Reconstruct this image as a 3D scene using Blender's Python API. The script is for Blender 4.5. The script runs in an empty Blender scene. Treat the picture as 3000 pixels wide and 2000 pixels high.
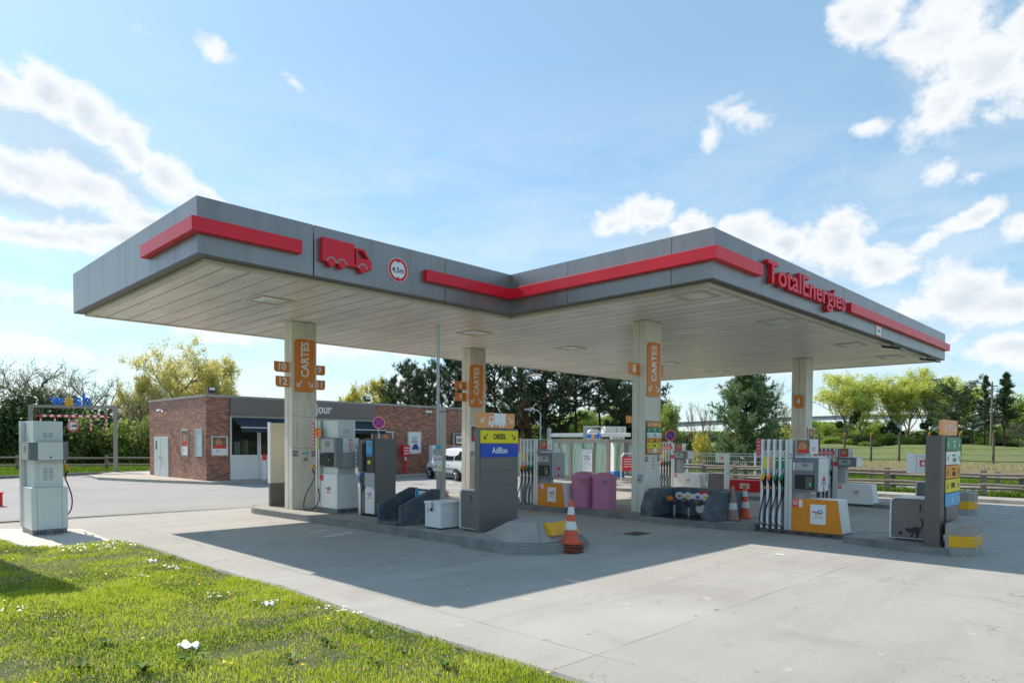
import bpy, bmesh, math, random
import numpy as np
from mathutils import Matrix, Vector
R = math.radians
scene = bpy.context.scene
C = scene.collection

# ------------------------------------------------------------------ camera
F_PX, PITCH, ROLL, CY, YAW, HC = 2008.491, R(-1.449), R(.322), 1346.335, R(44.572), 1.9
fwd = Vector((math.cos(YAW)*math.cos(PITCH), math.sin(YAW)*math.cos(PITCH), math.sin(PITCH)))
rgt = Vector((math.sin(YAW), -math.cos(YAW), 0))
up = rgt.cross(fwd)
cr, sr = math.cos(ROLL), math.sin(ROLL)
xr = rgt*cr + up*sr*1
xr = rgt*cr + up*sr
yr = up*cr - rgt*sr
cam_d = bpy.data.cameras.new('camera'); cam = bpy.data.objects.new('camera', cam_d); C.objects.link(cam)
m = Matrix((xr, yr, -fwd)).transposed().to_4x4(); m.translation = Vector((0, 0, HC))
cam.matrix_world = m
cam_d.sensor_width = 36; cam_d.lens = F_PX/3000*36
cam_d.shift_y = (CY-1000)/3000
cam_d.clip_end = 5000; cam_d.clip_start = .1
scene.camera = cam

# ------------------------------------------------------------------ sun, sky
S_AZ = Vector((-.10, 1.0, 0)).normalized()        # horizontal direction towards the sun
S_EL = R(44.6)
sun_d = bpy.data.lights.new('sun', 'SUN'); sun = bpy.data.objects.new('sun', sun_d); C.objects.link(sun)
sun_d.energy = 4.1; sun_d.angle = R(.53); sun_d.color = (1, .93, .83)
sdir = Vector((S_AZ.x*math.cos(S_EL), S_AZ.y*math.cos(S_EL), math.sin(S_EL)))
sun.rotation_euler = sdir.to_track_quat('Z', 'Y').to_euler()
world = bpy.data.worlds.new('World'); scene.world = world; world.use_nodes = True
wn, wl = world.node_tree.nodes, world.node_tree.links
wn.clear()
def W(t, **k):
    n = wn.new(t)
    for a, b in k.items(): setattr(n, a, b)
    return n
def MA(op, a, b=None, c=None, clamp=False):
    n = W('ShaderNodeMath', operation=op); n.use_clamp = clamp
    for i, v in enumerate((a, b, c)):
        if v is None: continue
        if isinstance(v, (int, float)): n.inputs[i].default_value = v
        else: wl.new(v, n.inputs[i])
    return n.outputs[0]
sky = W('ShaderNodeTexSky'); sky.sky_type = 'NISHITA'; sky.sun_disc = False
sky.sun_elevation = S_EL; sky.sun_rotation = math.atan2(S_AZ.x, S_AZ.y)
sky.air_density = 1.0; sky.dust_density = .5; sky.ozone_density = 2.5; sky.altitude = 50
tc = W('ShaderNodeTexCoord')
nrm = W('ShaderNodeVectorMath', operation='NORMALIZE'); wl.new(tc.outputs['Generated'], nrm.inputs[0])
sx = W('ShaderNodeSeparateXYZ'); wl.new(nrm.outputs[0], sx.inputs[0])
az = MA('ARCTAN2', sx.outputs[1], sx.outputs[0])
el = MA('ARCSINE', sx.outputs[2])
def fbm(scale, detail, rough, dist=0., vec=None, st=(1, 1, 1)):
    mp = W('ShaderNodeMapping'); mp.inputs['Scale'].default_value = st
    wl.new(vec or nrm.outputs[0], mp.inputs['Vector'])
    n = W('ShaderNodeTexNoise'); n.inputs['Scale'].default_value = scale; n.inputs['Detail'].default_value = detail
    n.inputs['Roughness'].default_value = rough; n.inputs['Distortion'].default_value = dist
    wl.new(mp.outputs[0], n.inputs['Vector']); return n
n1 = fbm(12, 12, .62, .4, st=(1, 1, 1.6)); n2 = fbm(3.2, 4, .5)
# azimuth / elevation plane, rippled by noise so that blob outlines billow
cmb = W('ShaderNodeCombineXYZ'); wl.new(az, cmb.inputs[0]); wl.new(el, cmb.inputs[1])
def az_el(px, py):
    ix, iy = px-1500, py-CY
    d = xr*ix - yr*iy + fwd*F_PX; d.normalize()
    return math.atan2(d.y, d.x), math.asin(d.z)
# (picture place used only to look up the compass bearing and height of each cloud; semi-axes in degrees, tilt, strength)
CL = [(-20, 240, 4.2, 2.2, -5, 1.0), (140, 275, 3.6, 2.2, -25, 1.0), (265, 350, 3.2, 2.2, -38, 1.0), (375, 430, 3.2, 2.2, -40, 1.0), (480, 520, 3.2, 2.2, -42, 1.0), (580, 605, 2.8, 1.8, -38, .95), (-250, 260, 6, 3.5, 10, 1.0),
      (60, 500, 8, 1.9, -8, .9), (300, 575, 6.5, 1.8, -22, .9), (450, 650, 4.5, 1.6, -10, .8), (100, 688, 7.5, 1.3, -2, .9), (360, 695, 6, 1.2, 0, .8),
      (2560, 50, 3.8, 2.4, 10, .95), (2760, 90, 5.6, 3.6, 0, 1.0), (2900, 190, 5.4, 3.6, -20, 1.0), (2770, 310, 3.8, 2.6, 30, 1.0), (3060, 60, 5, 3.5, 0, 1.0), (2480, 55, 2.0, 1.7, 0, .7),
      (2170, 335, 3.6, 1.6, -18, .72), (2085, 395, 1.6, 2.1, 0, .7), (2555, 365, 2.0, 1.2, 0, .6), (2750, 508, 2.0, 1.0, 20, .6), (2862, 510, 1.4, .7, 0, .5),
      (1790, 660, 3.4, 1.5, 5, .9), (1900, 635, 3.4, 2.0, 0, 1.0), (2020, 665, 3.2, 1.7, 0, .95), (2190, 695, 4.2, 2.2, -8, 1.0), (2300, 715, 3.0, 1.5, 0, .9), (2460, 710, 3.8, 3.2, 0, 1.0), (2570, 770, 3.8, 2.3, -30, .95), (2740, 690, 3.2, .9, 25, .7), (2880, 625, 3.2, 1.1, 25, .75), (2990, 660, 2.8, 1.5, 20, .7),
      (2830, 860, 5.2, 3.0, 0, 1.0), (2970, 890, 5.0, 2.6, 0, 1.0), (2690, 900, 3.6, 1.6, 0, .8), (3000, 1010, 6, 1.9, 0, .9), (640, 165, 2.3, 1.3, -15, .65), (430, 100, 2.0, 1.0, -20, .5), (860, 240, 1.6, .6, -30, .4),
      (1050, 1010, 8, 1.5, 0, .7), (250, 880, 7, 1.4, -5, .6), (640, 960, 7, 1.4, 0, .6), (2250, 1080, 7, 1.5, 0, .7), (1300, 1130, 8, 1.5, 0, .6), (20, 1000, 6, 1.5, -10, .6)]
acc = None
for (px, py, ra, re, tilt, st) in CL:
    a0, e0 = az_el(px, py)
    mp = W('ShaderNodeMapping', vector_type='TEXTURE')
    mp.inputs['Location'].default_value = (a0, e0, 0); mp.inputs['Rotation'].default_value = (0, 0, R(-tilt))
    mp.inputs['Scale'].default_value = (R(ra), R(re), 1)
    wl.new(cmb.outputs[0], mp.inputs['Vector'])
    ln = W('ShaderNodeVectorMath', operation='LENGTH'); wl.new(mp.outputs[0], ln.inputs[0])
    v = MA('MULTIPLY_ADD', ln.outputs['Value'], -st, st)
    acc = v if acc is None else MA('MAXIMUM', acc, v)
# clouds also fill the part of the sky behind the photographer, loosely
loose = MA('MULTIPLY_ADD', n2.outputs['Fac'], 1.6, -1.0)
back = MA('MULTIPLY_ADD', MA('ADD', sx.outputs[0], sx.outputs[1]), -1.0, -.1, True)
acc = MA('MAXIMUM', acc, MA('ADD', loose, MA('MULTIPLY_ADD', back, 3.0, -3.0)))
acc = MA('MAXIMUM', acc, -.9)
gacc = None
for (px, py, ra, re, tilt, st) in [(120, 400, 6.5, 2.3, -20, 1.0), (330, 520, 4.5, 2.0, -35, .9), (160, 620, 7, 1.3, -8, .9), (2800, 170, 5, 3, 0, .8), (2480, 760, 3, 1.6, 0, .9), (2880, 900, 5, 1.6, 0, .8), (1950, 690, 4, .9, 0, .7), (2780, 340, 3, 1.4, 20, .7)]:
    a0, e0 = az_el(px, py)
    mp = W('ShaderNodeMapping', vector_type='TEXTURE')
    mp.inputs['Location'].default_value = (a0, e0, 0); mp.inputs['Rotation'].default_value = (0, 0, R(-tilt)); mp.inputs['Scale'].default_value = (R(ra), R(re), 1)
    wl.new(cmb.outputs[0], mp.inputs['Vector']); ln = W('ShaderNodeVectorMath', operation='LENGTH'); wl.new(mp.outputs[0], ln.inputs[0])
    v = MA('MULTIPLY_ADD', ln.outputs['Value'], -st, st); gacc = v if gacc is None else MA('MAXIMUM', gacc, v)
gm = W('ShaderNodeMapRange'); gm.interpolation_type = 'SMOOTHSTEP'; gm.inputs['From Min'].default_value = -.1; gm.inputs['From Max'].default_value = .55
wl.new(MA('ADD', gacc, MA('MULTIPLY_ADD', n1.outputs['Fac'], 1.0, -.5)), gm.inputs['Value'])
n4 = fbm(46, 6, .6, .2)
dens = MA('ADD', acc, MA('MULTIPLY_ADD', n1.outputs['Fac'], 1.75, -.93)); dens = MA('ADD', dens, MA('MULTIPLY_ADD', n4.outputs['Fac'], .5, -.25))
mr = W('ShaderNodeMapRange'); mr.interpolation_type = 'SMOOTHSTEP'
mr.inputs['From Min'].default_value = .0; mr.inputs['From Max'].default_value = .52
wl.new(dens, mr.inputs['Value'])
veil = MA('MULTIPLY', MA('MULTIPLY_ADD', el, -2.0, 1.0, True), .6)
n3 = fbm(6, 8, .62, .3, st=(1, 1, 3.2))
veil = MA('MULTIPLY', veil, MA('MULTIPLY_ADD', n3.outputs['Fac'], 4.2, -1.55, True))
cloud = MA('MAXIMUM', MA('MULTIPLY', mr.outputs[0], .95), veil)
shade = W('ShaderNodeMapRange'); shade.interpolation_type = 'SMOOTHSTEP'
shade.inputs['From Min'].default_value = .30; shade.inputs['From Max'].default_value = 1.1
wl.new(dens, shade.inputs['Value'])
ccol = W('ShaderNodeMix', data_type='RGBA'); wl.new(MA('MULTIPLY', shade.outputs[0], .8), ccol.inputs[0])
CLOUD = 6.4
ccol.inputs[6].default_value = (CLOUD*1.0, CLOUD*1.0, CLOUD*1.0, 1); ccol.inputs[7].default_value = (CLOUD*.60, CLOUD*.71, CLOUD*.80, 1)
mixc = W('ShaderNodeMix', data_type='RGBA')
tint = W('ShaderNodeMix', data_type='RGBA', blend_type='MULTIPLY'); tint.inputs[0].default_value = 1
wl.new(sky.outputs[0], tint.inputs[6]); tint.inputs[7].default_value = (1.0, 1.10, 1.10, 1)
wl.new(cloud, mixc.inputs[0]); hz_ = W('ShaderNodeMix', data_type='RGBA'); hz_.inputs[0].default_value = .40; wl.new(tint.outputs[2], hz_.inputs[6]); hz_.inputs[7].default_value = (2.9, 4.75, 5.9, 1); gx_ = W('ShaderNodeMix', data_type='RGBA'); wl.new(MA('MULTIPLY', gm.outputs[0], .7), gx_.inputs[0]); wl.new(hz_.outputs[2], gx_.inputs[6]); gx_.inputs[7].default_value = (CLOUD*.52, CLOUD*.67, CLOUD*.79, 1); wl.new(gx_.outputs[2], mixc.inputs[6]); wl.new(ccol.outputs[2], mixc.inputs[7])
bg = W('ShaderNodeBackground'); bg.inputs['Strength'].default_value = .118
wl.new(mixc.outputs[2], bg.inputs['Color'])
wo = W('ShaderNodeOutputWorld'); wl.new(bg.outputs[0], wo.inputs['Surface'])
scene.view_settings.view_transform = 'Standard'; scene.view_settings.look = 'None'
scene.view_settings.exposure = 0.46; scene.view_settings.gamma = 1
scene.render.engine = 'CYCLES'

# ------------------------------------------------------------------ where a picture point lies in the place (surveying help)
def ray(px, py):
    return xr*(px-1500) - yr*(py-CY) + fwd*F_PX
def G(px, py, z=0):
    r = ray(px, py); t = (z-HC)/r.z; return (r.x*t, r.y*t)
def D(px, d, py=1296):
    r = ray(px, py); k = d/(r.x*math.cos(YAW)+r.y*math.sin(YAW)); return (r.x*k, r.y*k)
def gz(u, v):
    return -.022*min(max(u-14.5, 0), 12)*min(max((26-v)/8, 0), 1)

# ------------------------------------------------------------------ materials
def mat(name, col, rough=.5, metal=0., var=.12, scale=3., bump=0., bscale=60., dirt=None, dirt_amt=.35, dscale=1.5, spec=None, stretch=(1, 1, 1), coat=0., emit=None):
    m = bpy.data.materials.new(name); m.use_nodes = True
    n, l = m.node_tree.nodes, m.node_tree.links
    b = n['Principled BSDF']
    tx = n.new('ShaderNodeTexCoord'); mp = n.new('ShaderNodeMapping'); mp.inputs['Scale'].default_value = stretch
    l.new(tx.outputs['Object'], mp.inputs[0])
    ns = n.new('ShaderNodeTexNoise'); ns.inputs['Scale'].default_value = scale; ns.inputs['Detail'].default_value = 5; ns.inputs['Roughness'].default_value = .6
    l.new(mp.outputs[0], ns.inputs[0])
    mx = n.new('ShaderNodeMix'); mx.data_type = 'RGBA'
    c = Vector(col[:3])
    mx.inputs[6].default_value = (*(c*(1-var)), 1); mx.inputs[7].default_value = (*[min(1, x) for x in c*(1+var)], 1)
    mr_ = n.new('ShaderNodeMapRange'); mr_.inputs[1].default_value = .3; mr_.inputs[2].default_value = .7
    l.new(ns.outputs[0], mr_.inputs[0]); l.new(mr_.outputs[0], mx.inputs[0])
    out = mx.outputs[2]
    if dirt:
        n2_ = n.new('ShaderNodeTexNoise'); n2_.inputs['Scale'].default_value = dscale; n2_.inputs['Detail'].default_value = 8; n2_.inputs['Roughness'].default_value = .7
        l.new(mp.outputs[0], n2_.inputs[0])
        r_ = n.new('ShaderNodeMapRange'); r_.inputs[1].default_value = .48; r_.inputs[2].default_value = .72; r_.inputs[4].default_value = dirt_amt
        l.new(n2_.outputs[0], r_.inputs[0])
        m2 = n.new('ShaderNodeMix'); m2.data_type = 'RGBA'; m2.inputs[7].default_value = (*dirt, 1)
        l.new(r_.outputs[0], m2.inputs[0]); l.new(out, m2.inputs[6]); out = m2.outputs[2]
    l.new(out, b.inputs['Base Color'])
    b.inputs['Roughness'].default_value = rough; b.inputs['Metallic'].default_value = metal
    if spec is not None: b.inputs['Specular IOR Level'].default_value = spec
    if coat: b.inputs['Coat Weight'].default_value = coat; b.inputs['Coat Roughness'].default_value = .1
    if emit: b.inputs['Emission Color'].default_value = (*emit, 1); b.inputs['Emission Strength'].default_value = 1
    if bump:
        nb = n.new('ShaderNodeTexNoise'); nb.inputs['Scale'].default_value = bscale; nb.inputs['Detail'].default_value = 4
        l.new(mp.outputs[0], nb.inputs[0])
        bp = n.new('ShaderNodeBump'); bp.inputs['Strength'].default_value = bump; bp.inputs['Distance'].default_value = .02
        l.new(nb.outputs[0], bp.inputs['Height']); l.new(bp.outputs[0], b.inputs['Normal'])
    return m
def node_mat(name):
    m = bpy.data.materials.new(name); m.use_nodes = True
    n, l = m.node_tree.nodes, m.node_tree.links
    def N(t, ins=None, **k):
        x = n.new(t)
        for a, b_ in k.items(): setattr(x, a, b_)
        for i, v in (ins or {}).items():
            if hasattr(v, 'is_linked'): l.new(v, x.inputs[i])
            else: x.inputs[i].default_value = v
        return x
    return m, N, n['Principled BSDF'], l
def mixc_(N, fac, a, b, bt='MIX'):
    x = N('ShaderNodeMix', data_type='RGBA', blend_type=bt)
    for i, v in ((0, fac), (6, a), (7, b)):
        if hasattr(v, 'is_linked'): x.id_data.links.new(v, x.inputs[i])
        else: x.inputs[i].default_value = v if not isinstance(v, tuple) or len(v) == 4 else (*v, 1)
    return x.outputs[2]
def mrange(N, v, a, b, c=0., d=1.):
    return N('ShaderNodeMapRange', {0: v, 1: a, 2: b, 3: c, 4: d}).outputs[0]
def noise(N, vec, sc, det=6, ro=.6, dist=0.):
    return N('ShaderNodeTexNoise', {'Vector': vec, 'Scale': sc, 'Detail': det, 'Roughness': ro, 'Distortion': dist}).outputs['Fac']

def ground_concrete():
    m, N, b, l = node_mat('stained concrete')
    p = N('ShaderNodeNewGeometry').outputs['Position']
    big = noise(N, p, .35, 6, .6); mid = noise(N, p, 1.7, 8, .7, .3); fine = noise(N, p, 60, 3, .7)
    st = N('ShaderNodeMapping', {0: p, 'Scale': (.25, 1.6, 1)}).outputs[0]
    streak = noise(N, st, 1.1, 8, .65, .4)
    c = mixc_(N, mrange(N, big, .35, .68), (.375, .340, .295), (.475, .442, .395))
    c = mixc_(N, mrange(N, streak, .50, .72, 0, .5), c, (.27, .25, .225))
    c = mixc_(N, mrange(N, mid, .60, .78, 0, .5), c, (.52, .51, .50))
    c = mixc_(N, mrange(N, fine, .3, .7, 0, .22), c, (.22, .21, .20))
    spot = N('ShaderNodeTexVoronoi', {'Vector': N('ShaderNodeMapping', {0: p, 'Scale': (1, 1, 1)}).outputs[0], 'Scale': .9, 'Randomness': 1.0}).outputs['Distance']
    c = mixc_(N, mrange(N, spot, .035, .05, .55, 0), c, (.10, .10, .10))
    # saw-cut joints along both station axes, wandering a little and broken up
    wv = N('ShaderNodeVectorMath', {0: p, 1: (0, 0, 0)}, operation='ADD').outputs[0]
    s = N('ShaderNodeSeparateXYZ', {0: wv})
    jn = noise(N, p, 1.2, 3)
    def cell(co, off, per): return N('ShaderNodeMath', {0: N('ShaderNodeMath', {0: co, 1: off, 2: 0.}, operation='ADD').outputs[0], 1: per}, operation='DIVIDE').outputs[0]
    fl = [N('ShaderNodeMath', {0: x_}, operation='FLOOR').outputs[0] for x_ in (cell(s.outputs[0], .3, 5.2), cell(s.outputs[1], .55, 4.3))]
    wn_ = N('ShaderNodeTexWhiteNoise', {0: N('ShaderNodeCombineXYZ', {0: fl[0], 1: fl[1], 2: .5}).outputs[0]}).outputs[0]
    c = mixc_(N, mrange(N, wn_, 0, 1, 0, .28), c, (.29, .275, .25))
    def joint(co, per, off, w):
        a = N('ShaderNodeMath', {0: co, 1: off}, operation='ADD').outputs[0]
        a = N('ShaderNodeMath', {0: a, 1: N('ShaderNodeMath', {0: jn, 1: .03}, operation='MULTIPLY').outputs[0]}, operation='ADD').outputs[0]
        a = N('ShaderNodeMath', {0: a, 1: per}, operation='PINGPONG').outputs[0]
        return mrange(N, a, w*.5, w, 1, 0)
    j = N('ShaderNodeMath', {0: joint(s.outputs[0], 2.6, 0.3, .014), 1: joint(s.outputs[1], 2.15, 0.55, .014)}, operation='MAXIMUM').outputs[0]
    j = N('ShaderNodeMath', {0: j, 1: mrange(N, noise(N, p, .8, 3), .38, .62, .0, .55)}, operation='MULTIPLY').outputs[0]
    c = mixc_(N, j, c, (.09, .085, .08))
    cn = noise(N, N('ShaderNodeMapping', {0: p, 'Scale': (.8, 1.1, 1)}).outputs[0], .55, 7, .62, .6)
    crk = N('ShaderNodeMath', {0: cn, 1: .5}, operation='SUBTRACT').outputs[0]; crk = N('ShaderNodeMath', {0: crk}, operation='ABSOLUTE').outputs[0]
    crk = N('ShaderNodeMath', {0: mrange(N, crk, .0012, .003, 1, 0), 1: mrange(N, noise(N, p, .5, 3), .50, .60, 0, .75)}, operation='MULTIPLY').outputs[0]
    c = mixc_(N, crk, c, (.10, .095, .09))
    patch = noise(N, p, 3.1, 4, .5, .8); c = mixc_(N, mrange(N, patch, .68, .72, 0, .35), c, (.60, .59, .57))
    oil = noise(N, N('ShaderNodeMapping', {0: p, 'Scale': (1.1, .5, 1), 'Location': (3, 7, 0)}).outputs[0], .9, 6, .6, .3); c = mixc_(N, mrange(N, oil, .60, .68, 0, .22), c, (.20, .18, .155))
    tn = noise(N, p, 7., 3, .5); c = mixc_(N, mrange(N, tn, .70, .74, 0, .6), c, (.10, .095, .09))
    l.new(c, b.inputs['Base Color']); b.inputs['Roughness'].default_value = .85
    bp = N('ShaderNodeBump', {'Strength': .25, 'Distance': .01, 'Height': fine}); l.new(bp.outputs[0], b.inputs['Normal'])
    return m
def ground_asphalt(name='worn asphalt', a=(.39, .37, .345), d=(.47, .45, .42)):
    m, N, b, l = node_mat(name)
    p = N('ShaderNodeNewGeometry').outputs['Position']
    big = noise(N, p, .25, 6); fine = noise(N, p, 45, 3, .8); mid = noise(N, p, 2, 8, .7)
    c = mixc_(N, mrange(N, big, .35, .65), a, d)
    c = mixc_(N, mrange(N, mid, .55, .75, 0, .5), c, tuple(x*.75 for x in a))
    vo = N('ShaderNodeTexVoronoi', {'Vector': p, 'Scale': 38.}).outputs['Distance']
    c = mixc_(N, mrange(N, vo, .1, .5, 0, .4), c, (.08, .08, .08))
    c = mixc_(N, mrange(N, fine, .55, .75, 0, .5), c, (.42, .41, .40))
    l.new(c, b.inputs['Base Color']); b.inputs['Roughness'].default_value = .9
    bp = N('ShaderNodeBump', {'Strength': .4, 'Distance': .01, 'Height': fine}); l.new(bp.outputs[0], b.inputs['Normal'])
    return m
def ground_grass():
    m, N, b, l = node_mat('grassy soil')
    p = N('ShaderNodeNewGeometry').outputs['Position']
    big = noise(N, p, .06, 5); mid = noise(N, p, .7, 8, .7); fine = noise(N, p, 9, 6, .8)
    c = mixc_(N, mrange(N, mid, .35, .65), (.10, .15, .03), (.19, .22, .06))
    c = mixc_(N, mrange(N, big, .5, .68, 0, .6), c, (.20, .155, .085))
    c = mixc_(N, mrange(N, fine, .4, .8, 0, .5), c, (.05, .07, .015))
    l.new(c, b.inputs['Base Color']); b.inputs['Roughness'].default_value = .95
    bp = N('ShaderNodeBump', {'Strength': 1., 'Distance': .08, 'Height': fine}); l.new(bp.outputs[0], b.inputs['Normal'])
    return m
def ground_soil():
    m, N, b, l = node_mat('leaf-littered soil')
    p = N('ShaderNodeNewGeometry').outputs['Position']
    mid = noise(N, p, .5, 8, .7); fine = noise(N, p, 4, 8, .8)
    c = mixc_(N, mrange(N, mid, .4, .62), (.30, .20, .115), (.15, .17, .05))
    c = mixc_(N, mrange(N, fine, .45, .7, 0, .7), c, (.13, .09, .05))
    l.new(c, b.inputs['Base Color']); b.inputs['Roughness'].default_value = .95
    bp = N('ShaderNodeBump', {'Strength': 1., 'Distance': .15, 'Height': fine}); l.new(bp.outputs[0], b.inputs['Normal'])
    return m
def brick_mat():
    m, N, b, l = node_mat('slim brown brick')
    o = N('ShaderNodeNewGeometry').outputs['Position']
    s = N('ShaderNodeSeparateXYZ', {0: o})
    h = N('ShaderNodeMath', {0: s.outputs[0], 1: s.outputs[1]}, operation='ADD').outputs[0]
    v = N('ShaderNodeCombineXYZ', {0: h, 1: s.outputs[2], 2: 0.}).outputs[0]
    br = N('ShaderNodeTexBrick', {'Vector': v, 'Color1': (.0, .0, .0, 1), 'Color2': (1, 1, 1, 1), 'Mortar': (.5, .5, .5, 1), 'Scale': 1., 'Mortar Size': .0045, 'Mortar Smooth': .2, 'Bias': 0., 'Brick Width': .24, 'Row Height': .066})
    bw = br.outputs['Color']
    c = N('ShaderNodeValToRGB', {0: bw})
    cr_ = c.color_ramp; cr_.elements[0].color = (.20, .09, .065, 1); cr_.elements[1].color = (.62, .25, .13, 1)
    e = cr_.elements.new(.35); e.color = (.32, .115, .07, 1); e = cr_.elements.new(.7); e.color = (.47, .175, .09, 1)
    col = mixc_(N, mrange(N, noise(N, o, 1.3, 5), .3, .7, 0, .35), c.outputs[0], (.17, .08, .055))
    col = mixc_(N, br.outputs['Fac'], col, (.34, .30, .285))
    l.new(col, b.inputs['Base Color']); b.inputs['Roughness'].default_value = .5
    inv = N('ShaderNodeMath', {0: 1., 1: br.outputs['Fac']}, operation='SUBTRACT').outputs[0]
    bp = N('ShaderNodeBump', {'Strength': .8, 'Distance': .012, 'Height': inv}); l.new(bp.outputs[0], b.inputs['Normal'])
    return m
def soffit_mat():
    m, N, b, l = node_mat('dirty cream soffit planks')
    p = N('ShaderNodeNewGeometry').outputs['Position']; s = N('ShaderNodeSeparateXYZ', {0: p})
    pp = N('ShaderNodeMath', {0: s.outputs[0], 1: .235}, operation='PINGPONG').outputs[0]
    line = mrange(N, pp, .010, .022, 1, 0)
    st = N('ShaderNodeMapping', {0: p, 'Scale': (1.6, .35, 1)}).outputs[0]
    n_ = noise(N, st, 1.2, 8, .65, .3); n_b = noise(N, p, .4, 4)
    c = mixc_(N, mrange(N, n_, .40, .70, 0, .7), (.86, .83, .75), (.50, .48, .43))
    c = mixc_(N, mrange(N, n_b, .45, .7, 0, .5), c, (.58, .56, .50))
    c = mixc_(N, N('ShaderNodeMath', {0: line, 1: .8}, operation='MULTIPLY').outputs[0], c, (.06, .055, .045))
    l.new(c, b.inputs['Base Color']); b.inputs['Roughness'].default_value = .26
    inv = N('ShaderNodeMath', {0: 1., 1: line}, operation='SUBTRACT').outputs[0]
    bp = N('ShaderNodeBump', {'Strength': .6, 'Distance': .01, 'Height': inv}); l.new(bp.outputs[0], b.inputs['Normal'])
    return m
def leaf_mat(name, c1, c2, trans=.35, scale=1.1, rough=.55):
    m, N, b, l = node_mat(name)
    o = N('ShaderNodeTexCoord').outputs['Object']
    f = mrange(N, noise(N, o, scale, 4, .7), .35, .65); g = mrange(N, noise(N, o, scale*9, 2), .3, .7, 0, .6)
    c = mixc_(N, f, c1, c2); c = mixc_(N, g, c, tuple(x*.72 for x in c1))
    l.new(c, b.inputs['Base Color']); b.inputs['Roughness'].default_value = rough; b.inputs['Specular IOR Level'].default_value = .3
    if trans:
        t = N('ShaderNodeBsdfTranslucent', {0: c}); mx = N('ShaderNodeMixShader', {0: trans, 1: b.outputs[0], 2: t.outputs[0]})
        l.new(mx.outputs[0], m.node_tree.nodes['Material Output'].inputs[0])
    return m
def glass_mat():
    m, N, b, l = node_mat('window glass')
    b.inputs['Base Color'].default_value = (.02, .025, .025, 1); b.inputs['Roughness'].default_value = .03; b.inputs['Specular IOR Level'].default_value = .8
    t = N('ShaderNodeBsdfTransparent', {0: (.8, .85, .85, 1)}); mx = N('ShaderNodeMixShader', {0: .72, 1: b.outputs[0], 2: t.outputs[0]})
    l.new(mx.outputs[0], m.node_tree.nodes['Material Output'].inputs[0]); return m
def streak_mat():
    m, N, b, l = node_mat('translucent green-streaked panel')
    p = N('ShaderNodeNewGeometry').outputs['Position']; s = N('ShaderNodeSeparateXYZ', {0: p})
    def band(k, off, per, w):
        a = N('ShaderNodeMath', {0: s.outputs[2], 1: k, 2: s.outputs[1]}, operation='MULTIPLY_ADD').outputs[0]
        a = N('ShaderNodeMath', {0: a, 1: off}, operation='ADD').outputs[0]
        a = N('ShaderNodeMath', {0: a, 1: per}, operation='PINGPONG').outputs[0]
        return mrange(N, a, w*.6, w, 1, 0)
    c = (.62, .70, .66)
    c = mixc_(N, mrange(N, noise(N, p, 1.5), .3, .7, 0, .5), (.55, .64, .62), (.66, .72, .66))
    for k, off, per, w, col in ((.12, .1, .19, .025, (.10, .50, .20)), (-.10, .33, .23, .03, (.35, .62, .12)), (.17, .6, .31, .02, (.08, .42, .22)), (-.16, .9, .27, .018, (.45, .66, .10)), (.05, .2, .37, .03, (.40, .70, .35))):
        c = mixc_(N, N('ShaderNodeMath', {0: band(k, off, per, w), 1: .8}, operation='MULTIPLY').outputs[0], c, col)
    l.new(c, b.inputs['Base Color']); b.inputs['Roughness'].default_value = .3
    return m

M = {}
M['concrete'] = ground_concrete(); M['asphalt'] = ground_asphalt(); M['road'] = ground_asphalt('pale road asphalt', (.36, .355, .35), (.44, .435, .43))
M['grassg'] = ground_grass(); M['soil'] = ground_soil(); M['brick'] = brick_mat(); M['soffit'] = soffit_mat()
M['glass'] = glass_mat(); M['streak'] = streak_mat()
M['fascia'] = mat('grey fascia metal', (.275, .272, .275), .36, .55, .08, 1.2, dirt=(.155, .15, .142), dirt_amt=.5, dscale=1.6, stretch=(1, 1, .22))
M['red'] = mat('red enamel', (.78, .010, .03), .42, 0, .08, 2, spec=.35, coat=.15, dirt=(.5, .02, .05), dirt_amt=.4)
M['column'] = mat('cream painted concrete', (.74, .70, .60), .45, 0, .06, 1.5, .15, 40, dirt=(.33, .29, .20), dirt_amt=.55, dscale=1.3, stretch=(1, 1, .3))
M['trimcream'] = mat('cream trim', (.58, .54, .43), .45, 0, .08, 3, dirt=(.25, .22, .17), dirt_amt=.5)
M['orange'] = mat('orange sign face', (.72, .21, .015), .35, 0, .04, 2)
M['orangep'] = mat('orange pump panel', (.80, .27, .012), .35, 0, .05, 2, dirt=(.5, .2, .03), dirt_amt=.35)
M['orangefade'] = mat('sun-bleached orange sign', (.80, .33, .12), .45, 0, .05, 2)
M['white'] = mat('white enamel', (.80, .80, .79), .35, 0, .03, 3, dirt=(.5, .49, .45), dirt_amt=.25)
M['whitegraph'] = mat('white lettering film', (.82, .82, .80), .4, 0, .02, 3)
M['pump'] = mat('pale grey pump panel', (.66, .70, .68), .38, .1, .03, 2, dirt=(.45, .46, .43), dirt_amt=.25)
M['alu'] = mat('brushed aluminium', (.62, .64, .65), .35, .7, .05, 3, stretch=(1, 1, .1))
M['pgrey'] = mat('mid grey pump plastic', (.17, .18, .20), .45, 0, .06, 3)
M['lgrey'] = mat('light grey plastic', (.40, .41, .42), .45, 0, .05, 3)
M['black'] = mat('black plastic', (.012, .012, .013), .3, 0, .1, 3)
M['rubber'] = mat('black rubber hose', (.015, .015, .016), .5, 0, .1, 6)
M['taupe'] = mat('taupe powder coat', (.185, .163, .148), .45, .1, .04, 4, .05, 200)
M['dtaupe'] = mat('dark taupe steel', (.12, .105, .095), .5, .1, .06, 4)
M['darkpaint'] = mat('slate blue painted concrete', (.075, .095, .115), .6, 0, .12, 4, .3, 30, dirt=(.30, .27, .24), dirt_amt=.5, dscale=3.5)
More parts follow.
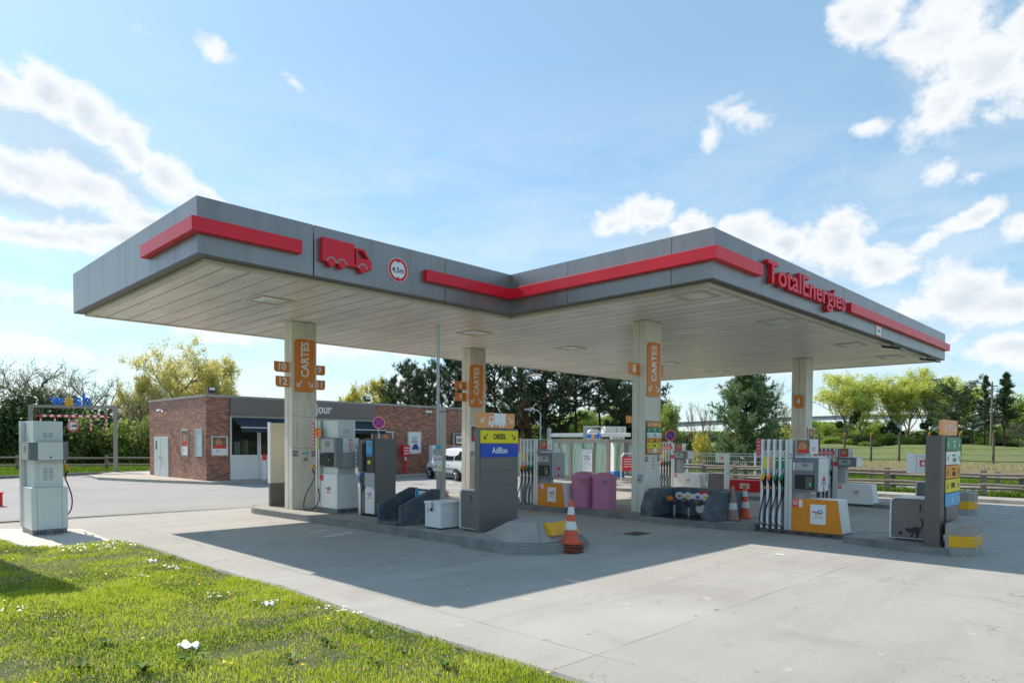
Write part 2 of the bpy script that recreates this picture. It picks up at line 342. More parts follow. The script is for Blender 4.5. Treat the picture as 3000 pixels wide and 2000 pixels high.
M['greypaint'] = mat('scuffed grey painted concrete', (.34, .305, .275), .65, 0, .1, 3, .4, 25, dirt=(.38, .36, .33), dirt_amt=.5, dscale=3)
M['kerb'] = mat('stained grey kerb concrete', (.24, .235, .22), .8, 0, .2, 2.2, .4, 25, dirt=(.09, .10, .105), dirt_amt=.75, dscale=1.8)
M['kerbl'] = mat('pale kerb concrete', (.38, .36, .32), .85, 0, .12, 2.5, .3, 30, dirt=(.2, .19, .17), dirt_amt=.4)
M['pave'] = mat('warm pavement concrete', (.44, .38, .32), .85, 0, .12, 1.5, .3, 30, dirt=(.3, .27, .23), dirt_amt=.4)
M['slab'] = mat('island screed', (.33, .30, .255), .8, 0, .12, 1.6, .3, 30, dirt=(.17, .155, .135), dirt_amt=.5)
M['tile'] = mat('pale paving tiles', (.55, .51, .44), .7, 0, .08, 2.5, .1, 30)
M['yellow'] = mat('yellow reflective film', (.80, .42, .005), .35, 0, .06, 8)
M['ysign'] = mat('yellow sign face', (.82, .68, .0), .35, 0, .02, 3)
M['bsign'] = mat('blue sign face', (.01, .07, .46), .35, 0, .03, 3)
M['green'] = mat('green sign face', (.005, .21, .09), .35, 0, .03, 3)
M['osign'] = mat('amber sign face', (.76, .30, .015), .35, 0, .03, 3)
M['lblue'] = mat('light blue sign face', (.03, .38, .72), .35, 0, .04, 3)
M['ink'] = mat('black ink', (.015, .015, .018), .5, 0, .02, 3)
M['navy'] = mat('navy ink', (.02, .05, .25), .5, 0, .02, 3)
M['conered'] = mat('orange-red cone plastic', (.72, .085, .03), .45, 0, .1, 8, dirt=(.35, .10, .06), dirt_amt=.5, dscale=6)
M['coneold'] = mat('grimy faded cone plastic', (.32, .22, .17), .65, 0, .15, 8, dirt=(.12, .08, .06), dirt_amt=.7, dscale=6)
M['conebase'] = mat('dusty cone rubber', (.30, .075, .045), .7, 0, .15, 8, dirt=(.10, .07, .055), dirt_amt=.8, dscale=7)
M['conewhite'] = mat('reflective white cone band', (.72, .72, .70), .4, 0, .05, 8, dirt=(.35, .32, .3), dirt_amt=.5, dscale=8)
M['pink'] = mat('faded pink plastic', (.56, .20, .33), .5, 0, .05, 2, dirt=(.46, .20, .30), dirt_amt=.5)
M['galv'] = mat('galvanised steel', (.42, .43, .43), .4, .6, .12, 8)
M['wood'] = mat('weathered grey timber', (.25, .215, .18), .85, 0, .2, 6, .5, 30, dirt=(.13, .10, .08), dirt_amt=.5, stretch=(1, 1, 1))
M['awning'] = mat('navy awning cloth', (.016, .026, .045), .7, 0, .12, 4)
M['dark'] = mat('dark interior', (.02, .02, .022), .8, 0, .3, 1)
M['conpost'] = mat('mossy concrete post', (.14, .115, .09), .9, 0, .3, 8)
M['lichen'] = mat('orange lichen', (.36, .19, .05), .9, 0, .3, 12)
M['wire'] = mat('rusty wire', (.12, .07, .05), .8)
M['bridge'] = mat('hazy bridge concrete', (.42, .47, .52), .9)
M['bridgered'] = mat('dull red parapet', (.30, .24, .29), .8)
M['carwhite'] = mat('white car paint', (.80, .81, .82), .2, 0, .01, 2, coat=.8)
M['carglass'] = mat('tinted car glass', (.015, .02, .02), .05, 0, .02, 2, spec=.8)
M['tyre'] = mat('tyre rubber', (.02, .02, .02), .75)
M['bark'] = mat('grey brown bark', (.19, .155, .125), .9, 0, .3, 5, .6, 20)
M['barkp'] = mat('dark pine bark', (.055, .038, .03), .9, 0, .3, 5, .6, 20)
M['paleb'] = mat('pale twig bark', (.26, .21, .15), .9, 0, .25, 5)
M['wblue'] = mat('bright blue letter', (.01, .16, .66), .3, 0, .03, 2)
M['wyel'] = mat('amber letter', (.85, .38, .01), .3, 0, .03, 2)
M['panelbeige'] = mat('cream panel', (.66, .60, .48), .5, 0, .03, 2)
M['frame'] = mat('greige frame paint', (.32, .28, .24), .5, 0, .06, 2)
M['skin'] = mat('poster skin tone', (.50, .25, .14), .5, 0, .3, 14)
M['pbrown'] = mat('poster brown photo', (.20, .13, .09), .5, 0, .5, 9)
M['porange'] = mat('poster orange glow', (.75, .28, .06), .5, 0, .3, 9)
M['pgreyb'] = mat('washed-out poster', (.50, .55, .58), .45, 0, .15, 7, dirt=(.25, .40, .55), dirt_amt=.4, dscale=9)
M['lens'] = mat('frosted lamp lens', (.75, .76, .72), .25)
M['screen'] = mat('lcd screen', (.22, .25, .22), .2)
M['logored'] = mat('logo red', (.75, .02, .03), .4, 0, .02, 3)
M['logopurple'] = mat('logo violet', (.30, .03, .35), .4, 0, .02, 3)
M['logoblue'] = mat('logo blue', (.01, .25, .75), .4, 0, .02, 3)
M['logogreen'] = mat('logo green', (.15, .55, .15), .4, 0, .02, 3)
M['logoyel'] = mat('logo yellow', (.80, .62, .02), .4, 0, .02, 3)
M['logoor'] = mat('logo orange', (.80, .20, .03), .4, 0, .02, 3)
M['greenled'] = mat('green pilot lamp', (.0, .3, .05), .4, emit=(.0, .9, .15))
M['notice'] = mat('grey notice film', (.25, .26, .31), .5)
M['paint'] = mat('worn white road paint', (.66, .66, .64), .7, 0, .1, 5, dirt=(.38, .36, .33), dirt_amt=.8, dscale=7)

# ------------------------------------------------------------------ mesh helpers
FRM = {'-v': ((1, 0, 0), (0, 0, 1), (0, -1, 0)), '-u': ((0, -1, 0), (0, 0, 1), (-1, 0, 0)), '+v': ((-1, 0, 0), (0, 0, 1), (0, 1, 0)),
       '+u': ((0, 1, 0), (0, 0, 1), (1, 0, 0)), 'top': ((1, 0, 0), (0, 1, 0), (0, 0, 1)), 'down': ((1, 0, 0), (0, -1, 0), (0, 0, -1))}
def FR(f, o=(0, 0, 0)):
    a = FRM[f]; m_ = Matrix((a[0], a[1], a[2])).transposed().to_4x4(); m_.translation = Vector(o); return m_
class MB:
    def __init__(s, T=None): s.v = []; s.f = []; s.mi = []; s.T = T; s.k = 0
    def add(s, vs, fs):
        o = len(s.v)
        for p in vs:
            p = Vector(p); s.v.append(s.T @ p if s.T else p)
        for f in fs: s.f.append([o+i for i in f]); s.mi.append(s.k)
        return s
    def box(s, x0, x1, y0, y1, z0, z1):
        return s.add([(x0, y0, z0), (x1, y0, z0), (x1, y1, z0), (x0, y1, z0), (x0, y0, z1), (x1, y0, z1), (x1, y1, z1), (x0, y1, z1)],
                     [(3, 2, 1, 0), (4, 5, 6, 7), (0, 1, 5, 4), (1, 2, 6, 5), (2, 3, 7, 6), (3, 0, 4, 7)])
    def hexa(s, a, b):   # two rings of equal length
        n = len(a); return s.add(list(a)+list(b), [tuple(range(n))[::-1], tuple(range(n, 2*n))]+[(i, (i+1) % n, n+(i+1) % n, n+i) for i in range(n)])
    def prism(s, poly, z0, z1, ax='z'):
        g = {'z': lambda a, b, c: (a, b, c), 'x': lambda a, b, c: (c, a, b), 'y': lambda a, b, c: (a, c, b)}[ax]
        return s.hexa([g(a, b, z0) for a, b in poly], [g(a, b, z1) for a, b in poly])
    def frus(s, p0, z0, p1, z1): return s.hexa([(a, b, z0) for a, b in p0], [(a, b, z1) for a, b in p1])
    def ring(s, c, r0, r1, z0, z1, n=32, a0=0, a1=360):
        full = abs(a1-a0) >= 360; k = n if full else n+1
        vs = []; 
        for i in range(k):
            t = R(a0+(a1-a0)*i/n); ca, sa = math.cos(t), math.sin(t)
            for r in (r0, r1):
                for z in (z0, z1): vs.append((c[0]+r*ca, c[1]+r*sa, z))
        fs = []
        for i in range(n):
            a = 4*i; b = 4*((i+1) % k)
            fs += [(a+1, a+3, b+3, b+1), (a, b, b+2, a+2), (a+2, b+2, b+3, a+3), (a, a+1, b+1, b)]
        if not full: fs += [(0, 2, 3, 1), (4*n, 4*n+1, 4*n+3, 4*n+2)]
        return s.add(vs, fs)
    def tube(s, pts, r, n=8, cap=True):
        pts = [Vector(p) for p in pts]; rs = r if isinstance(r, (list, tuple)) else [r]*len(pts)
        vs = []; prev = None
        for i, p in enumerate(pts):
            d = (pts[min(i+1, len(pts)-1)]-pts[max(i-1, 0)])
            if d.length < 1e-7: d = Vector((0, 0, 1))
            d.normalize()
            if prev is None: a = d.orthogonal().normalized()
            else:
                a = prev-d*prev.dot(d); a = a.normalized() if a.length > 1e-5 else d.orthogonal().normalized()
            prev = a; b = d.cross(a)
            for k in range(n):
                t = 2*math.pi*k/n; vs.append(p+(a*math.cos(t)+b*math.sin(t))*rs[i])
        fs = [(i*n+k, i*n+(k+1) % n, (i+1)*n+(k+1) % n, (i+1)*n+k) for i in range(len(pts)-1) for k in range(n)]
        if cap: fs += [tuple(range(n))[::-1], tuple(range((len(pts)-1)*n, len(pts)*n))]
        return s.add(vs, fs)
    def lathe(s, prof, n=24, c=(0, 0, 0)):
        vs = [(c[0]+r*math.cos(2*math.pi*k/n), c[1]+r*math.sin(2*math.pi*k/n), c[2]+z) for r, z in prof for k in range(n)]
        fs = [(i*n+k, i*n+(k+1) % n, (i+1)*n+(k+1) % n, (i+1)*n+k) for i in range(len(prof)-1) for k in range(n)]
        fs += [tuple(range(n))[::-1], tuple(range((len(prof)-1)*n, len(prof)*n))]
        return s.add(vs, fs)
    def disc(s, c, r, z0, z1, n=32): return s.lathe([(r, z0), (r, z1)], n, (c[0], c[1], 0))
    def stroke(s, pts, w, z0, z1):
        for i in range(len(pts)-1):
            a, b = Vector(pts[i]), Vector(pts[i+1]); d = (b-a).normalized()*.5*w; nn = Vector((-d.y, d.x))
            e = d*.35 if 0 < i or len(pts) > 2 else d*0
            s.prism([tuple(a-e-nn), tuple(b+e-nn), tuple(b+e+nn), tuple(a-e+nn)], z0, z1+i*1e-5)
        return s
    def arc(s, c, r, a0, a1, n=10): return [(c[0]+r*math.cos(R(a0+(a1-a0)*i/n)), c[1]+r*math.sin(R(a0+(a1-a0)*i/n))) for i in range(n+1)]
    def arrow(s, cx, cy, sz, dx, z0, z1):   # diagonal arrow pointing down-left (dx=-1) or down-right (dx=1)
        w = sz*.17; h = sz*.5
        a = Vector((cx-dx*h, cy+h)); b = Vector((cx+dx*h*.75, cy-h*.75)); d = (b-a).normalized()*w*.5; nn = Vector((-d.y, d.x))
        s.prism([tuple(a-nn), tuple(b-nn), tuple(b+nn), tuple(a+nn)], z0, z1)
        x = cx+dx*h; y = cy-h
        p = [(x, y), (x, y+sz*.72), (x-dx*w, y+sz*.72), (x-dx*w, y+w), (x-dx*sz*.72, y+w), (x-dx*sz*.72, y)]
        return s.prism(p if dx > 0 else p[::-1], z0, z1+.0006)
    def build(s, name, mats, parent=None, smooth=False, bevel=0.):
        me = bpy.data.meshes.new(name); me.from_pydata([tuple(p) for p in s.v], [], s.f)
        for x in (mats if isinstance(mats, (list, tuple)) else [mats]): me.materials.append(M[x] if isinstance(x, str) else x)
        me.polygons.foreach_set('material_index', s.mi)
        me.update()
        bm = bmesh.new(); bm.from_mesh(me); bmesh.ops.recalc_face_normals(bm, faces=bm.faces); bm.to_mesh(me); bm.free()
        if smooth: me.shade_smooth(); me.set_sharp_from_angle(angle=R(38))
        o = bpy.data.objects.new(name, me); C.objects.link(o)
        if parent: o.parent = parent
        if bevel:
            b = o.modifiers.new('bevel', 'BEVEL'); b.width = bevel; b.segments = 2; b.limit_method = 'ANGLE'; b.angle_limit = R(40)
        return o
def rrect(x0, x1, y0, y1, r, corners='tl br', n=6):
    """outline with only the named corners rounded"""
    out = []
    for key, cx, cy, a in (('bl', x0, y0, 180), ('br', x1, y0, 270), ('tr', x1, y1, 0), ('tl', x0, y1, 90)):
        if key in corners:
            ox = cx+(r if 'l' in key else -r); oy = cy+(r if 'b' in key else -r)
            out += [(ox+r*math.cos(R(a+90*i/n)), oy+r*math.sin(R(a+90*i/n))) for i in range(n+1)]
        else: out.append((cx, cy))
    return out
def thing(name, label, cat, loc=(0, 0, 0), rz=0., group=None):
    o = bpy.data.objects.new(name, None); C.objects.link(o); o.empty_display_size = .2
    o.location = loc; o.rotation_euler = (0, 0, rz); o['label'] = label; o['category'] = cat
    if group: o['group'] = group
    return o
def tag(o, label=None, cat=None, group=None, kind=None):
    for k, v in (('label', label), ('category', cat), ('group', group), ('kind', kind)):
        if v: o[k] = v
    return o
def copy_tree(o, parent=None):
    c = o.copy(); C.objects.link(c)
    if parent: c.parent = parent
    for ch in list(o.children): copy_tree(ch, c)
    return c
def text(name, s, size, mt, parent, T, ext=.002, bold=0., align='CENTER', sx_=1., shear=0.):
    cu = bpy.data.curves.new(name, 'FONT'); cu.body = s; cu.size = size; cu.extrude = ext; cu.offset = bold
    cu.align_x = align; cu.align_y = 'CENTER'; cu.resolution_u = 3; cu.space_character = 1.0; cu.shear = shear
    to = bpy.data.objects.new(name, cu); C.objects.link(to)
    dg = bpy.context.evaluated_depsgraph_get(); me = bpy.data.meshes.new_from_object(to.evaluated_get(dg))
    bpy.data.objects.remove(to)
    me.transform(T @ Matrix.Diagonal((sx_, 1, 1, 1))); me.name = name
    me.materials.clear(); me.materials.append(M[mt])
    o = bpy.data.objects.new(name, me); C.objects.link(o)
    if parent: o.parent = parent
    return o
def FT(f, o, x=0, y=0, z=0, rot=0):
    return FR(f, o) @ Matrix.Translation((x, y, z)) @ Matrix.Rotation(R(rot), 4, 'Z')
def drape(name, poly, mt, dz, kind='structure', step=1.5, hf=gz):
    bm = bmesh.new(); vs = [bm.verts.new((x, y, 0)) for x, y in poly]; bm.faces.new(vs)
    us = [p[0] for p in poly]; vv = [p[1] for p in poly]
    cuts = [(x, 0) for x in np.arange(14.5, 26.6, 1.5)]+[(y, 1) for y in np.arange(18, 26.1, 1.0)]
    for c_, ax in cuts:
        if (min(us) < c_ < max(us)) if ax == 0 else (min(vv) < c_ < max(vv)):
            bmesh.ops.bisect_plane(bm, geom=bm.verts[:]+bm.edges[:]+bm.faces[:], plane_co=(c_, c_, 0), plane_no=(1, 0, 0) if ax == 0 else (0, 1, 0))
    bmesh.ops.triangulate(bm, faces=bm.faces[:])
    for v in bm.verts: v.co.z = hf(v.co.x, v.co.y)+dz
    bmesh.ops.recalc_face_normals(bm, faces=bm.faces)
    for f in bm.faces:
        if f.normal.z < 0: f.normal_flip()
    me = bpy.data.meshes.new(name); bm.to_mesh(me); bm.free(); me.materials.append(M[mt])
    o = bpy.data.objects.new(name, me); C.objects.link(o)
    if kind: o['kind'] = kind
    return o

# ================================================================== SETTING
def terrain(u, v):
    z = -.3
    if u > 52: z += 1.9*min(1, ((u-52)/60))**1.3
    z += .55*math.exp(-((u-104)/5)**2)*(1+.4*math.sin(v*.35)+.3*math.sin(v*.9+1)) if u > 85 else 0
    if v > 46 and u < 40: z += .28*min(1, (v-46)/4)
    return z
bm = bmesh.new()
def axis(a):
    return sorted(set([-1500, -500, -200, -100, -60]+list(range(-40, 160, 4))+[170, 190, 220, 300, 450, 800, 1600]+a))
gx = axis([]); gy = axis([])
vt = [[bm.verts.new((x, y, terrain(x, y) if not (-6 < x < 34.5 and -60 < y < 44) else -.34)) for y in gy] for x in gx]
for i in range(len(gx)-1):
    for j in range(len(gy)-1): bm.faces.new((vt[i][j], vt[i+1][j], vt[i+1][j+1], vt[i][j+1]))
me = bpy.data.meshes.new('ground'); bm.to_mesh(me); bm.free(); me.materials.append(M['grassg']); me.shade_smooth()
o = bpy.data.objects.new('ground', me); C.objects.link(o); o['kind'] = 'structure'

KL = [(-8, 37), (6.2, 40.9), (9.4, 42.3), (14, 43.3), (14, 42), (34.5, 42)]           # far left kerb line
asph = drape('asphalt_yard', [(-8, 12)]+[(-8, 37)]+[(6.2, 40.9), (9.4, 42.3), (14, 43.3), (30.9, 43.3), (30.9, -14), (-8, -14)], 'asphalt', 0)
GE = [G(*p) for p in ((-700, 1570), (-300, 1578), (0, 1586), (45, 1606), (150, 1611), (250, 1598), (345, 1592), (400, 1600), (470, 1622), (560, 1655), (640, 1680), (720, 1706), (800, 1722), (1000, 1795), (1200, 1862), (1400, 1925), (1600, 1985), (1900, 2080))]
apron = drape('concrete_apron', [(-4, 19.2), (30.88, 19.2), (30.88, -13), (3.8, -13)]+[p for p in GE[::-1] if p[0] > -4], 'concrete', .004)
drape('tile_paving', [G(-500, 1560), G(-60, 1552), G(150, 1549), G(240, 1550), G(352, 1594), G(345, 1602), G(150, 1625), G(0, 1615), G(-500, 1590)], 'tile', .012)
drape('drain_channel', [(-4, 19.05), (13.8, 19.05), (13.8, 19.2), (-4, 19.2)], 'kerb', .010)
# ground of the lawn in front, slightly proud of the concrete
lawn_poly = GE+[(3.8, -6), (-12, -6), (-12, 12)]
lawn = drape('lawn_soil', lawn_poly, 'grassg', .035)
mb = MB()
for i in range(len(GE)-1):
    a, b = Vector(GE[i]), Vector(GE[i+1]); n_ = (b-a).normalized(); nn = Vector((-n_.y, n_.x))*.13
    mb.hexa([(*a, -.02), (*b, -.02), (*(b+nn), -.02), (*(a+nn), -.02)], [(*a, .022+.002*(i % 2)), (*b, .022+.002*(i % 2)), (*(b+nn), .018+.002*(i % 2)), (*(a+nn), .018+.002*(i % 2))])
tag(mb.build('lawn_kerb', 'kerb'), kind='structure')
# kerbs and verges at the far left
def kerb(name, pts, w=.14, h=.14, mt='kerb', z=None):
    mb = MB()
    for i in range(len(pts)-1):
        a, b = Vector(pts[i]), Vector(pts[i+1]); d = (b-a); L = d.length; d.normalize(); nn = Vector((-d.y, d.x))*w; k = max(1, int(L/1.0))
        for j in range(k):
            p = a+d*(L*j/k+.004); q = a+d*(L*(j+1)/k-.004)
            zb = [z if z is not None else gz(*t) for t in (p, q)]
            mb.hexa([(*p, zb[0]-.05), (*q, zb[1]-.05), (*(q+nn), zb[1]-.05), (*(p+nn), zb[0]-.05)], [(*p, zb[0]+h), (*q, zb[1]+h), (*(q+nn), zb[1]+h), (*(p+nn), zb[0]+h)])
    return tag(mb.build(name, mt, bevel=.012), kind='structure')
kerb('verge_kerb', [(-8, 37), (6.2, 40.9), (9.4, 42.3), (14, 43.3), (24, 46.0)])
drape('verge', [(-8.1, 37.1), (6.2, 41.05), (9.4, 42.45), (14, 43.45), (24, 46.1), (24, 60), (-40, 60), (-40, 30)], 'grassg', .06, hf=lambda u, v: .0)
# pavement round the shop
PV = [(9.95, 40.2), (9.6, 37.2), (10.6, 34.2), (12.2, 30.2), (12.9, 29.95), (30, 29.95), (30, 31.2), (12.3, 31.2), (12.3, 38.6), (14, 41.5), (14, 43.2), (11.5, 42.6)]
mb = MB(); mb.prism(PV, -.05, .12); tag(mb.build('shop_pavement', 'pave', bevel=.015), kind='structure')
kerb('pavement_kerb', [(30, 29.8), (12.9, 29.8), (12.05, 30.1), (10.45, 34.15), (9.45, 37.2), (9.8, 40.25)][::-1], .15, .123, 'kerbl')
# far side kerb and verge on the right, road, opposite verge, bare bank
kerb('far_kerb', [(30.9, -14), (30.9, 27)], .16, .15, 'kerbl')
drape('far_footway', [(31.06, -14), (31.06, 29.7), (32.6, 29.7), (32.6, -14)], 'kerbl', .13)
drape('far_verge', [(32.6, -30), (32.6, 60), (35.3, 60), (35.3, -30)], 'grassg', -.20, hf=lambda u, v: 0)
drape('road', [(35.3, -40), (35.3, 90), (42, 90), (42, -40)], 'road', -.22, hf=lambda u, v: 0)
drape('bare_bank', [(51, -60), (51, 120), (74, 120), (74, -60)], 'soil', .03, hf=lambda u, v: max(terrain(52, 0), terrain(u, 0)))
# worn paint marks on the concrete and bay marks on the asphalt
def mark(name, pts, w, mt='paint', dz=.009):
    mb = MB()
    for i in range(len(pts)-1):
        a, b = Vector(pts[i]), Vector(pts[i+1]); d = (b-a).normalized(); nn = Vector((-d.y, d.x))*w*.5
        q = [a-nn, b-nn, b+nn, a+nn]; mb.add([(*t, gz(*t)+dz) for t in q], [(0, 1, 2, 3)])
    return mb
mk = mark('m', [G(2192, 1613), G(2293, 1626)], .05); m2 = mark('m', [G(2180, 1609), G(2160, 1608)], .05); mk.add(m2.v, m2.f)
mk.add([(*p, .0092) for p in (G(2275, 1621), G(2298, 1623), G(2296, 1628), G(2270, 1625))], [(0, 1, 2, 3)])
for a, b, w in (((1740, 1573), (1775, 1577), .04), ((905, 1560), (955, 1553), .10), ((945, 1573), (1035, 1560), .12), ((2890, 1493), (3000, 1505), .14), ((2915, 1506), (3000, 1512), .1)):
    q = mark('m', [G(*a, gz(*G(*a))), G(*b, gz(*G(*b)))], w); mk.add(q.v, q.f)
tag(mk.build('ground_markings', 'paint'), kind='structure')
mb = MB()
for k in range(6):
    u0 = 15.2+k*2.5
    q = mark('m', [(u0, 24.6), (u0, 29.6)], .1, dz=.006); mb.add(q.v, q.f)
q = mark('m', [(14.5, 21.6), (30, 22.4)], .1, dz=.006); mb.add(q.v, q.f)
for c_ in ((18.6, 26.8), (21.2, 24.2)):
    pts = [(c_[0]+.45*math.cos(R(t)), c_[1]+.8*math.sin(R(t))) for t in range(0, 300, 30)]
    q = mark('m', pts, .09, dz=.007); mb.add(q.v, q.f); q = mark('m', [(c_[0]-.2, c_[1]+.3), (c_[0]+.1, c_[1]+1.1), (c_[0]+.5, c_[1]+1.3)], .09, dz=.009); mb.add(q.v, q.f)
tag(mb.build('bay_markings', 'paint'), kind='structure')
# drain gratings and manholes
def grating(px, py, w, h, label):
    u, v = G(px, py); mb = MB(); mb.box(u-w/2, u+w/2, v-h/2, v+h/2, -.02, .008)
    n_ = int(w/.05)
    for i in range(n_): x = u-w/2+.02+i*.05; mb.box(x, x+.02, v-h/2+.03, v+h/2-.03, .008, .014)
    return tag(mb.build('drain_grating', 'dtaupe'), label, 'drain cover')
grating(1865, 1563, .55, .4, 'dark iron drain grating set in the shaded concrete in front of the orange cone pair')
grating(140, 1568, .5, .3, 'small flat drain cover in the tiles beside the lone white pump')

# ================================================================== CANOPY
ZB, ZT = 5.05, 6.0
poly = [(4.525, 11.9), (12.0, 11.9), (12.0, 6.49), (29.45, 6.49), (29.45, 19.75), (4.525, 19.75)]
can = thing('filling_station_canopy', 'large L-shaped grey forecourt canopy with red stripe, cream soffit and four columns', 'canopy', (0, 0, 0))
mb = MB()
nP = len(poly)
def edge(i): return Vector(poly[i]), Vector(poly[(i+1) % nP])
ins = [(4.65, 12.03), (12.13, 12.03), (12.13, 6.62), (29.32, 6.62), (29.32, 19.62), (4.65, 19.62)]
# fascia made of panels with open joints
JT = {0: [6.68, 9.92], 1: [10.08, 7.4], 2: [14.1, 18.9, 23.9], 3: [10.5, 15], 4: [24, 18, 12, 8], 5: [18.36, 15.64, 12.9]}
for i in range(nP):
    a, b = edge(i); d = (b-a).normalized(); nn = Vector((d.y, -d.x))
    L = (b-a).length; ks = sorted([abs((j-a.x) if abs(d.x) > .5 else (j-a.y)) for j in JT.get(i, [])])
    ks = [0]+ks+[L]
    ia, ib = Vector(ins[i]), Vector(ins[(i+1) % nP])
    for j in range(len(ks)-1):
        gw = .013 if i == 0 and ks[j+1 if j == 0 else j] < 3 else .006; g0 = gw if j else 0; g1 = gw if j < len(ks)-2 else 0
        p, q = a+d*(ks[j]+g0), a+d*(ks[j+1]-g1); pi_, qi = (ia if j == 0 else p-nn*.1), (ib if j == len(ks)-2 else q-nn*.1)
        mb.hexa([(*p, ZB), (*q, ZB), (*qi, ZB), (*pi_, ZB)], [(*p, ZT), (*q, ZT), (*qi, ZT), (*pi_, ZT)])
mb.build('fascia', 'fascia', can)
mb = MB(); mb.prism(ins, 5.12, ZT-.12); mb.build('roof_deck', 'dark', can)
mb = MB(); mb.prism([(4.85, 12.2), (12.33, 12.2), (12.33, 6.8), (29.1, 6.8), (29.1, 19.4), (4.85, 19.4)], 4.985, 5.119); mb.build('soffit', 'soffit', can)
mb = MB()
o1 = [(4.53, 11.905), (12.005, 11.905), (12.005, 6.495), (29.445, 6.495), (29.445, 19.745), (4.53, 19.745)]; i1 = [(4.72, 12.1), (12.2, 12.1), (12.2, 6.69), (29.25, 6.69), (29.25, 19.55), (4.72, 19.55)]
i2 = [(4.87, 12.25), (12.35, 12.25), (12.35, 6.83), (29.1, 6.83), (29.1, 19.4), (4.87, 19.4)]
for i in range(nP):
    j = (i+1) % nP
    mb.k = 0; mb.hexa([(*o1[i], 5.03), (*o1[j], 5.03), (*i1[j], 5.03), (*i1[i], 5.03)], [(*o1[i], 5.049), (*o1[j], 5.049), (*i1[j], 5.118), (*i1[i], 5.118)])
    mb.k = 1; mb.hexa([(*i1[i], 4.965), (*i1[j], 4.965), (*i2[j], 4.965), (*i2[i], 4.965)], [(*i1[i], 5.029), (*i1[j], 5.029), (*i2[j], 5.029), (*i2[i], 5.029)])
mb.build('edge_trim', ['dtaupe', 'trimcream'], can)
# red stripe, standing 0.12 m proud
mb = MB(); z0, z1, t = 5.38, 5.62, .13
mb.prism([(4.525-t, 14.35), (4.525-t, 11.9-t), (6.38, 11.9-t), (6.38, 11.9-.002), (4.523, 11.9-.002), (4.523, 14.35)], z0, z1)
mb.build('red_stripe', 'red', can, bevel=.004)
mb = MB(); mb.prism([(9.30, 11.898), (9.30, 11.9-t), (12-t, 11.9-t), (12-t, 6.49-t), (13.86, 6.49-t), (13.86, 6.488), (11.998, 6.488), (11.998, 11.898)], z0, z1)
mb.build('red_stripe', 'red', can, bevel=.004)
mb = MB(); mb.prism([(19.1, 6.488), (19.1, 6.49-t), (29.45+t, 6.49-t), (29.45+t, 9.5), (29.452, 9.5), (29.452, 6.488)], z0, z1)
mb.build('red_stripe', 'red', can, bevel=.004)
# recessed lamps
for (x, y) in ((7.04, 14.4), (13.1, 14.4), (17.3, 14.4), (23.1, 14.4), (27.1, 14.4), (12.95, 7.1+.3), (17.03, 7.15+.3), (22.5, 7.5), (26.6, 7.5)):
    mb = MB(); w = .38
    mb.box(x-w, x+w, y-w, y-w+.07, 4.965, 4.984).box(x-w, x+w, y+w-.07, y+w, 4.965, 4.984).box(x-w, x-w+.07, y-w+.07, y+w-.07, 4.966, 4.984).box(x+w-.07, x+w, y-w+.07, y+w-.07, 4.966, 4.984)
    f = mb.build('recessed_lamp', 'trimcream', can)
    mb = MB(); mb.frus([(x-.2, y-.14), (x+.2, y-.14), (x+.2, y+.14), (x-.2, y+.14)], 4.952, [(x-.3, y-.3), (x+.3, y-.3), (x+.3, y+.3), (x-.3, y+.3)], 4.982); mb.build('lens', 'lens', f)
# columns
def column(u, v, zb, w=.70, d=.40, notice=1, seed=0):
    mb = MB(); mb.box(u, u+w, v, v+.0+d*.5-.012, zb, 4.975); mb.box(u, u+w, v+d*.5+.012, v+d, zb, 4.975); mb.box(u+.02, u+w-.02, v+d*.5-.02, v+d*.5+.02, zb, 4.97)
    c = mb.build('column', 'column', can, bevel=.006)
    return c
c1 = column(8.57, 16.37, .15); c2 = column(15.0, 16.72, .15); c3 = column(14.6, 9.70, .15); c4 = column(24.92, 9.78, -.12, .62, .52)
# cladding joint, rods, notices on column one
for z_ in (2.535, 1.715): mb = MB(FR('-v', (8.57, 16.37, 0))); mb.box(.0, .70, z_, z_+.007, .0, .004); mb.build('cladding_joint', 'dtaupe', c1)
for x in (.14, .60): mb = MB(FR('-v', (8.57, 16.37, 0))); mb.box(x-.014, x+.014, 1.88, 2.38, 0, .014); mb.build('fixing_strip', 'trimcream', c1)
def nosmoke(parent, f, o, x, y, s=.15):
    mb = MB(FR(f, o)); mb.box(x, x+s, y, y+s, 0.001, .005); mb.k = 1; mb.stroke([(x+.02, y+.02), (x+s-.02, y+s-.02)], .016, .005, .0065); mb.k = 2; mb.stroke([(x+.03, y+s*.62), (x+s*.7, y+s*.62), (x+s*.7, y+s*.3)], .014, .005, .0060)
    return mb.build('notice', ['notice', 'logored', 'whitegraph'], parent)
nosmoke(c1, '-v', (8.57, 16.37, 0), .02, 1.51); nosmoke(c1, '-v', (8.57, 16.37, 0), .55, 1.5)
mb = MB(FR('-v', (8.57, 16.37, 0))); mb.box(.27, .46, 1.57, 1.61, .001, .006); mb.build('notice', 'lblue', c1)
mb = MB(FR('-v', (8.57, 16.37, 0))); mb.box(.30, .44, 1.37, 1.50, .001, .03); mb.k = 1; mb.disc((.37, 1.435), .025, .03, .036, 12); mb.build('call_box', ['trimcream', 'black'], c1)
nosmoke(c3, '-v', (14.6, 9.7, 0), .0, 1.43, .14); nosmoke(c3, '-v', (14.6, 9.7, 0), .56, 1.44, .14)
mb = MB(FR('-v', (14.6, 9.7, 0)))
for k in range(4): mb.ring((.34, 1.52-k*.085), .016, .026, .001, .005, 16)
mb.k = 1
for k in range(4): mb.box(.39, .44, 1.515-k*.085, 1.525-k*.085, .001, .004)
mb.build('notice', ['logored', 'ink'], c3)
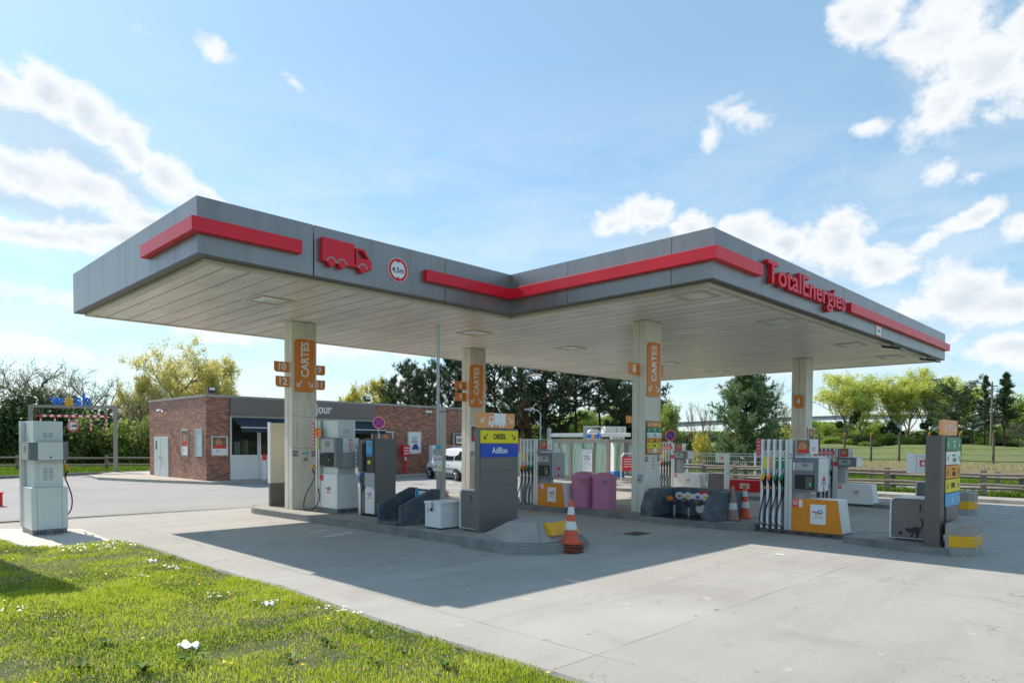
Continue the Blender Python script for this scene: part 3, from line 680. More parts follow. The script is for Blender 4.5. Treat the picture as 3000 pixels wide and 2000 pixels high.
mb = MB(FR('-u', (14.6, 9.7, 0))); mb.box(-.20, -.08, .93, 1.06, .001, .045); mb.k = 1; mb.disc((-.14, .98), .018, .045, .05, 12); mb.k = 2; mb.box(-.20, -.04, 1.07, 1.11, .001, .004); mb.build('call_box', ['lgrey', 'black', 'lblue'], c3)
nosmoke(c2, '-v', (15.0, 16.72, 0), .04, 1.46, .15)
# big lettering etc. on the fascia
TE_T = FT('-v', (14.14, 6.49, 5.53), 0, 0, .07)
te = text('fascia_lettering', 'TotalEnergies', .66, 'red', None, TE_T, .05, .010, 'LEFT', .98)
bb = [v.co.x for v in te.data.vertices]; sc_ = 4.60/(max(bb)-min(bb)); x0_ = min(bb)
for v in te.data.vertices: v.co.x = 14.12+(v.co.x-x0_)*sc_
tag(te, 'long raised red lettering reading TotalEnergies on the right canopy fascia', 'lettering')
# lorry emblem
mb = MB(FR('-v', (6.80, 11.9, 5.28))); zz = .12
W_, H_ = 1.10, .50
mb.prism([(0, .06), (.70, .06), (.70, .50), (0, .50)], 0, zz)
mb.prism([(.70, .06), (.73, .06), (.73, .12), (.70, .12)], 0, zz)
mb.prism([(.735, .06), (1.10, .06), (1.10, .21), (1.06, .26), (.735, .26)], 0, zz)
mb.prism([(.735, .26), (.775, .26), (.775, .40), (.735, .44)], 0, zz); mb.prism([(.735, .44), (.775, .40), (.90, .40), (.93, .44)], 0, zz)
mb.prism([(.90, .40), (1.02, .26), (1.06, .26), (.93, .44)], 0, zz)
for cx in (.20, .43, .90): mb.disc((cx, .05), .075, 0, zz+.003, 20)
mb.k = 1
for cx in (.20, .43, .90): mb.ring((cx, .05), .083, .112, zz-.004, zz+.002, 16, 0, 180)
tag(mb.build('lorry_emblem', ['red', 'fascia']), 'red raised lorry silhouette on the left part of the canopy fascia', 'emblem')
def round_sign(name, cx, cz, r, f, o, txt, size, tris=True, ring=.22):
    mb = MB(FR(f, o)); mb.disc((cx, cz), r, 0, .02, 36); mb.k = 1; mb.ring((cx, cz), r*(1-ring-.05), r*.95, .02, .024, 36)
    mb.k = 2
    if tris:
        for s in (-1, 1): mb.prism([(cx-.04*r/.25, cz+s*r*.72), (cx+.04*r/.25, cz+s*r*.72), (cx, cz+s*r*.56)][::s], .02, .023)
    return mb
t = thing('height_limit_sign', 'round red-rimmed white sign reading 4,5m on the canopy fascia', 'sign', (8.62, 11.9, 5.50))
mb = round_sign('s', 0, 0, .25, '-v', (0, -.002, 0), '', 0); mb.build('sign_disc', ['whitegraph', 'red', 'navy'], t)
text('lettering', '4,5m', .155, 'navy', t, FT('-v', (0, -.024, -.01)), .002, .003)
t = thing('height_limit_plate', 'small white rectangular plate reading 4,5m low on the right canopy fascia', 'sign', (21.75, 6.49, 5.2))
mb = MB(FR('-v', (0, -.002, 0))); mb.box(-.22, .22, -.16, .16, 0, .015); mb.k = 1; mb.box(-.22, .22, .13, .16, .015, .018).box(-.22, .22, -.16, -.13, .015, .018); mb.build('plate', ['whitegraph', 'logored'], t)
text('lettering', '4,5m', .13, 'ink', t, FT('-v', (0, -.018, 0)), .002)
# floodlights hung from the fascia
def floodlight(u, v, z, label, f='-v', grp=None):
    t = thing('floodlight', label, 'floodlight', (u, v, z), 0, grp)
    s = 1 if f == '-v' else -1
    for x in (-.13, .13): mb = MB(); mb.tube([(x, 0, 0), (x, -.10*s, -.05), (x, -.12*s, -.20)], .016, 6); mb.build('bracket', 'black', t)
    mb = MB(); mb.hexa([(-.3, -.42*s, -.30), (.3, -.42*s, -.30), (.3, .1*s, -.2), (-.3, .1*s, -.2)], [(-.3, -.42*s, -.25), (.3, -.42*s, -.25), (.3, .1*s, -.14), (-.3, .1*s, -.14)])
    h = mb.build('lamp_head', 'black', t, bevel=.01)
    mb = MB(); mb.hexa([(-.26, -.38*s, -.302), (.26, -.38*s, -.302), (.26, .06*s, -.212), (-.26, .06*s, -.212)], [(-.26, -.38*s, -.299), (.26, -.38*s, -.299), (.26, .06*s, -.209), (-.26, .06*s, -.209)]); mb.build('lens', 'lens', h)
    return t
floodlight(22.9, 6.55, 5.03, 'black floodlight hanging under the right fascia below the small white plate')
floodlight(27.0, 6.55, 5.03, 'black floodlight hanging by the far right corner of the canopy')
floodlight(21.5, 19.72, 5.03, 'floodlight hanging from the rear canopy edge in front of the pines', '+v')
floodlight(25.6, 19.72, 5.03, 'floodlight at the rear canopy edge, half hidden by the column with the 8 plate', '+v')

# signs on columns
def cartes(u, v, z0, z1, w, label, lab_u=0):
    t = thing('card_lane_sign', label, 'sign', (u, v, z0), 0, 'orange card lane signs on the columns')
    h = z1-z0; mb = MB(FR('-v')); mb.prism(rrect(0, w, 0, h, .12, 'tl br'), 0.001, .03); p = mb.build('sign_panel', 'orange', t)
    text('lettering', 'CARTES', .30, 'whitegraph', p, FT('-v', (0, -.032, 0), w*.52, h*.615, 0, 90), .002, .008, 'CENTER', .86)
    mb = MB(FR('-v')); mb.arrow(w*.22, .20, .15, -1, .031, .034); mb.arrow(w*.78, .20, .15, 1, .031, .034); mb.build('arrows', 'whitegraph', p)
cartes(8.64, 16.37, 3.18, 4.53, .56, 'orange vertical CARTES sign on the column between the plates 10 and 9')
cartes(14.95, 16.70, 3.05, 4.43, .58, 'orange vertical CARTES sign on the column behind the diesel price totem')
cartes(14.64, 9.70, 3.08, 4.44, .57, 'orange vertical CARTES sign on the column beside the 8 plate')
def numplate(u0, u1, v, z0, z1, s, label, cor='bl tr', mt='orange'):
    t = thing('pump_number_plate', label, 'number plate', (u0, v, z0), 0, 'orange pump number plates on the columns')
    w, h = u1-u0, z1-z0; mb = MB(FR('-v')); mb.prism(rrect(0, w, 0, h, min(.09, h*.3), cor), 0, .012); p = mb.build('plate', mt, t)
    if s: text('lettering', s, h*.92, 'whitegraph', p, FT('-v', (0, -.014, 0), w*.5, h*.5), .002, .008)
numplate(8.15, 8.56, 16.5, 3.66, 3.93, '10', 'orange plate reading 10, upper left on the column nearest the brick shop', 'bl')
numplate(8.19, 8.56, 16.5, 3.28, 3.56, '12', 'orange plate reading 12, below the 10 plate', 'bl')
numplate(9.28, 9.62, 16.55, 3.66, 3.92, '9', 'orange plate reading 9, right of the CARTES column above the 11', 'br')
numplate(9.28, 9.62, 16.55, 3.27, 3.53, '11', 'orange plate reading 11, right of the CARTES column', 'br')
numplate(14.47, 14.98, 16.88, 3.60, 3.87, '6', 'orange plate reading 6, left of the middle column', 'bl')
numplate(14.48, 14.98, 16.88, 3.23, 3.51, '9', 'orange plate reading 9, left of the middle column below the 6', 'bl')
numplate(15.71, 15.93, 16.9, 3.59, 3.87, '5', 'orange plate reading 5, peeping out right of the middle column', 'br')
numplate(14.10, 14.59, 9.88, 3.60, 3.90, '8', 'orange plate reading 8, left of the right-hand CARTES column', 'bl tr')
numplate(15.30, 15.70, 9.9, 3.62, 3.94, '', 'orange plate edge-on behind the right side of the right-hand CARTES column', 'br')
t = thing('pump_number_plate', 'orange plate reading 4 on the farthest right column', 'number plate', (24.90, 10.03, 3.20), 0, 'orange pump number plates on the columns')
mb = MB(FR('-u')); mb.prism(rrect(-.15, .15, 0, .46, .09, 'bl tr'), 0, .05); p = mb.build('plate', 'orange', t); text('lettering', '4', .30, 'whitegraph', p, FT('-u', (-.052, 0, 0), 0.0, .23), .002, .004)
t = thing('pump_number_plate', 'orange plate reading 2, low behind the left of the right-hand CARTES column', 'number plate', D(1843, 36)+(2.95,), 0, 'orange pump number plates on the columns')
mb = MB(FR('-v')); mb.box(-.3, .2, 0, .38, 0, .02); p = mb.build('plate', 'orange', t); text('lettering', '2', .28, 'whitegraph', p, FT('-v', (0, -.022, 0), 0, .18), .002, .003)
def totem_row(parent, x0, x1, y0, y1, mt, txt, ink, sub=None, truck=False, pic=None, la=True, z=.0, size=None):
    mb = MB(FR('-v')); mb.box(x0, x1, y0, y1, z, z+.008); p = mb.build('sign_face', mt, parent)
    h = y1-y0; w = x1-x0; cy = (y0+y1)/2
    mb = MB(FR('-v'))
    if la: mb.arrow(x0+w*.13, cy, h*.42, -1, z+.009, z+.011)
    mb.arrow(x0+w*.87, cy, h*.42, 1, z+.009, z+.011); mb.build('arrows', ink, p)
    if txt: text('lettering', txt, size or h*(.40 if sub else .46), ink, p, FT('-v', (0, -z-.010, 0), (x0+x1)/2+(w*.05 if sub else 0), cy-(h*.17 if sub else 0)), .001, h*.018, sx_=.85)
    if sub: text('lettering', sub, h*.24, ink, p, FT('-v', (0, -z-.010, 0), (x0+x1)/2, cy+h*.22), .001, .001)
    return p
def lorry(mb, x, y, s, z0, z1, flip=False):
    f = (lambda a: x+s*a) if not flip else (lambda a: x+s*(1.1-a))
    def P(pts): pts = [(f(a), y+s*b) for a, b in pts]; return pts[::-1] if flip else pts
    mb.prism(P([(.36, .07), (1.08, .07), (1.08, .60), (.36, .60)]), z0, z1)
    mb.prism(P([(0, .07), (.32, .07), (.32, .24), (.02, .24)]), z0, z1); mb.prism(P([(.02, .24), (.07, .24), (.11, .42), (.07, .46)]), z0, z1); mb.prism(P([(.07, .46), (.11, .41), (.32, .41), (.32, .46)]), z0, z1); mb.prism(P([(.27, .24), (.32, .24), (.32, .41), (.27, .41)]), z0, z1)
    for a in (.2, .72, .93): mb.disc((f(a), y+s*.06), s*.085, z0, z1+.001, 16)
    k = mb.k; mb.k = 1
    for a in (.2, .72, .93): mb.ring((f(a), y+s*.06), s*.085, s*.105, z1, z1+.0015, 16)
    mb.k = k
# lane panel on the right-hand column
t = thing('fuel_lane_panel', 'framed panel of six coloured fuel rows on the column beside the slate fill-point housing', 'sign', (14.61, 9.70, 1.62))
mb = MB(FR('-v')); mb.box(0, .70, 0, .84, .001, .03); f = mb.build('frame', 'dtaupe', t)
rows = [('osign', 'CARTES', 'whitegraph', None), ('green', '98', 'whitegraph', 'excellium'), ('whitegraph', '95-E10', 'green', 'sans plomb'), ('osign', 'DIESEL', 'ink', 'excellium'), ('ysign', 'DIESEL', 'ink', None), ('osign', '', 'whitegraph', None)]
for i, (mt_, tx_, ik, sb) in enumerate(rows):
    y1 = .82-i*.134; totem_row(t, .03, .67, y1-.130, y1, mt_, tx_, ik, sb, z=.031)
mb = MB(FR('-v')); lorry(mb, .24, .03, .20, .041, .044); mb.build('lorry_symbol', ['whitegraph', 'osign'], t)

# ================================================================== ISLANDS
def island(name, poly, h, zb=0., top='slab', side='kerb', capw=.12):
    mb = MB(); n = len(poly); c = Vector((sum(p[0] for p in poly)/n, sum(p[1] for p in poly)/n))
    inn = []
    for i in range(n):
        a, b, d = Vector(poly[i-1]), Vector(poly[i]), Vector(poly[(i+1) % n])
        e1 = (b-a).normalized(); e2 = (d-b).normalized(); n1 = Vector((-e1.y, e1.x)); n2_ = Vector((-e2.y, e2.x)); q = (n1+n2_); q = q/max(.3, q.dot(n1))
        inn.append(tuple(b+q*capw))
    mb.prism(poly, zb-.04, zb+h-.012)
    for i in range(n):
        j = (i+1) % n; mb.hexa([(*poly[i], zb+h-.012), (*poly[j], zb+h-.012), (*inn[j], zb+h-.012), (*inn[i], zb+h-.012)], [(*poly[i], zb+h), (*poly[j], zb+h), (*inn[j], zb+h), (*inn[i], zb+h)])
    mb.k = 1; mb.prism(inn, zb+h-.011, zb+h-.003)
    o = mb.build(name, [side, top], bevel=.012); o['kind'] = 'structure'; return o
island('pump_island', [(8.05, 17.6), (8.0, 17.3), (8.35, 9.2), (10.2, 9.2), (10.2, 18.0), (9.9, 18.3), (8.4, 18.3)][::1], .15)
island('pump_island', [(14.1, 15.2), (14.10, 11.9), (16.1, 11.9), (16.1, 18.2), (14.3, 18.2)], .14)
island('pump_island', [(14.25, 11.88), (14.12, 10.0), (13.95, 8.3), (14.0, 7.2), (14.28, 6.66), (15.6, 6.66), (15.9, 7.4), (16.0, 11.88)], .15)
island('pump_island', [(13.92, 4.72), (13.55, 3.6), (13.52, 2.9), (14.9, 2.9), (15.1, 3.6), (15.05, 4.72)], .13)
island('pump_island', [(24.95, 7.5), (24.8, 6.9), (24.5, 5.0), (25.9, 5.0), (26.2, 7.5)], .14, -.235)
island('pump_island', [(24.85, 18.8), (24.8, 9.5), (28.2, 9.5), (28.2, 18.8)], .15, -.235)

# ---- concrete end block of the near island (lower plinth, sloping upper mass)
t = thing('kerb_end_block', 'grey sloping concrete block with one yellow reflector closing the near pump island', 'concrete block', (9.3, 8.3, 0))
def loc(poly, o=(9.3, 8.3)): return [(a-o[0], b-o[1]) for a, b in poly]
lo = loc([(8.17, 9.40), (8.15, 8.9), (8.20, 8.15), (8.60, 7.68), (9.25, 7.53), (9.80, 7.68), (10.15, 8.1), (10.22, 9.4)])
sc = lambda p, k, dy=0: [(a*k, b*k+dy) for a, b in p]
mb = MB(); mb.frus(lo, -.04, sc(lo, .985), .145); mb.frus(sc(lo, .985), .146, sc(lo, .95), .175)
mb.build('plinth', 'kerb', t, bevel=.02)
ub = loc([(8.27, 9.38), (8.30, 8.35), (8.68, 7.86), (9.28, 7.72), (9.72, 7.84), (10.02, 8.18), (10.08, 9.38)])
ut = [(*p, z) for p, z in zip(loc([(8.80, 9.36), (8.56, 8.55), (8.82, 8.05), (9.28, 7.99), (9.66, 8.08), (9.95, 8.45), (10.0, 9.36)]), (.20, .49, .50, .50, .50, .50, .46))]
mb = MB(); mb.add([(*p, .176) for p in ub]+ut, [(i, (i+1) % 7, 7+(i+1) % 7, 7+i) for i in range(7)]+[(8, 9, 10, 11, 12, 13), (7, 8, 13), (6, 5, 4, 3, 2, 1, 0)]); um = mb.build('upper_mass', 'greypaint', t, bevel=.012)
for i in (2, 4, 5):
    mb = MB(); mb.tube([Vector((*ub[i], .178)), Vector(ut[i])], .009, 5); mb.build('seam', 'kerb', um)
mb = MB(); P4 = loc([(8.93, 7.80), (9.72, 7.84), (9.72, 8.02), (8.93, 8.02)]); P5 = loc([(8.93, 7.95), (9.72, 7.99), (9.72, 8.06), (8.93, 8.06)]); mb.hexa([(*p, .285) for p in P4], [(*p, .492) for p in P5]); mb.build('reflector', 'yellow', t)

# ---- traffic cones
def cone(mb, x, y, z, h=.72, s=.30, tilt=(0, 0), bands=True, base=True):
    prof = [(.155, .03), (.15, .06), (.135, .09)]
    pass
def build_cone(name, label, x, y, z, body='conered', base='conebase', band='conewhite', n_stack=0, h=.75, lean=0., rz=.2, group=None, top=.028):
    t = thing(name, label, 'traffic cone', (x, y, z), rz, group)
    rnd = random.Random(int(x*100+y*10))
    zc = 0
    for k in range(n_stack):
        mb = MB(); s = .19; a = rnd.uniform(-.12, .12); dz = [rnd.uniform(-.008, .008) for _ in range(4)]
        cs = [(s*math.cos(R(45+90*i)+a)*1.41, s*math.sin(R(45+90*i)+a)*1.41) for i in range(4)]
        ring_ = []
        for i in range(4):
            p, q = Vector(cs[i]), Vector(cs[(i+1) % 4])
            for f_ in (.1, .5, .9): ring_.append((p*(1-f_)+q*f_, dz[i]*(1-f_)+dz[(i+1) % 4]*f_+(-.010 if f_ == .5 else 0)))
        mb.hexa([(p.x, p.y, zc+d_) for p, d_ in ring_], [(p.x*.97, p.y*.97, zc+d_+.016) for p, d_ in ring_])
        mb.lathe([(.150, .014), (.135, .034)], 20, (0, 0, zc))
        mb.build('stacked_base', base, t); zc += .040
    mb = MB(); s = .185; mb.prism([(s*a, s*b) for a, b in ((-1, -.75), (-.75, -1), (.75, -1), (1, -.75), (1, .75), (.75, 1), (-.75, 1), (-1, .75))], zc, zc+.022); mb.build('foot', body if body == 'conered' else base, t, bevel=.006)
    mb = MB(); r0, r1 = .135, top; H = h-.022
    lv = [0, .05, .30, .47, .68, .84, 1.0]; r = lambda f_: r0+(r1-r0)*f_+(.02 if f_ == 0 else 0)
    prof = [(r(0), zc+.022)]+[(r(f_), zc+.022+H*f_) for f_ in lv[1:]]+[(r(1)*.8, zc+.022+H)]
    mb.lathe(prof, 28); b_ = mb.build('body', body, t, smooth=True)
    for f0, f1 in ((.30, .50), (.66, .84)):
        if body != 'conered' and f0 > .5: continue
        mb = MB(); n_ = 28
        for (ra, za, rb, zb_) in ((r(f0)+.002, zc+.022+H*f0, r(f1)+.002, zc+.022+H*f1),):
            vs = [(ra*math.cos(2*math.pi*k/n_), ra*math.sin(2*math.pi*k/n_), za) for k in range(n_)]+[(rb*math.cos(2*math.pi*k/n_), rb*math.sin(2*math.pi*k/n_), zb_) for k in range(n_)]
            mb.add(vs, [(k, (k+1) % n_, n_+(k+1) % n_, n_+k) for k in range(n_)])
        mb.build('reflective_band', band, b_, smooth=True)
    if lean: t.rotation_euler = (lean, 0, rz)
    return t
build_cone('traffic_cone', 'orange and white cone on stacked dirty bases before the yellow reflector', *G(1672, 1617), 0, n_stack=4, rz=.15)
build_cone('traffic_cone', 'grimy faded cone with one pale band beside the slate fill-point housing', *G(1820+1380/4.2375, 1200+1368/4.2375, .15), .15, 'coneold', 'conebase', h=.78, rz=.5)
build_cone('traffic_cone', 'clean orange cone right behind the grimy faded one', *G(1820+1530/4.2375, 1200+1342/4.2375, .15), .15, h=.76, rz=.3)
build_cone('traffic_cone', 'small orange cone on stacked bases left of the middle column', 14.3, 17.3, .14, n_stack=4, rz=.3, h=.70)

# ---- logo made of coloured strokes, in a face frame
def logo(parent, T, s, plate=None, name='logo', word=True):
    mb = MB(T); w = s*.085
    if plate: pw, ph = plate; mb.box(-pw/2, pw/2, -ph/2, ph/2, 0, .003)
    z = .003 if plate else 0
    c = (s*.17, s*.16); r = s*.20
    cols = [(0, -35, 'b')]
    mb.k = 3; mb.stroke(mb.arc(c, r, 185, 0, 12), w, z, z+.002)          # blue upper arc
    mb.k = 5; mb.stroke(mb.arc(c, r, 250, 320, 6), w, z, z+.0021)        # yellow tail
    mb.k = 4; mb.stroke(mb.arc(c, r, 190, 255, 6), w, z, z+.0022)        # green
    mb.k = 1; mb.stroke([(-s*.45, s*.23), (-s*.25, s*.19), (-s*.05, s*.15), (s*.12, s*.14)], w*1.15, z, z+.003)
    mb.k = 2; mb.stroke([(s*.12, s*.14), (s*.27, s*.13), (s*.35, s*.16)], w*1.1, z, z+.0032)
    mb.k = 6; mb.stroke([(-s*.22, s*.15), (-s*.16, s*.04), (-s*.13, -s*.08)], w, z, z+.0026)
    o = mb.build(name, ['whitegraph', 'logored', 'logopurple', 'logoblue', 'logogreen', 'logoyel', 'logoor'], parent)
    if word: text('lettering', 'TotalEnergies', s*.155, 'logored', o, T @ Matrix.Translation((0, -s*.24, z)), .001, .0005)
    return o
def poster_art(parent, T, w, h, banner=True, name='photo'):
    """generic travel-style picture: brown ground, warm glow, a figure, red banner, white foot"""
    mb = MB(T); mb.box(0, w, 0, h, 0, .002)
    mb.k = 1; mb.lathe([(h*.28, .002), (h*.28, .0026)], 16, (w*.45, h*.52, 0))
    mb.k = 2; mb.lathe([(h*.13, .0026), (h*.13, .0032)], 14, (w*.42, h*.74, 0)); mb.prism([(w*.22, h*.28), (w*.70, h*.28), (w*.55, h*.62), (w*.33, h*.62)], .0026, .003)
    mb.k = 3; mb.box(w*.08, w*.92, h*.06, h*.30, .0032, .004)
    return mb.build(name, ['pbrown', 'porange', 'skin', 'logored'], parent)

# ---- nozzle and hose
def nozzle(parent, T, colr, mt, hose, scale=1.):
    """pistol hanging in its slot; T frame: x right, y up, z out"""
    mb = MB(T); mb.tube([(0, .12, .03), (-.01, .02, .05), (-.03, -.06, .08)], [.012, .014, .020], 8); mb.k = 1
    mb.tube([(.0, .01, .05), (-.03, -.07, .085), (-.045, -.12, .10)], [.026, .038, .030], 8)
    mb.k = 2; mb.tube([(-.03, -.12, .09), (-.02, -.20, .06), (-.0, -.26, .05)], [.022, .020, .020], 8); mb.tube([(.01, -.05, .05), (.03, -.12, .04), (.0, -.2, .05)], .007, 6)
    mb.k = 1; mb.tube([(0, -.26, .05), (0, -.31, .05)], [.022, .020], 8)
    n_ = mb.build('nozzle', ['alu', mt, 'black'], parent, smooth=True)
    h = MB(T)
    pts = [Vector((0, -.30, .05))]+[Vector(p) for p in hose]
    sm = []
    for i in range(len(pts)-1):
        p0_, p1_, p2_, p3_ = pts[max(i-1, 0)], pts[i], pts[i+1], pts[min(i+2, len(pts)-1)]
        for k in range(5):
            s_ = k/5; sm.append(.5*((2*p1_)+(-p0_+p2_)*s_+(2*p0_-5*p1_+4*p2_-p3_)*s_*s_+(-p0_+3*p1_-3*p2_+p3_)*s_**3))
    sm.append(pts[-1]); h.tube(sm, .013, 8); h.build('hose', 'rubber', parent, smooth=True)

M['nz_y'] = mat('amber nozzle grip', (.75, .36, .01), .4); M['nz_o'] = mat('orange nozzle grip', (.78, .15, .02), .4); M['nz_g'] = mat('green nozzle grip', (.01, .22, .09), .4); M['nz_b'] = mat('blue nozzle grip', (.01, .12, .5), .4)
def pump_multi(x, y, z, label, num, cab='orangep', big=True, clen=1.02, bayw=.68, banner=False, group='multi-fuel pumps under the canopy', nnoz=4):
    """x: plane of the face towards the left lane, y: near end; cabinet then nozzle tower going away"""
    t = thing('fuel_pump', label, 'fuel pump', (x, y, z), 0, group)
    Wd = .52; y1 = .05+clen; y2 = y1+bayw
    mb = MB(); mb.box(.02, Wd-.02, .0, y2+.02, -.02, .095); mb.k = 1
    for k in range(5): mb.box(.012, .019, .25+k*.3, .40+k*.3, .035, .06)
    mb.build('plinth', ['dtaupe', 'black'], t)
    # cabinet, near end leaning back
    mb = MB(); A = [(.0, .05), (Wd, .05), (Wd, y1-.003), (.0, y1-.003)]; B = [(.0, .15), (Wd, .15), (Wd, y1-.003), (.0, y1-.003)]
    mb.frus([(a+.012 if a == 0 else a-.012, b) for a, b in A], .10, [(a+.012 if a == 0 else a-.012, b) for a, b in B], .775); cb = mb.build('cabinet', 'white', t, bevel=.012)
    for f, s in (('-u', 0), ('+u', Wd)):
        mb = MB(); e = -.004 if s == 0 else Wd+.004; i_ = .010 if s == 0 else Wd-.010
        mb.hexa([(e, .055, .10), (e, y1-.006, .10), (e, y1-.006, .775), (e, .155, .775)], [(i_, .055, .10), (i_, y1-.006, .10), (i_, y1-.006, .775), (i_, .155, .775)])
        fp = mb.build('front_panel', cab, t)
        if s == 0:
            T = FR('-u', (-.006, 0, 0)) @ Matrix.Translation((-(clen*.52), .47, 0)); logo(fp, T, .24, (.31, .40) if cab == 'orangep' else None)
            mb = MB(FR('-u', (-.006, 0, 0))); mb.box(-y1+.02, -y1+.15, .60, .745, 0, .003); mb.k = 1; mb.box(-y1+.15, -y1+.22, .60, .745, 0, .003); mb.k = 2
            for k in range(5): mb.box(-y1+.03, -y1+.13, .72-k*.02, .728-k*.02, .003, .004)
            mb.build('notice', ['logored', 'whitegraph', 'whitegraph'], fp)
            mb = MB(FR('-u', (-.006, 0, 0))); mb.disc((-(clen*.52), .735), .010, 0, .004, 12); mb.build('lock', 'black', fp)
    # nozzle tower
    mb = MB(); pw = .16
    mb.box(0, Wd, y1+.001, y1+pw-.002, .10, 2.0); mb.k = 1; mb.box(-.004, -.0005, y1+.08, y1+.086, .1, 2.0)
    post = mb.build('end_post', ['alu', 'dtaupe'], t, bevel=.004)
    mb = MB(); mb.box(.10, Wd-.10, y1+pw, y2, .10, 1.995); core = mb.build('tower_core', 'pgrey', t)
    n_ = nnoz; sw = (y2-y1-pw)/n_
    mb = MB()
    for k in range(n_+1):
        yy = y1+pw+k*sw; w2 = .034 if k < n_ else .05
        if k == 0: continue
        for a, b in ((0, .098), (Wd-.098, Wd)): mb.box(a, b, yy-.05, yy, .10, 2.0)
    mb.build('white_rails', 'white', t)
    cols = [('nz_g', 'green'), ('nz_g', 'green'), ('nz_o', 'orangefade'), ('nz_y', 'ysign')]
    if nnoz == 3: cols = cols[:2]+cols[2:3]
    tx = ['98', '95', '', '']
    for k in range(n_):
        yy = y1+pw+k*sw+(sw-.05)/2
        mb = MB(FR('-u', (.099, 0, 0))); hw = (sw-.05)/2
        mb.box(-yy-hw, -yy+hw, 1.62, 1.76, 0, .07); mb.k = 1; mb.box(-yy-hw*.6, -yy+hw*.6, 1.64, 1.74, .07, .072); mb.k = 0; mb.box(-yy-hw*.3, -yy+hw*.3, 1.65, 1.73, .072, .074)
        mb.build('slot_plate', ['whitegraph', 'ink'], t)
        mb = MB(FR('-u', (.099, 0, 0))); mb.box(-yy-hw, -yy+hw, 1.37, 1.615, 0, .072); q = mb.build('grade_label', cols[k][1], t)
        if tx[k]: text('lettering', tx[k], .055, 'whitegraph', q, FT('-u', (.099-.0735, 0, 0), -yy, 1.56), .0005, .001)
        mb = MB(FR('-u', (.099, 0, 0))); mb.box(-yy-hw, -yy+hw, .80, 1.365, 0, .03); mb.build('nozzle_boot', 'black', t)
        sgn = random.Random(k+int(y*7)).uniform(-.03, .09)
        nozzle(t, FR('-u', (.06, 0, 0)) @ Matrix.Translation((-yy, 1.25, 0)), None, cols[k][0], [(-.02, -.5, .07), (-.07-sgn, -.8, .08), (-.08-sgn, -1.02, .07), (.02, -1.12, .05), (.05, -1.10, .02)])
    # number block and sticker blade
    mb = MB(FR('-u', (-.001, 0, 0))); mb.box(-y1-.085, -y1-.02, 1.60, 1.70, 0, .003); q = mb.build('number_block', 'notice', t); text('lettering', num, .085, 'whitegraph', q, FT('-u', (-.0045, 0, 0), -y1-.052, 1.65), .0005, .002)
    mb = MB(FR('-u', (.05, 0, 0))); mb.box(-y2-.125, -y2-.01, 1.60, 2.01, 0, .02); mb.k = 1
    mb.box(-y2-.118, -y2-.018, 1.66, 2.0, .02, .022); mb.k = 0
    for k in range(4): mb.box(-y2-.095, -y2-.04, 1.70+k*.075, 1.735+k*.075, .022, .0235)
    mb.build('notice', ['lgrey', 'logored', 'whitegraph'], t)
    # neck wall and head
    mb = MB(); mb.box(.10, Wd-.10, y1-.22, y1-.001, .776, 1.995); mb.build('neck', 'lgrey', t)
    if big:
        h0, h1, hy0 = .925, 1.62, y1-.53
        mb = MB(); mb.box(-.03, Wd+.03, hy0, y1-.24, h0, h1); mb.box(-.03, .098, y1-.239, y1-.003, h0, h1); mb.box(Wd-.098, Wd+.03, y1-.239, y1-.003, h0, h1); hd = mb.build('display_head', 'pgrey', t, bevel=.01)
        mb = MB(); mb.box(.0, Wd, hy0-.012, hy0-.001, h0+.01, h1-.012); mb.k = 1; mb.box(.08, Wd-.06, hy0-.014, hy0-.0125, h0+.36, h0+.364); q = mb.build('side_cover', ['lgrey' if num != '8' else 'white', 'pgrey'], hd)
        mb = MB(FR('-v', (0, hy0-.013, 0))); mb.box(.20, .34, h0+.22, h0+.30, 0, .003); mb.k = 1; mb.box(.16, .38, h0+.13, h0+.215, 0, .003); mb.k = 0; mb.box(.24, .30, h0+.02, h0+.11, 0, .003); mb.build('notice', ['logored', 'lgrey'], hd)
        F = FR('-u', (-.031, 0, 0)); yc = -(hy0+y1)/2
        mb = MB(F); mb.box(yc-.17, yc+.17, 1.36, 1.52, 0, .006); mb.k = 1; mb.box(yc-.05, yc+.08, 1.44, 1.50, .006, .008); mb.k = 2; mb.box(yc-.235, yc-.19, 1.36, 1.52, 0, .006); mb.build('price_display', ['lgrey', 'screen', 'pump'], hd)
        mb = MB(F); mb.box(yc-.19, yc+.20, .97, 1.27, 0, .01); mb.k = 1; mb.box(yc+.03, yc+.17, 1.0, 1.23, .01, .018)
        for k in range(3): mb.box(yc+.05, yc+.15, 1.03+k*.07, 1.05+k*.07, .018, .022)
        mb.k = 2; mb.disc((yc+.125, 1.10), .010, .022, .026, 8); mb.disc((yc+.125, 1.06), .008, .022, .026, 8); mb.build('card_terminal', ['black', 'dtaupe', 'greenled'], hd)
    else:
        h0, h1, hy0 = 1.36, 1.68, y1-.62
        mb = MB(); mb.box(-.06, Wd+.06, hy0, y1-.24, h0, h1); mb.box(-.06, .098, y1-.239, y1-.003, h0, h1); hd = mb.build('display_head', 'pgrey', t, bevel=.01)
        mb = MB(); mb.box(-.02, Wd, hy0-.012, hy0-.001, h0+.01, h1-.012); mb.build('side_cover', 'white', hd)
        mb = MB(FR('-u', (-.061, 0, 0))); yc = -(hy0+y1)/2-.05; mb.box(yc-.19, yc+.19, h0+.06, h1-.07, 0, .006); mb.k = 1; mb.box(yc-.08, yc+.08, h0+.13, h1-.1, .006, .008); mb.build('price_display', ['lgrey', 'screen'], hd)
        mb = MB(FR('-u', (-.001, 0, 0))); mb.box(-y1+.0-.14, -y1+.04-.14+.09, 1.38, 1.52, .0, .03); mb.build('notice', 'logored', t)
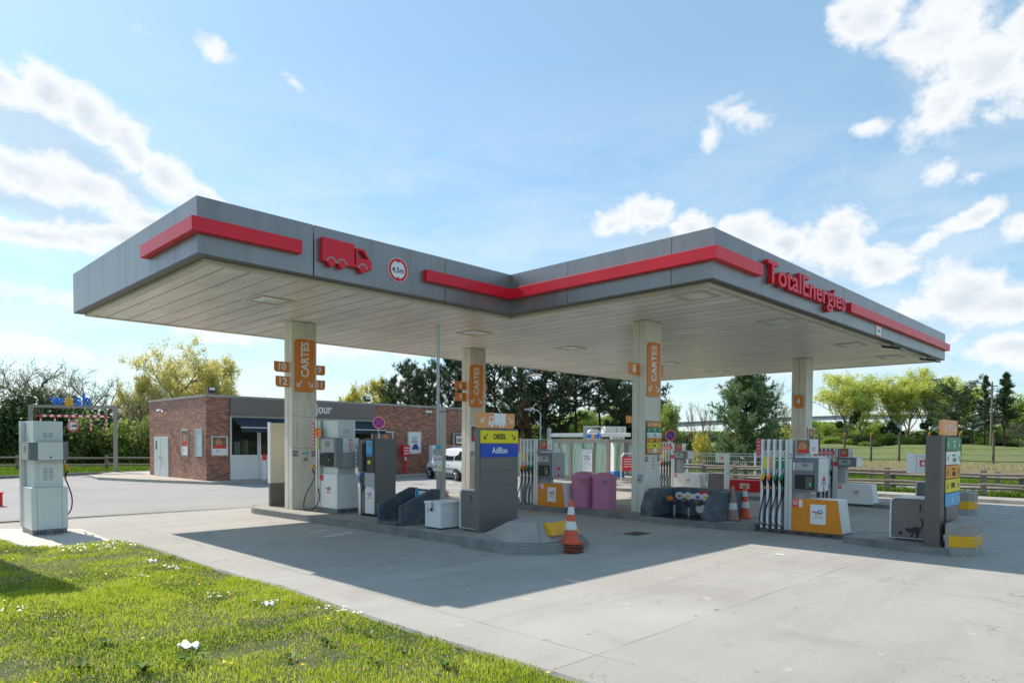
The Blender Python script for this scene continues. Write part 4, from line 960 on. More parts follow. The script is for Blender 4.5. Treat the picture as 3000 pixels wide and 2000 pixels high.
    # advert board above the head
    ad = MB(); ad.box(.02, .05, y1-.50, y1-.06, 1.70, 2.0); ad.box(.03, Wd-.03, y1-.52, y1-.04, h1+.001, h1+.03); a = ad.build('advert_board', 'white', t)
    poster_art(a, FR('-u', (.0195, 0, 0)) @ Matrix.Translation((-(y1-.07), 1.705, 0)), .27, .285)
    logo(a, FR('-u', (.0195, 0, 0)) @ Matrix.Translation((-(y1-.42), 1.80, 0)), .09, None)
    if banner:
        mb = MB(FR('-u', (-.012, 0, 0))); mb.box(-y2, -y1-pw+.04, 1.77, 1.90, 0, .01); mb.k = 1
        for k in range(2): mb.box(-y2+.03, -y1-pw, 1.80+k*.05, 1.82+k*.05, .01, .012)
        mb.build('banner', ['logored', 'whitegraph'], t)
    return t
pump_multi(14.3, 4.80, 0, 'orange-fronted four-hose pump marked 8, nearest on the right', '8')
pump_multi(14.28, 11.98, 0, 'orange-fronted four-hose pump marked 6 between the diesel totem and the pink cylinders', '6', bayw=.70)
pump_multi(25.05, 7.45, -.235, 'white-fronted multi-hose pump marked 4, seen behind pump 8', '4', 'white', False, 1.2, .72, True)
pump_multi(25.05, 13.9, -.10, 'white-fronted pump behind the right-hand CARTES column, with a red banner over its hoses', '2', 'white', False, 1.25, .70, True, nnoz=4)

def pump_truck(x, y, z, label, sidehose=1, group=None, faceR=True, sun=False):
    """tall truck-lane pump; x..x+.62, y near end, y+1 far end with hose mast"""
    t = thing('diesel_pump', label, 'fuel pump', (x, y, z), 0, group)
    mb = MB(); mb.box(.015, .605, .01, .96, -.02, .11); mb.k = 1
    for f0 in (.08, .38):
        for k in range(3): mb.box(f0+k*.06, f0+.035+k*.06, .004, .009, .04, .07)
    mb.build('plinth', ['pgrey', 'black'], t)
    mb = MB(); mb.frus([(0, 0), (.62, 0), (.62, .80), (0, .80)], .112, [(.02, .05), (.60, .05), (.60, .80), (.02, .80)] if not sun else [(0, 0), (.62, 0), (.62, .80), (0, .80)], .95)
    c = mb.build('lower_cabinet', 'white' if not sun else 'pump', t, bevel=.008)
    mb = MB()
    for xx in (.095, .515): mb.box(xx, xx+.006, -.0015 if sun else .02, -.0005, .13, .93)
    if sun: mb.build('panel_seam', 'pgrey', c)
    mb = MB(); mb.box(.06, .56, .08, .78, .952, 2.27); b_ = mb.build('upper_body', 'pump', t, bevel=.006)
    mb = MB(FR('-v', (0, .079, 0)))
    mb.box(.14, .46, 1.02, 1.44, .0, .012); pn = mb.build('side_panel', 'pump', b_, bevel=.003)
    mb = MB(FR('-v', (0, .079, 0))); mb.box(.14, .46, 1.89, 2.25, .0, .012); mb.build('side_panel', 'pump', b_, bevel=.003)
    mb = MB(FR('-v', (0, .066, 0)))
    for (bx, n_, zz) in ((.215, 7, 1.10), (.31, 7, 1.10), (.215, 3, 1.95), (.31, 3, 1.95)):
        for k in range(n_): mb.hexa([(bx, zz+k*.036, 0), (bx+.075, zz+k*.036, 0), (bx+.075, zz+k*.036+.02, 0), (bx, zz+k*.036+.02, 0)], [(bx+.005, zz+k*.036+.002, .008), (bx+.07, zz+k*.036+.002, .008), (bx+.07, zz+k*.036+.006, .008), (bx+.005, zz+k*.036+.006, .008)])
    mb.build('vent_louvres', 'lgrey', pn)
    # head
    hz0, hz1 = (1.50, 1.86) if sun else (1.12, 1.84)
    mb = MB(); mb.prism([(-.02, .02), (.09, -.10), (.53, -.10), (.64, .02), (.64, .78), (-.02, .78)], hz0, hz1); hd = mb.build('display_head', 'pgrey', t, bevel=.006)
    mb = MB(); 
    if sun: mb.box(.10, .52, -.112, -.101, hz0+.005, hz1-.005); mb.k = 1; mb.lathe([(.022, 0), (.022, .01)], 14, (.31, -.10, hz0)) if 0 else None
    else: mb.box(.10, .52, -.112, -.101, hz0+.37, hz1-.005); mb.k = 1; mb.box(.10, .52, -.111, -.101, hz0+.005, hz0+.362)
    cv = mb.build('head_cover', ['pump' if sun else 'white', 'lgrey'], hd)
    mb = MB(FR('-v', (0, -.113, 0))); mb.disc((.31, hz0+.055 if sun else hz0+.42), .02, 0, .006, 14); mb.build('lock', 'dtaupe', cv)
    if not sun:
        mb = MB(FR('-v', (0, -.113, 0)))
        for k in range(4): mb.ring((.29, hz0+.50+k*.055), .015, .024, 0, .003, 14)
        mb.k = 1; mb.box(.25, .33, hz1-.05, hz1-.03, 0, .003)
        for k in range(4): mb.box(.33, .36, hz0+.495+k*.055, hz0+.505+k*.055, 0, .002)
        mb.build('notice', ['logored', 'logored'], cv)
    F = FR('-u', (-.021, 0, 0))
    mb = MB(F); mb.box(-.72, -.10, hz1-.36, hz1-.03, 0, .006); mb.k = 1; mb.box(-.52, -.30, hz1-.22, hz1-.08, .006, .009); mb.build('price_display', ['lgrey', 'screen'], hd)
    if not sun:
        mb = MB(F); mb.hexa([(-.55, hz0+.03, 0), (-.12, hz0+.03, 0), (-.12, hz0+.36, 0), (-.55, hz0+.36, 0)], [(-.60, hz0+.05, .10), (-.30, hz0+.02, .05), (-.30, hz0+.34, .05), (-.60, hz0+.32, .10)]); mb.k = 1; mb.disc((-.27, hz0+.18), .008, .05, .06, 8); mb.build('card_terminal', ['black', 'greenled'], hd)
        mb = MB(FR('-u', (-.0, 0, 0)) @ Matrix.Translation((0, 0, -.008))); 
        T = FR('-u', (-.004, 0, 0)) @ Matrix.Translation((-.42, .55, 0)); logo(c, T, .23)
        mb = MB(FR('-u', (-.002, 0, 0))); mb.box(-.79, -.68, .78, .92, 0, .003); mb.build('notice', 'logored', c)
    # hose mast at the far end
    mb = MB(); mb.box(-.02, .64, .801, .86, .112, 2.28); mb.k = 1; mb.box(.06, .56, .861, .90, .112, 2.27); mb.k = 0; mb.box(-.02, .64, .901, .985, .112, 2.28); mast = mb.build('hose_mast', ['alu', 'pgrey'], t)
    return t
pA = pump_truck(2.96, 16.2, 0, 'lone pale grey pump with amber nozzle standing on pale tiles by the lawn', sun=True)
nozzle(pA, FR('+u', (.66, .60, 1.38)) @ Matrix.Diagonal((1, 1, 1, 1)), None, 'nz_y', [(-.02, -.45, .10), (-.03, -.70, .16), (-.02, -.95, .14), (.0, -1.12, .03)])
pB = pump_truck(8.85, 14.66, .15, 'white truck pump with hanging looped hose by the nearest cream column')
nozzle(pB, FR('-u', (-.06, .88, 1.18)), None, 'nz_y', [(.02, -.42, .10), (-.28, -.75, .12), (-.42, -1.05, .12), (-.30, -1.17, .12), (.02, -1.10, .08), (.20, -.86, .03), (.12, -.6, .01)])
mb = MB(FR('-u', (-.06, 0, 0))); mb.box(-.97, -.66, 1.85, 2.09, 0, .006); q = mb.build('orange_notice', 'orange', pB)
mb = MB(FR('-u', (-.067, 0, 0))); mb.k = 0; mb.stroke([(-.87, 1.88), (-.78, 1.97)], .014, 0, .003); mb.stroke([(-.78, 1.88), (-.87, 1.97)], .014, 0, .0032); mb.k = 1
for k in range(2): mb.box(-.90, -.74, 2.02+k*.03, 2.03+k*.03, 0, .002)
mb.build('print', ['logored', 'ink'], q)
mb = MB(FR('-u', (-.03, 0, 0))); mb.box(-1.11, -1.03, 1.65, 2.23, 0, .01); mb.k = 1
for k in range(6): mb.box(-1.10, -1.05, 1.70+k*.085, 1.74+k*.085, .01, .012)
mb.build('notice', ['logored', 'whitegraph'], pB)
mb = MB(FR('-u', (-.022, 0, 0))); mb.box(-.855, -.81, 1.55, 1.82, 0, .004); mb.build('grade_label', 'ysign', pB)

# ---- AdBlue dispenser
t = thing('adblue_dispenser', 'dark taupe dispenser with small blue screen beside the sloping slate trough', 'fuel pump', (9.12, 13.45, .15))
mb = MB(); mb.box(.0, .58, .0, .72, -.01, .06); mb.build('plinth', 'black', t)
mb = MB(); mb.box(.0, 1.12*.52, .0, .42, .062, 1.83); bd = mb.build('cabinet', 'taupe', t, bevel=.006)
mb = MB(FR('-u', (-.0005, 0, 0))); mb.box(-.40, -.02, 1.02, 1.825, 0, .02); fp = mb.build('control_panel', 'black', t)
mb = MB(FR('-u', (-.022, 0, 0))); mb.box(-.33, -.08, 1.42, 1.78, 0, .008); mb.k = 1; mb.box(-.25, -.13, 1.62, 1.72, .008, .012); mb.k = 2
for k in range(4): mb.box(-.31+k*.06, -.28+k*.06, 1.44, 1.47, .008, .012)
mb.build('screen', ['lblue', 'screen', 'ink'], fp)
mb = MB(FR('-u', (-.022, 0, 0))); mb.box(-.28, -.16, 1.23, 1.31, 0, .003); mb.build('notice', 'ysign', fp)
mb = MB(FR('-u', (-.0005, 0, 0))); mb.box(-.40, -.02, .70, 1.015, 0, .016); mb.build('middle_door', 'lgrey', t)
mb = MB(FR('-u', (-.0005, 0, 0))); mb.box(-.40, -.02, .065, .69, 0, .018); fp = mb.build('lower_door', 'white', t)
logo(fp, FR('-u', (-.020, 0, 0)) @ Matrix.Translation((-.21, .48, 0)), .22)
for yy in (.37, .06): mb = MB(FR('-u', (-.02, 0, 0))); mb.disc((-yy, .66), .018, 0, .008, 12); mb.build('lock', 'dtaupe', fp)
mb = MB(); mb.box(-.08, .56, .43, .60, 1.04, 1.72); mb.build('nozzle_hood', 'dtaupe', t, bevel=.01)
mb = MB(); mb.box(.05, .56, .43, .72, .062, 1.80); mb.build('hose_cabinet', 'taupe', t)
mb = MB(); mb.box(-.04, .04, .55, .64, .0, .70); mb.build('guard_post', 'alu', t)
mb = MB(); mb.box(-.02, .03, .44, .54, .062, .62); mb.build('drip_tray', 'taupe', t)
mb = MB(FR('-u', (-.09, 0, 0))); mb.box(-.66, -.62, 1.12, 1.62, 0, .01); mb.k = 1
for k in range(5): mb.box(-.655, -.625, 1.16+k*.09, 1.21+k*.09, .01, .012)
mb.build('notice', ['bsign', 'whitegraph'], t)
nozzle(t, FR('-u', (.04, .50, 1.0)), None, 'nz_b', [(.0, -.40, .06), (.0, -.55, .04)])

# ---- slate painted sloping trough on the near island
t = thing('fill_trough', 'slate painted concrete trough with two sloping side walls, left of the white chest', 'concrete trough', (8.5, 11.6, .15))
for n_, vv in (('side_wall', 0.0), ('side_wall', .78)):
    mb = MB(); mb.hexa([(0, vv, -.01), (1.05, vv, -.01), (1.05, vv+.09, -.01), (0, vv+.09, -.01)], [(0, vv, .40), (.82, vv, .82), (.82, vv+.09, .82), (0, vv+.09, .40)])
    mb = MB(); mb.prism([(0, -.01), (1.05, -.01), (1.05, .72), (.86, .74), (0, .41)], vv, vv+.09, 'y'); mb.build(n_, 'darkpaint', t, bevel=.012)
mb = MB(); mb.box(.97, 1.06, .091, .779, -.01, .70); mb.build('back_wall', 'darkpaint', t)
mb = MB(); mb.box(-.06, .96, .091, .779, -.01, .07); mb.build('floor_slab', 'darkpaint', t, bevel=.01)
mb = MB(); mb.box(.92, .968, .16, .72, .52, .66); mb.k = 1; mb.box(.915, .919, .60, .70, .52, .72); mb.build('label_board', ['white', 'lblue'], t)
mb = MB(); mb.tube([(.80, .5, .08), (.80, .5, .25), (.68, .5, .34)], [.035, .035, .045], 10); mb.tube([(.66, .5, .36), (.60, .48, .42), (.54, .5, .38)], .018, 8); mb.build('fill_valve', 'galv', t)

# ---- white lockable chest
cx, cy = 8.72, 10.58
t = thing('storage_chest', 'white metal chest with padlocked lid between the slate trough and the taupe bin', 'chest', (cx, cy, .15))
mb = MB(); mb.box(0, .56, 0, .50, .03, .50); mb.k = 1
for a, b in ((.03, .05), (.47, .05), (.03, .42), (.47, .42)): mb.box(a, a+.05, b, b+.05, -.01, .03)
mb.build('box_body', ['white', 'black'], t, bevel=.006)
mb = MB(); mb.box(-.015, .575, -.015, .515, .502, .55); mb.build('lid', 'white', t, bevel=.006)
mb = MB(FR('-u', (-.016, 0, 0))); mb.box(-.27, -.23, .40, .56, 0, .012); mb.k = 1; mb.box(-.28, -.22, .36, .42, .012, .03); mb.build('padlock', ['galv', 'black'], t)
mb = MB(FR('-u', (-.002, 0, 0)));
for k in range(3): mb.box(-.44, -.37, .40-k*.035, .415-k*.035, 0, .001)
mb.build('notice', 'notice', t)

# ---- grey bin by the totem, then the diesel totem
def bin_unit(x, y, z, label, flip=False, cat_=False, disp=True, h=.78, group=None, L=.60, w=.62, d=.40):
    t = thing('waste_bin', label, 'bin', (x, y, z), 0, group)
    mb = MB(); mb.box(.05, d-.05, .06, L-.06, -.01, .05); mb.build('foot', 'dtaupe', t)
    pr = rrect(0, L, .052, h, .09, 'tr' if not flip else 'tl')
    mb = MB(); mb.prism(pr, .015, d-.015, 'x'); b_ = mb.build('bin_body', 'taupe', t)
    pr2 = rrect(-.012, L+.028, .045, h+.028, .11, 'tr' if not flip else 'tl')
    mb = MB(); n_ = len(pr2)
    for xx in (-.006, d-.02):
        for i in range(n_-1):
            a, b = pr2[i], pr2[i+1]; c_, e_ = pr[i], pr[i+1]
            mb.hexa([(xx, *a), (xx, *b), (xx, *e_), (xx, *c_)], [(xx+.026, *a), (xx+.026, *b), (xx+.026, *e_), (xx+.026, *c_)])
    mb.prism([(0, h-.02) if 0 else (0, 0)]*0 or [(.1, h+.001), (L-.1, h+.001), (L-.1, h+.022), (.1, h+.022)], .02, d-.02, 'x'); mb.build('rim', 'white', t)
    mb = MB(FR('-u', (.0145, 0, 0))); mb.box(-.14, -.115, h-.22, h-.09, 0, .003); mb.build('slot', 'black', t); mb = MB(FR('-u', (.0145, 0, 0))); mb.disc((-.10, h-.32), .012, 0, .004, 10); mb.build('latch', 'lgrey', t)
    if cat_:
        mb = MB(FR('-u', (.0135, 0, 0)) @ Matrix.Translation((-.40, .11, 0))); k_ = .0030
        P = lambda l: [(a*k_, b*k_) for a, b in l]
        mb.disc((-.045, .025), .035, 0, .002, 18)
        mb.prism(P([(22, 22), (30, 14), (45, 18), (58, 14), (80, 10), (92, 22), (97, 40), (85, 52), (65, 55), (50, 45), (38, 40), (30, 48), (22, 38), (12, 44), (10, 30)])[::-1], 0, .0021)
        mb.prism(P([(48, 20), (40, -12), (50, -12), (60, 18)])[::-1], 0, .0022); mb.prism(P([(72, 20), (68, -14), (80, -14), (92, 26)])[::-1], 0, .0023)
        mb.stroke([(a*k_, b*k_) for a, b in ((92, 42), (103, 58), (106, 78), (100, 98), (96, 112))], .022, 0, .0024)
        mb.build('cat_print', 'ink', t)
    if disp:
        mb = MB(FR('-v')); 
        fr = MB(); fr.box(.0, .30, -.09, -.012, -.01, 1.60)
        fr = MB(); fr.box(.0, .09, -.09, -.012, -.01, 1.60); fr.box(.21, .30, -.09, -.012, -.01, 1.60); fr.box(.091, .209, -.09, -.012, -.01, .80); fr.box(.091, .209, -.09, -.012, 1.24, 1.60); fr.build('upright', 'alu', t)
        mb = MB(); mb.box(.0, .28, -.011, .36, 1.25, 1.60); mb.k = 1; mb.box(-.002, -.0005, .20, .204, 1.25, 1.6); dd = mb.build('glove_dispenser', ['white', 'dtaupe'], t, bevel=.004)
        mb = MB(FR('-u', (-.003, 0, 0))); mb.prism(rrect(-.15, -.04, 1.38, 1.49, .02, 'tl br'), 0, .003); mb.k = 1; mb.prism([(-.12, 1.40), (-.07, 1.40), (-.06, 1.44), (-.08, 1.47), (-.12, 1.45)], .003, .004); mb.build('pictogram', ['logored', 'whitegraph'], dd)
    return t
bin_unit(14.1, 3.32, .13, 'taupe bin with black cat print and white dispenser box above it', cat_=True, L=.60, d=.46)
bin_unit(24.9, 5.65, -.10, 'plain dark bin with pale rim standing behind the bin with the cat print', flip=False, disp=False, h=.80, L=.55)
bin_unit(25.0, 12.95, -.10, 'taupe bin with a white dispenser box on its post, behind the pair of cones', L=.68, h=.82, d=.5)
bin_unit(9.02, 9.90, .15, 'grey bin with white rounded rim joined to the left side of the diesel totem', disp=False, L=.42, h=.80, d=.5)
t = thing('diesel_totem', 'taupe lane totem with orange lorry board, yellow DIESEL and blue AdBlue rows', 'totem sign', (9.0, 9.76, .15))
mb = MB(); mb.box(0, 1.08, 0, .13, 0, 2.02); mb.build('totem_body', 'taupe', t, bevel=.006)
tp = thing  # alias unused
for i, (mt_, tx_, ik) in enumerate((('ysign', 'DIESEL', 'ink'), ('bsign', 'AdBlue', 'whitegraph'), ('taupe', None, 'ink'), ('taupe', None, 'ink'))):
    y1 = 1.985-i*.268
    if tx_ == 'DIESEL': totem_row(t, .03, 1.07, y1-.248, y1, mt_, tx_, ik, z=.002, size=.14)
    else:
        mb = MB(FR('-v')); mb.box(.03, 1.07, y1-.256, y1, .002, .012); p = mb.build('sign_face', mt_, t)
        if tx_: text('lettering', tx_, .165, ik, p, FT('-v', (0, -.0135, 0), .55, y1-.13), .001, .003, sx_=.88)
mb = MB(FR('-v')); mb.prism(rrect(-.04, .98, 2.03, 2.33, .09, 'tl br'), -.06, .0); p = mb.build('lorry_board', 'orangefade', t)
mb = MB(FR('-v')); lorry(mb, .24, 2.06, .44, .001, .0035); mb.build('lorry_symbol', ['whitegraph', 'orangefade'], p)
for x_, q_ in ((.10, -1), (.86, 1)): mb = MB(FR('-v')); mb.arrow(x_, 2.19, .11, q_, .001, .003); mb.build('arrow', 'whitegraph', p)
# ---- right-hand lane totem
t = thing('lane_totem', 'tall taupe lane totem with orange CARTES board over five fuel rows', 'totem sign', (13.60, 3.02, .13))
mb = MB(); mb.box(0, .10, 0, .24, 0, 1.93); mb.box(.104, .27, .0, .24, 0, 1.93); mb.build('post', 'dtaupe', t, bevel=.004)
mb = MB(); mb.box(.271, 1.34, .03, .20, .18, 1.93); mb.box(-.02, .42, -.02, .26, -.0, .05); mb.build('totem_body', 'dtaupe', t)
mb = MB(); mb.box(.45, 1.3, -.001, .029, .18, .68); mb.build('lower_plate', 'taupe', t)
for i, (mt_, tx_, ik, sb, la) in enumerate((('green', '98', 'whitegraph', 'excellium', True), ('whitegraph', '95-E10', 'green', 'sans plomb', True), ('osign', 'DIESEL', 'ink', 'excellium', True), ('ysign', 'DIESEL', 'ink', None, True), ('lblue', '', 'whitegraph', None, False))):
    y1 = 1.90-i*.248; p = totem_row(t, .32, 1.37, y1-.232, y1, mt_, tx_, ik, sb, z=.0, la=la, size=.10 if sb else .12)
    if i == 4:
        mb = MB(FR('-v')); c_ = (.84, y1-.15); mb.ring(c_, .035, .05, .009, .012, 18, 120, 400); mb.box(.815, .83, y1-.15, y1-.07, .009, .0122); mb.box(.83, .87, y1-.125, y1-.11, .009, .0124); mb.disc((.822, y1-.05), .014, .009, .0125, 10); mb.build('wheelchair_symbol', 'whitegraph', p)
mb = MB(FR('-v')); mb.prism(rrect(.02, 1.12, 1.94, 2.21, .08, 'tl br'), -.05, .0); p = mb.build('top_board', 'orangefade', t)
mb = MB(FR('-v')); mb.arrow(.28, 2.07, .11, -1, .001, .003); mb.arrow(.90, 2.07, .11, 1, .001, .003); mb.build('arrows', 'whitegraph', p); text('lettering', 'CARTES', .14, 'whitegraph', p, FT('-v', (0, -.003, 0), .59, 2.07), .0005, .002, sx_=.75)
# ---- protective blocks
def guard(x, y, z, label, s=1., h=.56):
    t = thing('guard_block', label, 'concrete block', (x, y, z))
    W_ = 1.0*s; P = [(0, .40), (.03, .12), (.20, 0), (W_-.2, 0), (W_, .14), (W_, .40)]
    mb = MB(); mb.prism(P, -.03, h); mb.build('block', 'greypaint', t, bevel=.025)
    Q = [(-.006, .34), (.024, .116), (.197, -.006), (W_-.197, -.006), (W_+.006, .136), (W_+.006, .34)]; I_ = [(.004, .34), (.034, .124), (.203, .004), (W_-.203, .004), (W_-.004, .144), (W_-.004, .34)]
    mb = MB(); z0, z1 = h*.28, h*.62
    for i in range(5): mb.hexa([(*Q[i], z0), (*Q[i+1], z0), (*I_[i+1], z0), (*I_[i], z0)], [(*Q[i], z1), (*Q[i+1], z1), (*I_[i+1], z1), (*I_[i], z1)])
    mb.build('reflective_band', 'yellow', t)
    mb = MB(FR('-u', (-.0065, 0, 0)) @ Matrix.Rotation(0, 4, 'Z')); 
    mb = MB(FR('-v', (0, -.0075, 0))); rn = random.Random(5)
    for k in range(7):
        xx = .20+k*.07+rn.uniform(0, .02); hh = rn.uniform(.03, .11)*s; mb.add([(xx, z1+.001, 0), (xx+.05, z1+.001, 0), (xx+.025+rn.uniform(-.01, .01), z1-hh, 0)], [(0, 2, 1)])
    mb.build('peeled_patch', 'conewhite', t)
    return t
guard(13.62, 2.55, 0, 'grey concrete guard block with a torn yellow band at the near right totem', 1.0)
guard(24.3, 4.55, -.235, 'grey concrete guard block with yellow band farther off, behind the right-hand totem', .9, .70)
# ---- slate fill-point housing with three capped pipes
t = thing('fill_point_housing', 'low slate concrete housing with capped fill pipes, beside two cones', 'fill point', (14.05, 7.45, .15))
W2 = 1.28
mb = MB(); mb.prism([(0.02, -.01), (W2, -.01), (W2, .64), (.42, .64), (.18, .52), (.02, .20)], 0, .34, 'y'); mb.build('end_wall', 'darkpaint', t, bevel=.02)
mb = MB(); mb.prism([(0.02, -.01), (W2, -.01), (W2, .64), (.42, .64), (.18, .52), (.02, .20)], 1.68, 2.02, 'y'); mb.build('end_wall', 'darkpaint', t, bevel=.02)
mb = MB(); mb.box(W2-.30, W2, .341, 1.679, -.01, .66); mb.build('back_wall', 'darkpaint', t, bevel=.02)
mb = MB(); mb.box(-.02, W2-.31, .341, 1.679, -.01, .0); mb.build('floor_slab', 'black', t)
F = FR('-u', (W2-.301, 0, 0))
mb = MB(F); mb.box(-1.62, -.38, .40, .52, 0, .012); mb.k = 1; mb.box(-.95, -.72, .54, .60, 0, .01)
mb.build('label_strip', ['white', 'logored'], t)
for i, (yy, mt_) in enumerate(((1.50, 'logoor'), (1.27, 'logoyel'), (1.0, 'logopurple'), (.80, 'logoyel'), (.58, 'logored'), (.42, 'lgrey'))):
    mb = MB(F); mb.box(-yy-.055, -yy+.055, .37, .55, .012, .02); mb.k = 1; mb.box(-yy-.05, -yy+.05, .42, .48, .02, .023); mb.build('label', ['white', mt_], t)
for i, yy in enumerate((1.52, 1.12, .76, .45)):
    mb = MB(); xx = W2-.52; z0 = .36-.02*i
    mb.tube([(xx, yy, -.005), (xx, yy, z0-.10)], .035, 10); mb.k = 1
    if i == 2: mb.T = Matrix.Translation((xx-.06, yy, z0-.12)) @ Matrix.Rotation(R(-80), 4, 'Y'); mb.lathe([(.10, 0), (.115, .02), (.115, .05), (.07, .07)], 20); mb.T = None
    mb.k = 2; mb.tube([(xx, yy, z0-.1), (xx-.05, yy, z0-.02), (xx-.14, yy+.02, z0+.03)], [.05, .06, .065], 12)
    mb.k = 3 if i == 0 else 2; mb.tube([(xx-.14, yy+.02, z0+.03), (xx-.20, yy+.03, z0+.06)], [.072, .066], 12)
    mb.build('fill_valve', ['galv', 'paint', 'dtaupe', 'logoor'], t, smooth=True)
# ---- pink cylinders
for px, d_, lab in ((1709, 18.75, 'faded pink cylinder bin, the left one, beside pump 6'), (1772, 18.25, 'faded pink cylinder bin, the right one, nearer the drain grating')):
    u, v = D(px, d_); t = thing('cylinder_bin', lab, 'cylinder bin', (u, v, .15), R(200), 'pink cylinders between the pump and the column')
    mb = MB(); mb.lathe([(.345, 0), (.345, .03), (.32, .04), (.315, .10), (.312, .80)], 40); bd = mb.build('shell', 'pink', t, smooth=True)
    mb = MB(); mb.lathe([(.322, .80), (.322, .84), (.30, .87), (.22, .935), (.10, .965), (.0, .97)], 40); mb.build('domed_lid', 'pink', t, smooth=True)
    mb = MB()
    for (aa, z0) in ((100, .15), (170, .66), (245, .15), (20, .66)):
        for k in range(3):
            z_ = z0+k*.045; a0, a1 = aa-16, aa+16; mb.ring((0, 0), .3115, .318, z_, z_+.014, 8, a0, a1)
    mb.build('vent_slots', 'dtaupe', bd)
# ---- white board at the far end of the near island
t = thing('service_board', 'tall cream panel with grey foot standing left of the nearest cream column', 'panel', (8.55, 17.55, .15))
mb = MB(); mb.box(.012, 1.35, .012, .10, .0, .62); mb.build('foot_panel', 'taupe', t)
mb = MB(); mb.box(.012, 1.35, .012, .10, .621, 2.24); mb.k = 1; mb.box(0, .03, 0, .13, .62, 2.26); mb.build('cream_panel', ['panelbeige', 'white'], t)
# ---- vent pipe, post and notice
u, v = D(1283, 15.9); t = thing('vent_pipe', 'thin tall galvanised pipe rising behind the white chest', 'pipe', (u, v, .15))
mb = MB(); mb.tube([(0, 0, 0), (0, 0, 4.42)], .035, 12); mb.k = 0; mb.tube([(0, 0, 4.42), (0, 0, 4.47)], [.05, .05], 12); mb.build('pipe', 'galv', t, smooth=True)
mb = MB(); mb.tube([(.0, 0, 2.45), (.14, -.13, 2.46)], .012, 6); mb.build('clamp', 'dtaupe', t)
mb = MB(); T_ = Matrix.Rotation(R(-42), 4, 'Z'); mb.T = T_ @ FR('-v', (0, -.045, 0)); mb.box(-.10, .10, 1.08, 1.43, 0, .01); mb.k = 1
for a, b in ((-.045, 1.36), (.05, 1.36), (-.045, 1.18)): mb.ring((a, b), .026, .037, .01, .013, 16); mb.stroke([(a-.02, b+.02), (a+.02, b-.02)], .008, .01, .0125)
mb.k = 2; mb.prism([(.01, 1.13), (.09, 1.13), (.05, 1.22)], .01, .013); mb.build('prohibition_notice', ['whitegraph', 'logored', 'logoyel'], t)
mb = MB(T_ @ FR('-v', (0, -.045, 0))); mb.box(-.05, .05, 1.58, 1.68, 0, .01); mb.build('notice', 'lblue', t)
mb = MB(); u2, v2 = D(1297, 16.3); mb.T = Matrix.Translation((u2, v2, .15)); mb.box(-.06, .06, -.05, .05, 0, 2.55); tag(mb.build('steel_post', 'trimcream', bevel=.008), 'cream square post beside the tall thin pipe', 'post')
# cabinet and framed advert at the middle column
t = thing('advert_frame', 'tall framed advert with a brown picture on the middle column', 'poster', (15.0, 16.70, 1.60)); mb = MB(FR('-v')); mb.box(0, .62, 0, .86, .001, .02); f = mb.build('frame', 'alu', t)
poster_art(f, FR('-v', (.03, -.021, .32)), .56, .50); logo(f, FR('-v', (.30, -.021, .16)), .22)
t = thing('waste_bin', 'brown box bin standing against the foot of the middle column', 'bin', (15.3, 16.2, .14)); mb = MB(); mb.box(0, .4, 0, .4, 0, 1.15); mb.build('bin_body', 'taupe', t, bevel=.01); mb = MB(); mb.box(-.01, .41, -.01, .41, 1.151, 1.17); mb.build('lid', 'dtaupe', t)
t = thing('poster', 'small framed picture low on the farthest right column', 'poster', (25.35, 9.765, 1.95)); mb = MB(FR('-v')); mb.box(-.28, .30, -.05, .55, .001, .03); f = mb.build('frame', 'alu', t); mb = MB(FR('-v')); mb.box(-.23, .25, 0, .50, .031, .034); mb.k = 1; mb.disc((0, .36), .12, .034, .036, 16); mb.build('photo', ['pbrown', 'porange'], f)
# red sand box
t = thing('sand_box', 'red wooden box lettered sable beyond the two cones', 'box', (27.2, 12.5, -.09))
mb = MB(); mb.box(0, .8, 0, 1.35, 0, .44); mb.build('box_body', 'logored', t, bevel=.01); mb = MB(); mb.box(-.02, .82, -.02, 1.37, .441, .47); mb.build('lid', 'logored', t)
mb = MB(FR('-u', (-.002, 0, 0))); mb.box(-.86, -.44, .12, .34, 0, .004); q = mb.build('label_plate', 'whitegraph', t); text('lettering', 'sable', .15, 'logored', q, FT('-u', (-.007, 0, 0), -.65, .24), .001, .001)

# ================================================================== SHOP
BU0, BU1, BV0, BV1 = 12.16, 28.4, 31.06, 38.4
shop = thing('shop_building', 'low flat-roofed brown brick shop with a grey sign band and navy awning', 'building', (0, 0, 0))
mb = MB(); zt = 3.85
mb.box(BU0, 13.22, BV0, BV0+.3, .0, zt); mb.box(20.98, BU1, BV0, BV0+.3, .0, zt); mb.box(BU0, BU0+.3, BV0+.301, BV1, .0, zt)
mb.box(BU0+.301, BU1, BV1-.3, BV1, .0, zt); mb.box(BU1-.3, BU1, BV0+.301, BV1-.301, .0, zt); mb.box(13.221, 20.979, BV0+.02, BV0+.3, 3.0, zt); mb.build('brick_wall', 'brick', shop)
mb = MB(); mb.box(BU0+.31, BU1-.31, BV0+.31, BV1-.31, 3.55, 3.66); mb.build('roof', 'kerb', shop)
mb = MB(); e = .05
mb.box(BU0-e, BU1+e, BV0-e, BV0+.32, zt+.001, zt+.11); mb.box(BU0-e, BU0+.32, BV0+.321, BV1+e, zt+.001, zt+.11); mb.box(BU0+.321, BU1+e, BV1-.32, BV1+e, zt+.001, zt+.11); mb.box(BU1-.32, BU1+e, BV0+.321, BV1-.321, zt+.001, zt+.11)
mb.build('coping', 'kerbl', shop, bevel=.01)
mb = MB()
for a, b in ((13.23, 16.4), (16.41, 18.6), (18.61, 20.97)): mb.box(a, b, BV0-.09, BV0-.003, 3.05, 3.86)
sb = mb.build('sign_band', 'taupe', shop)
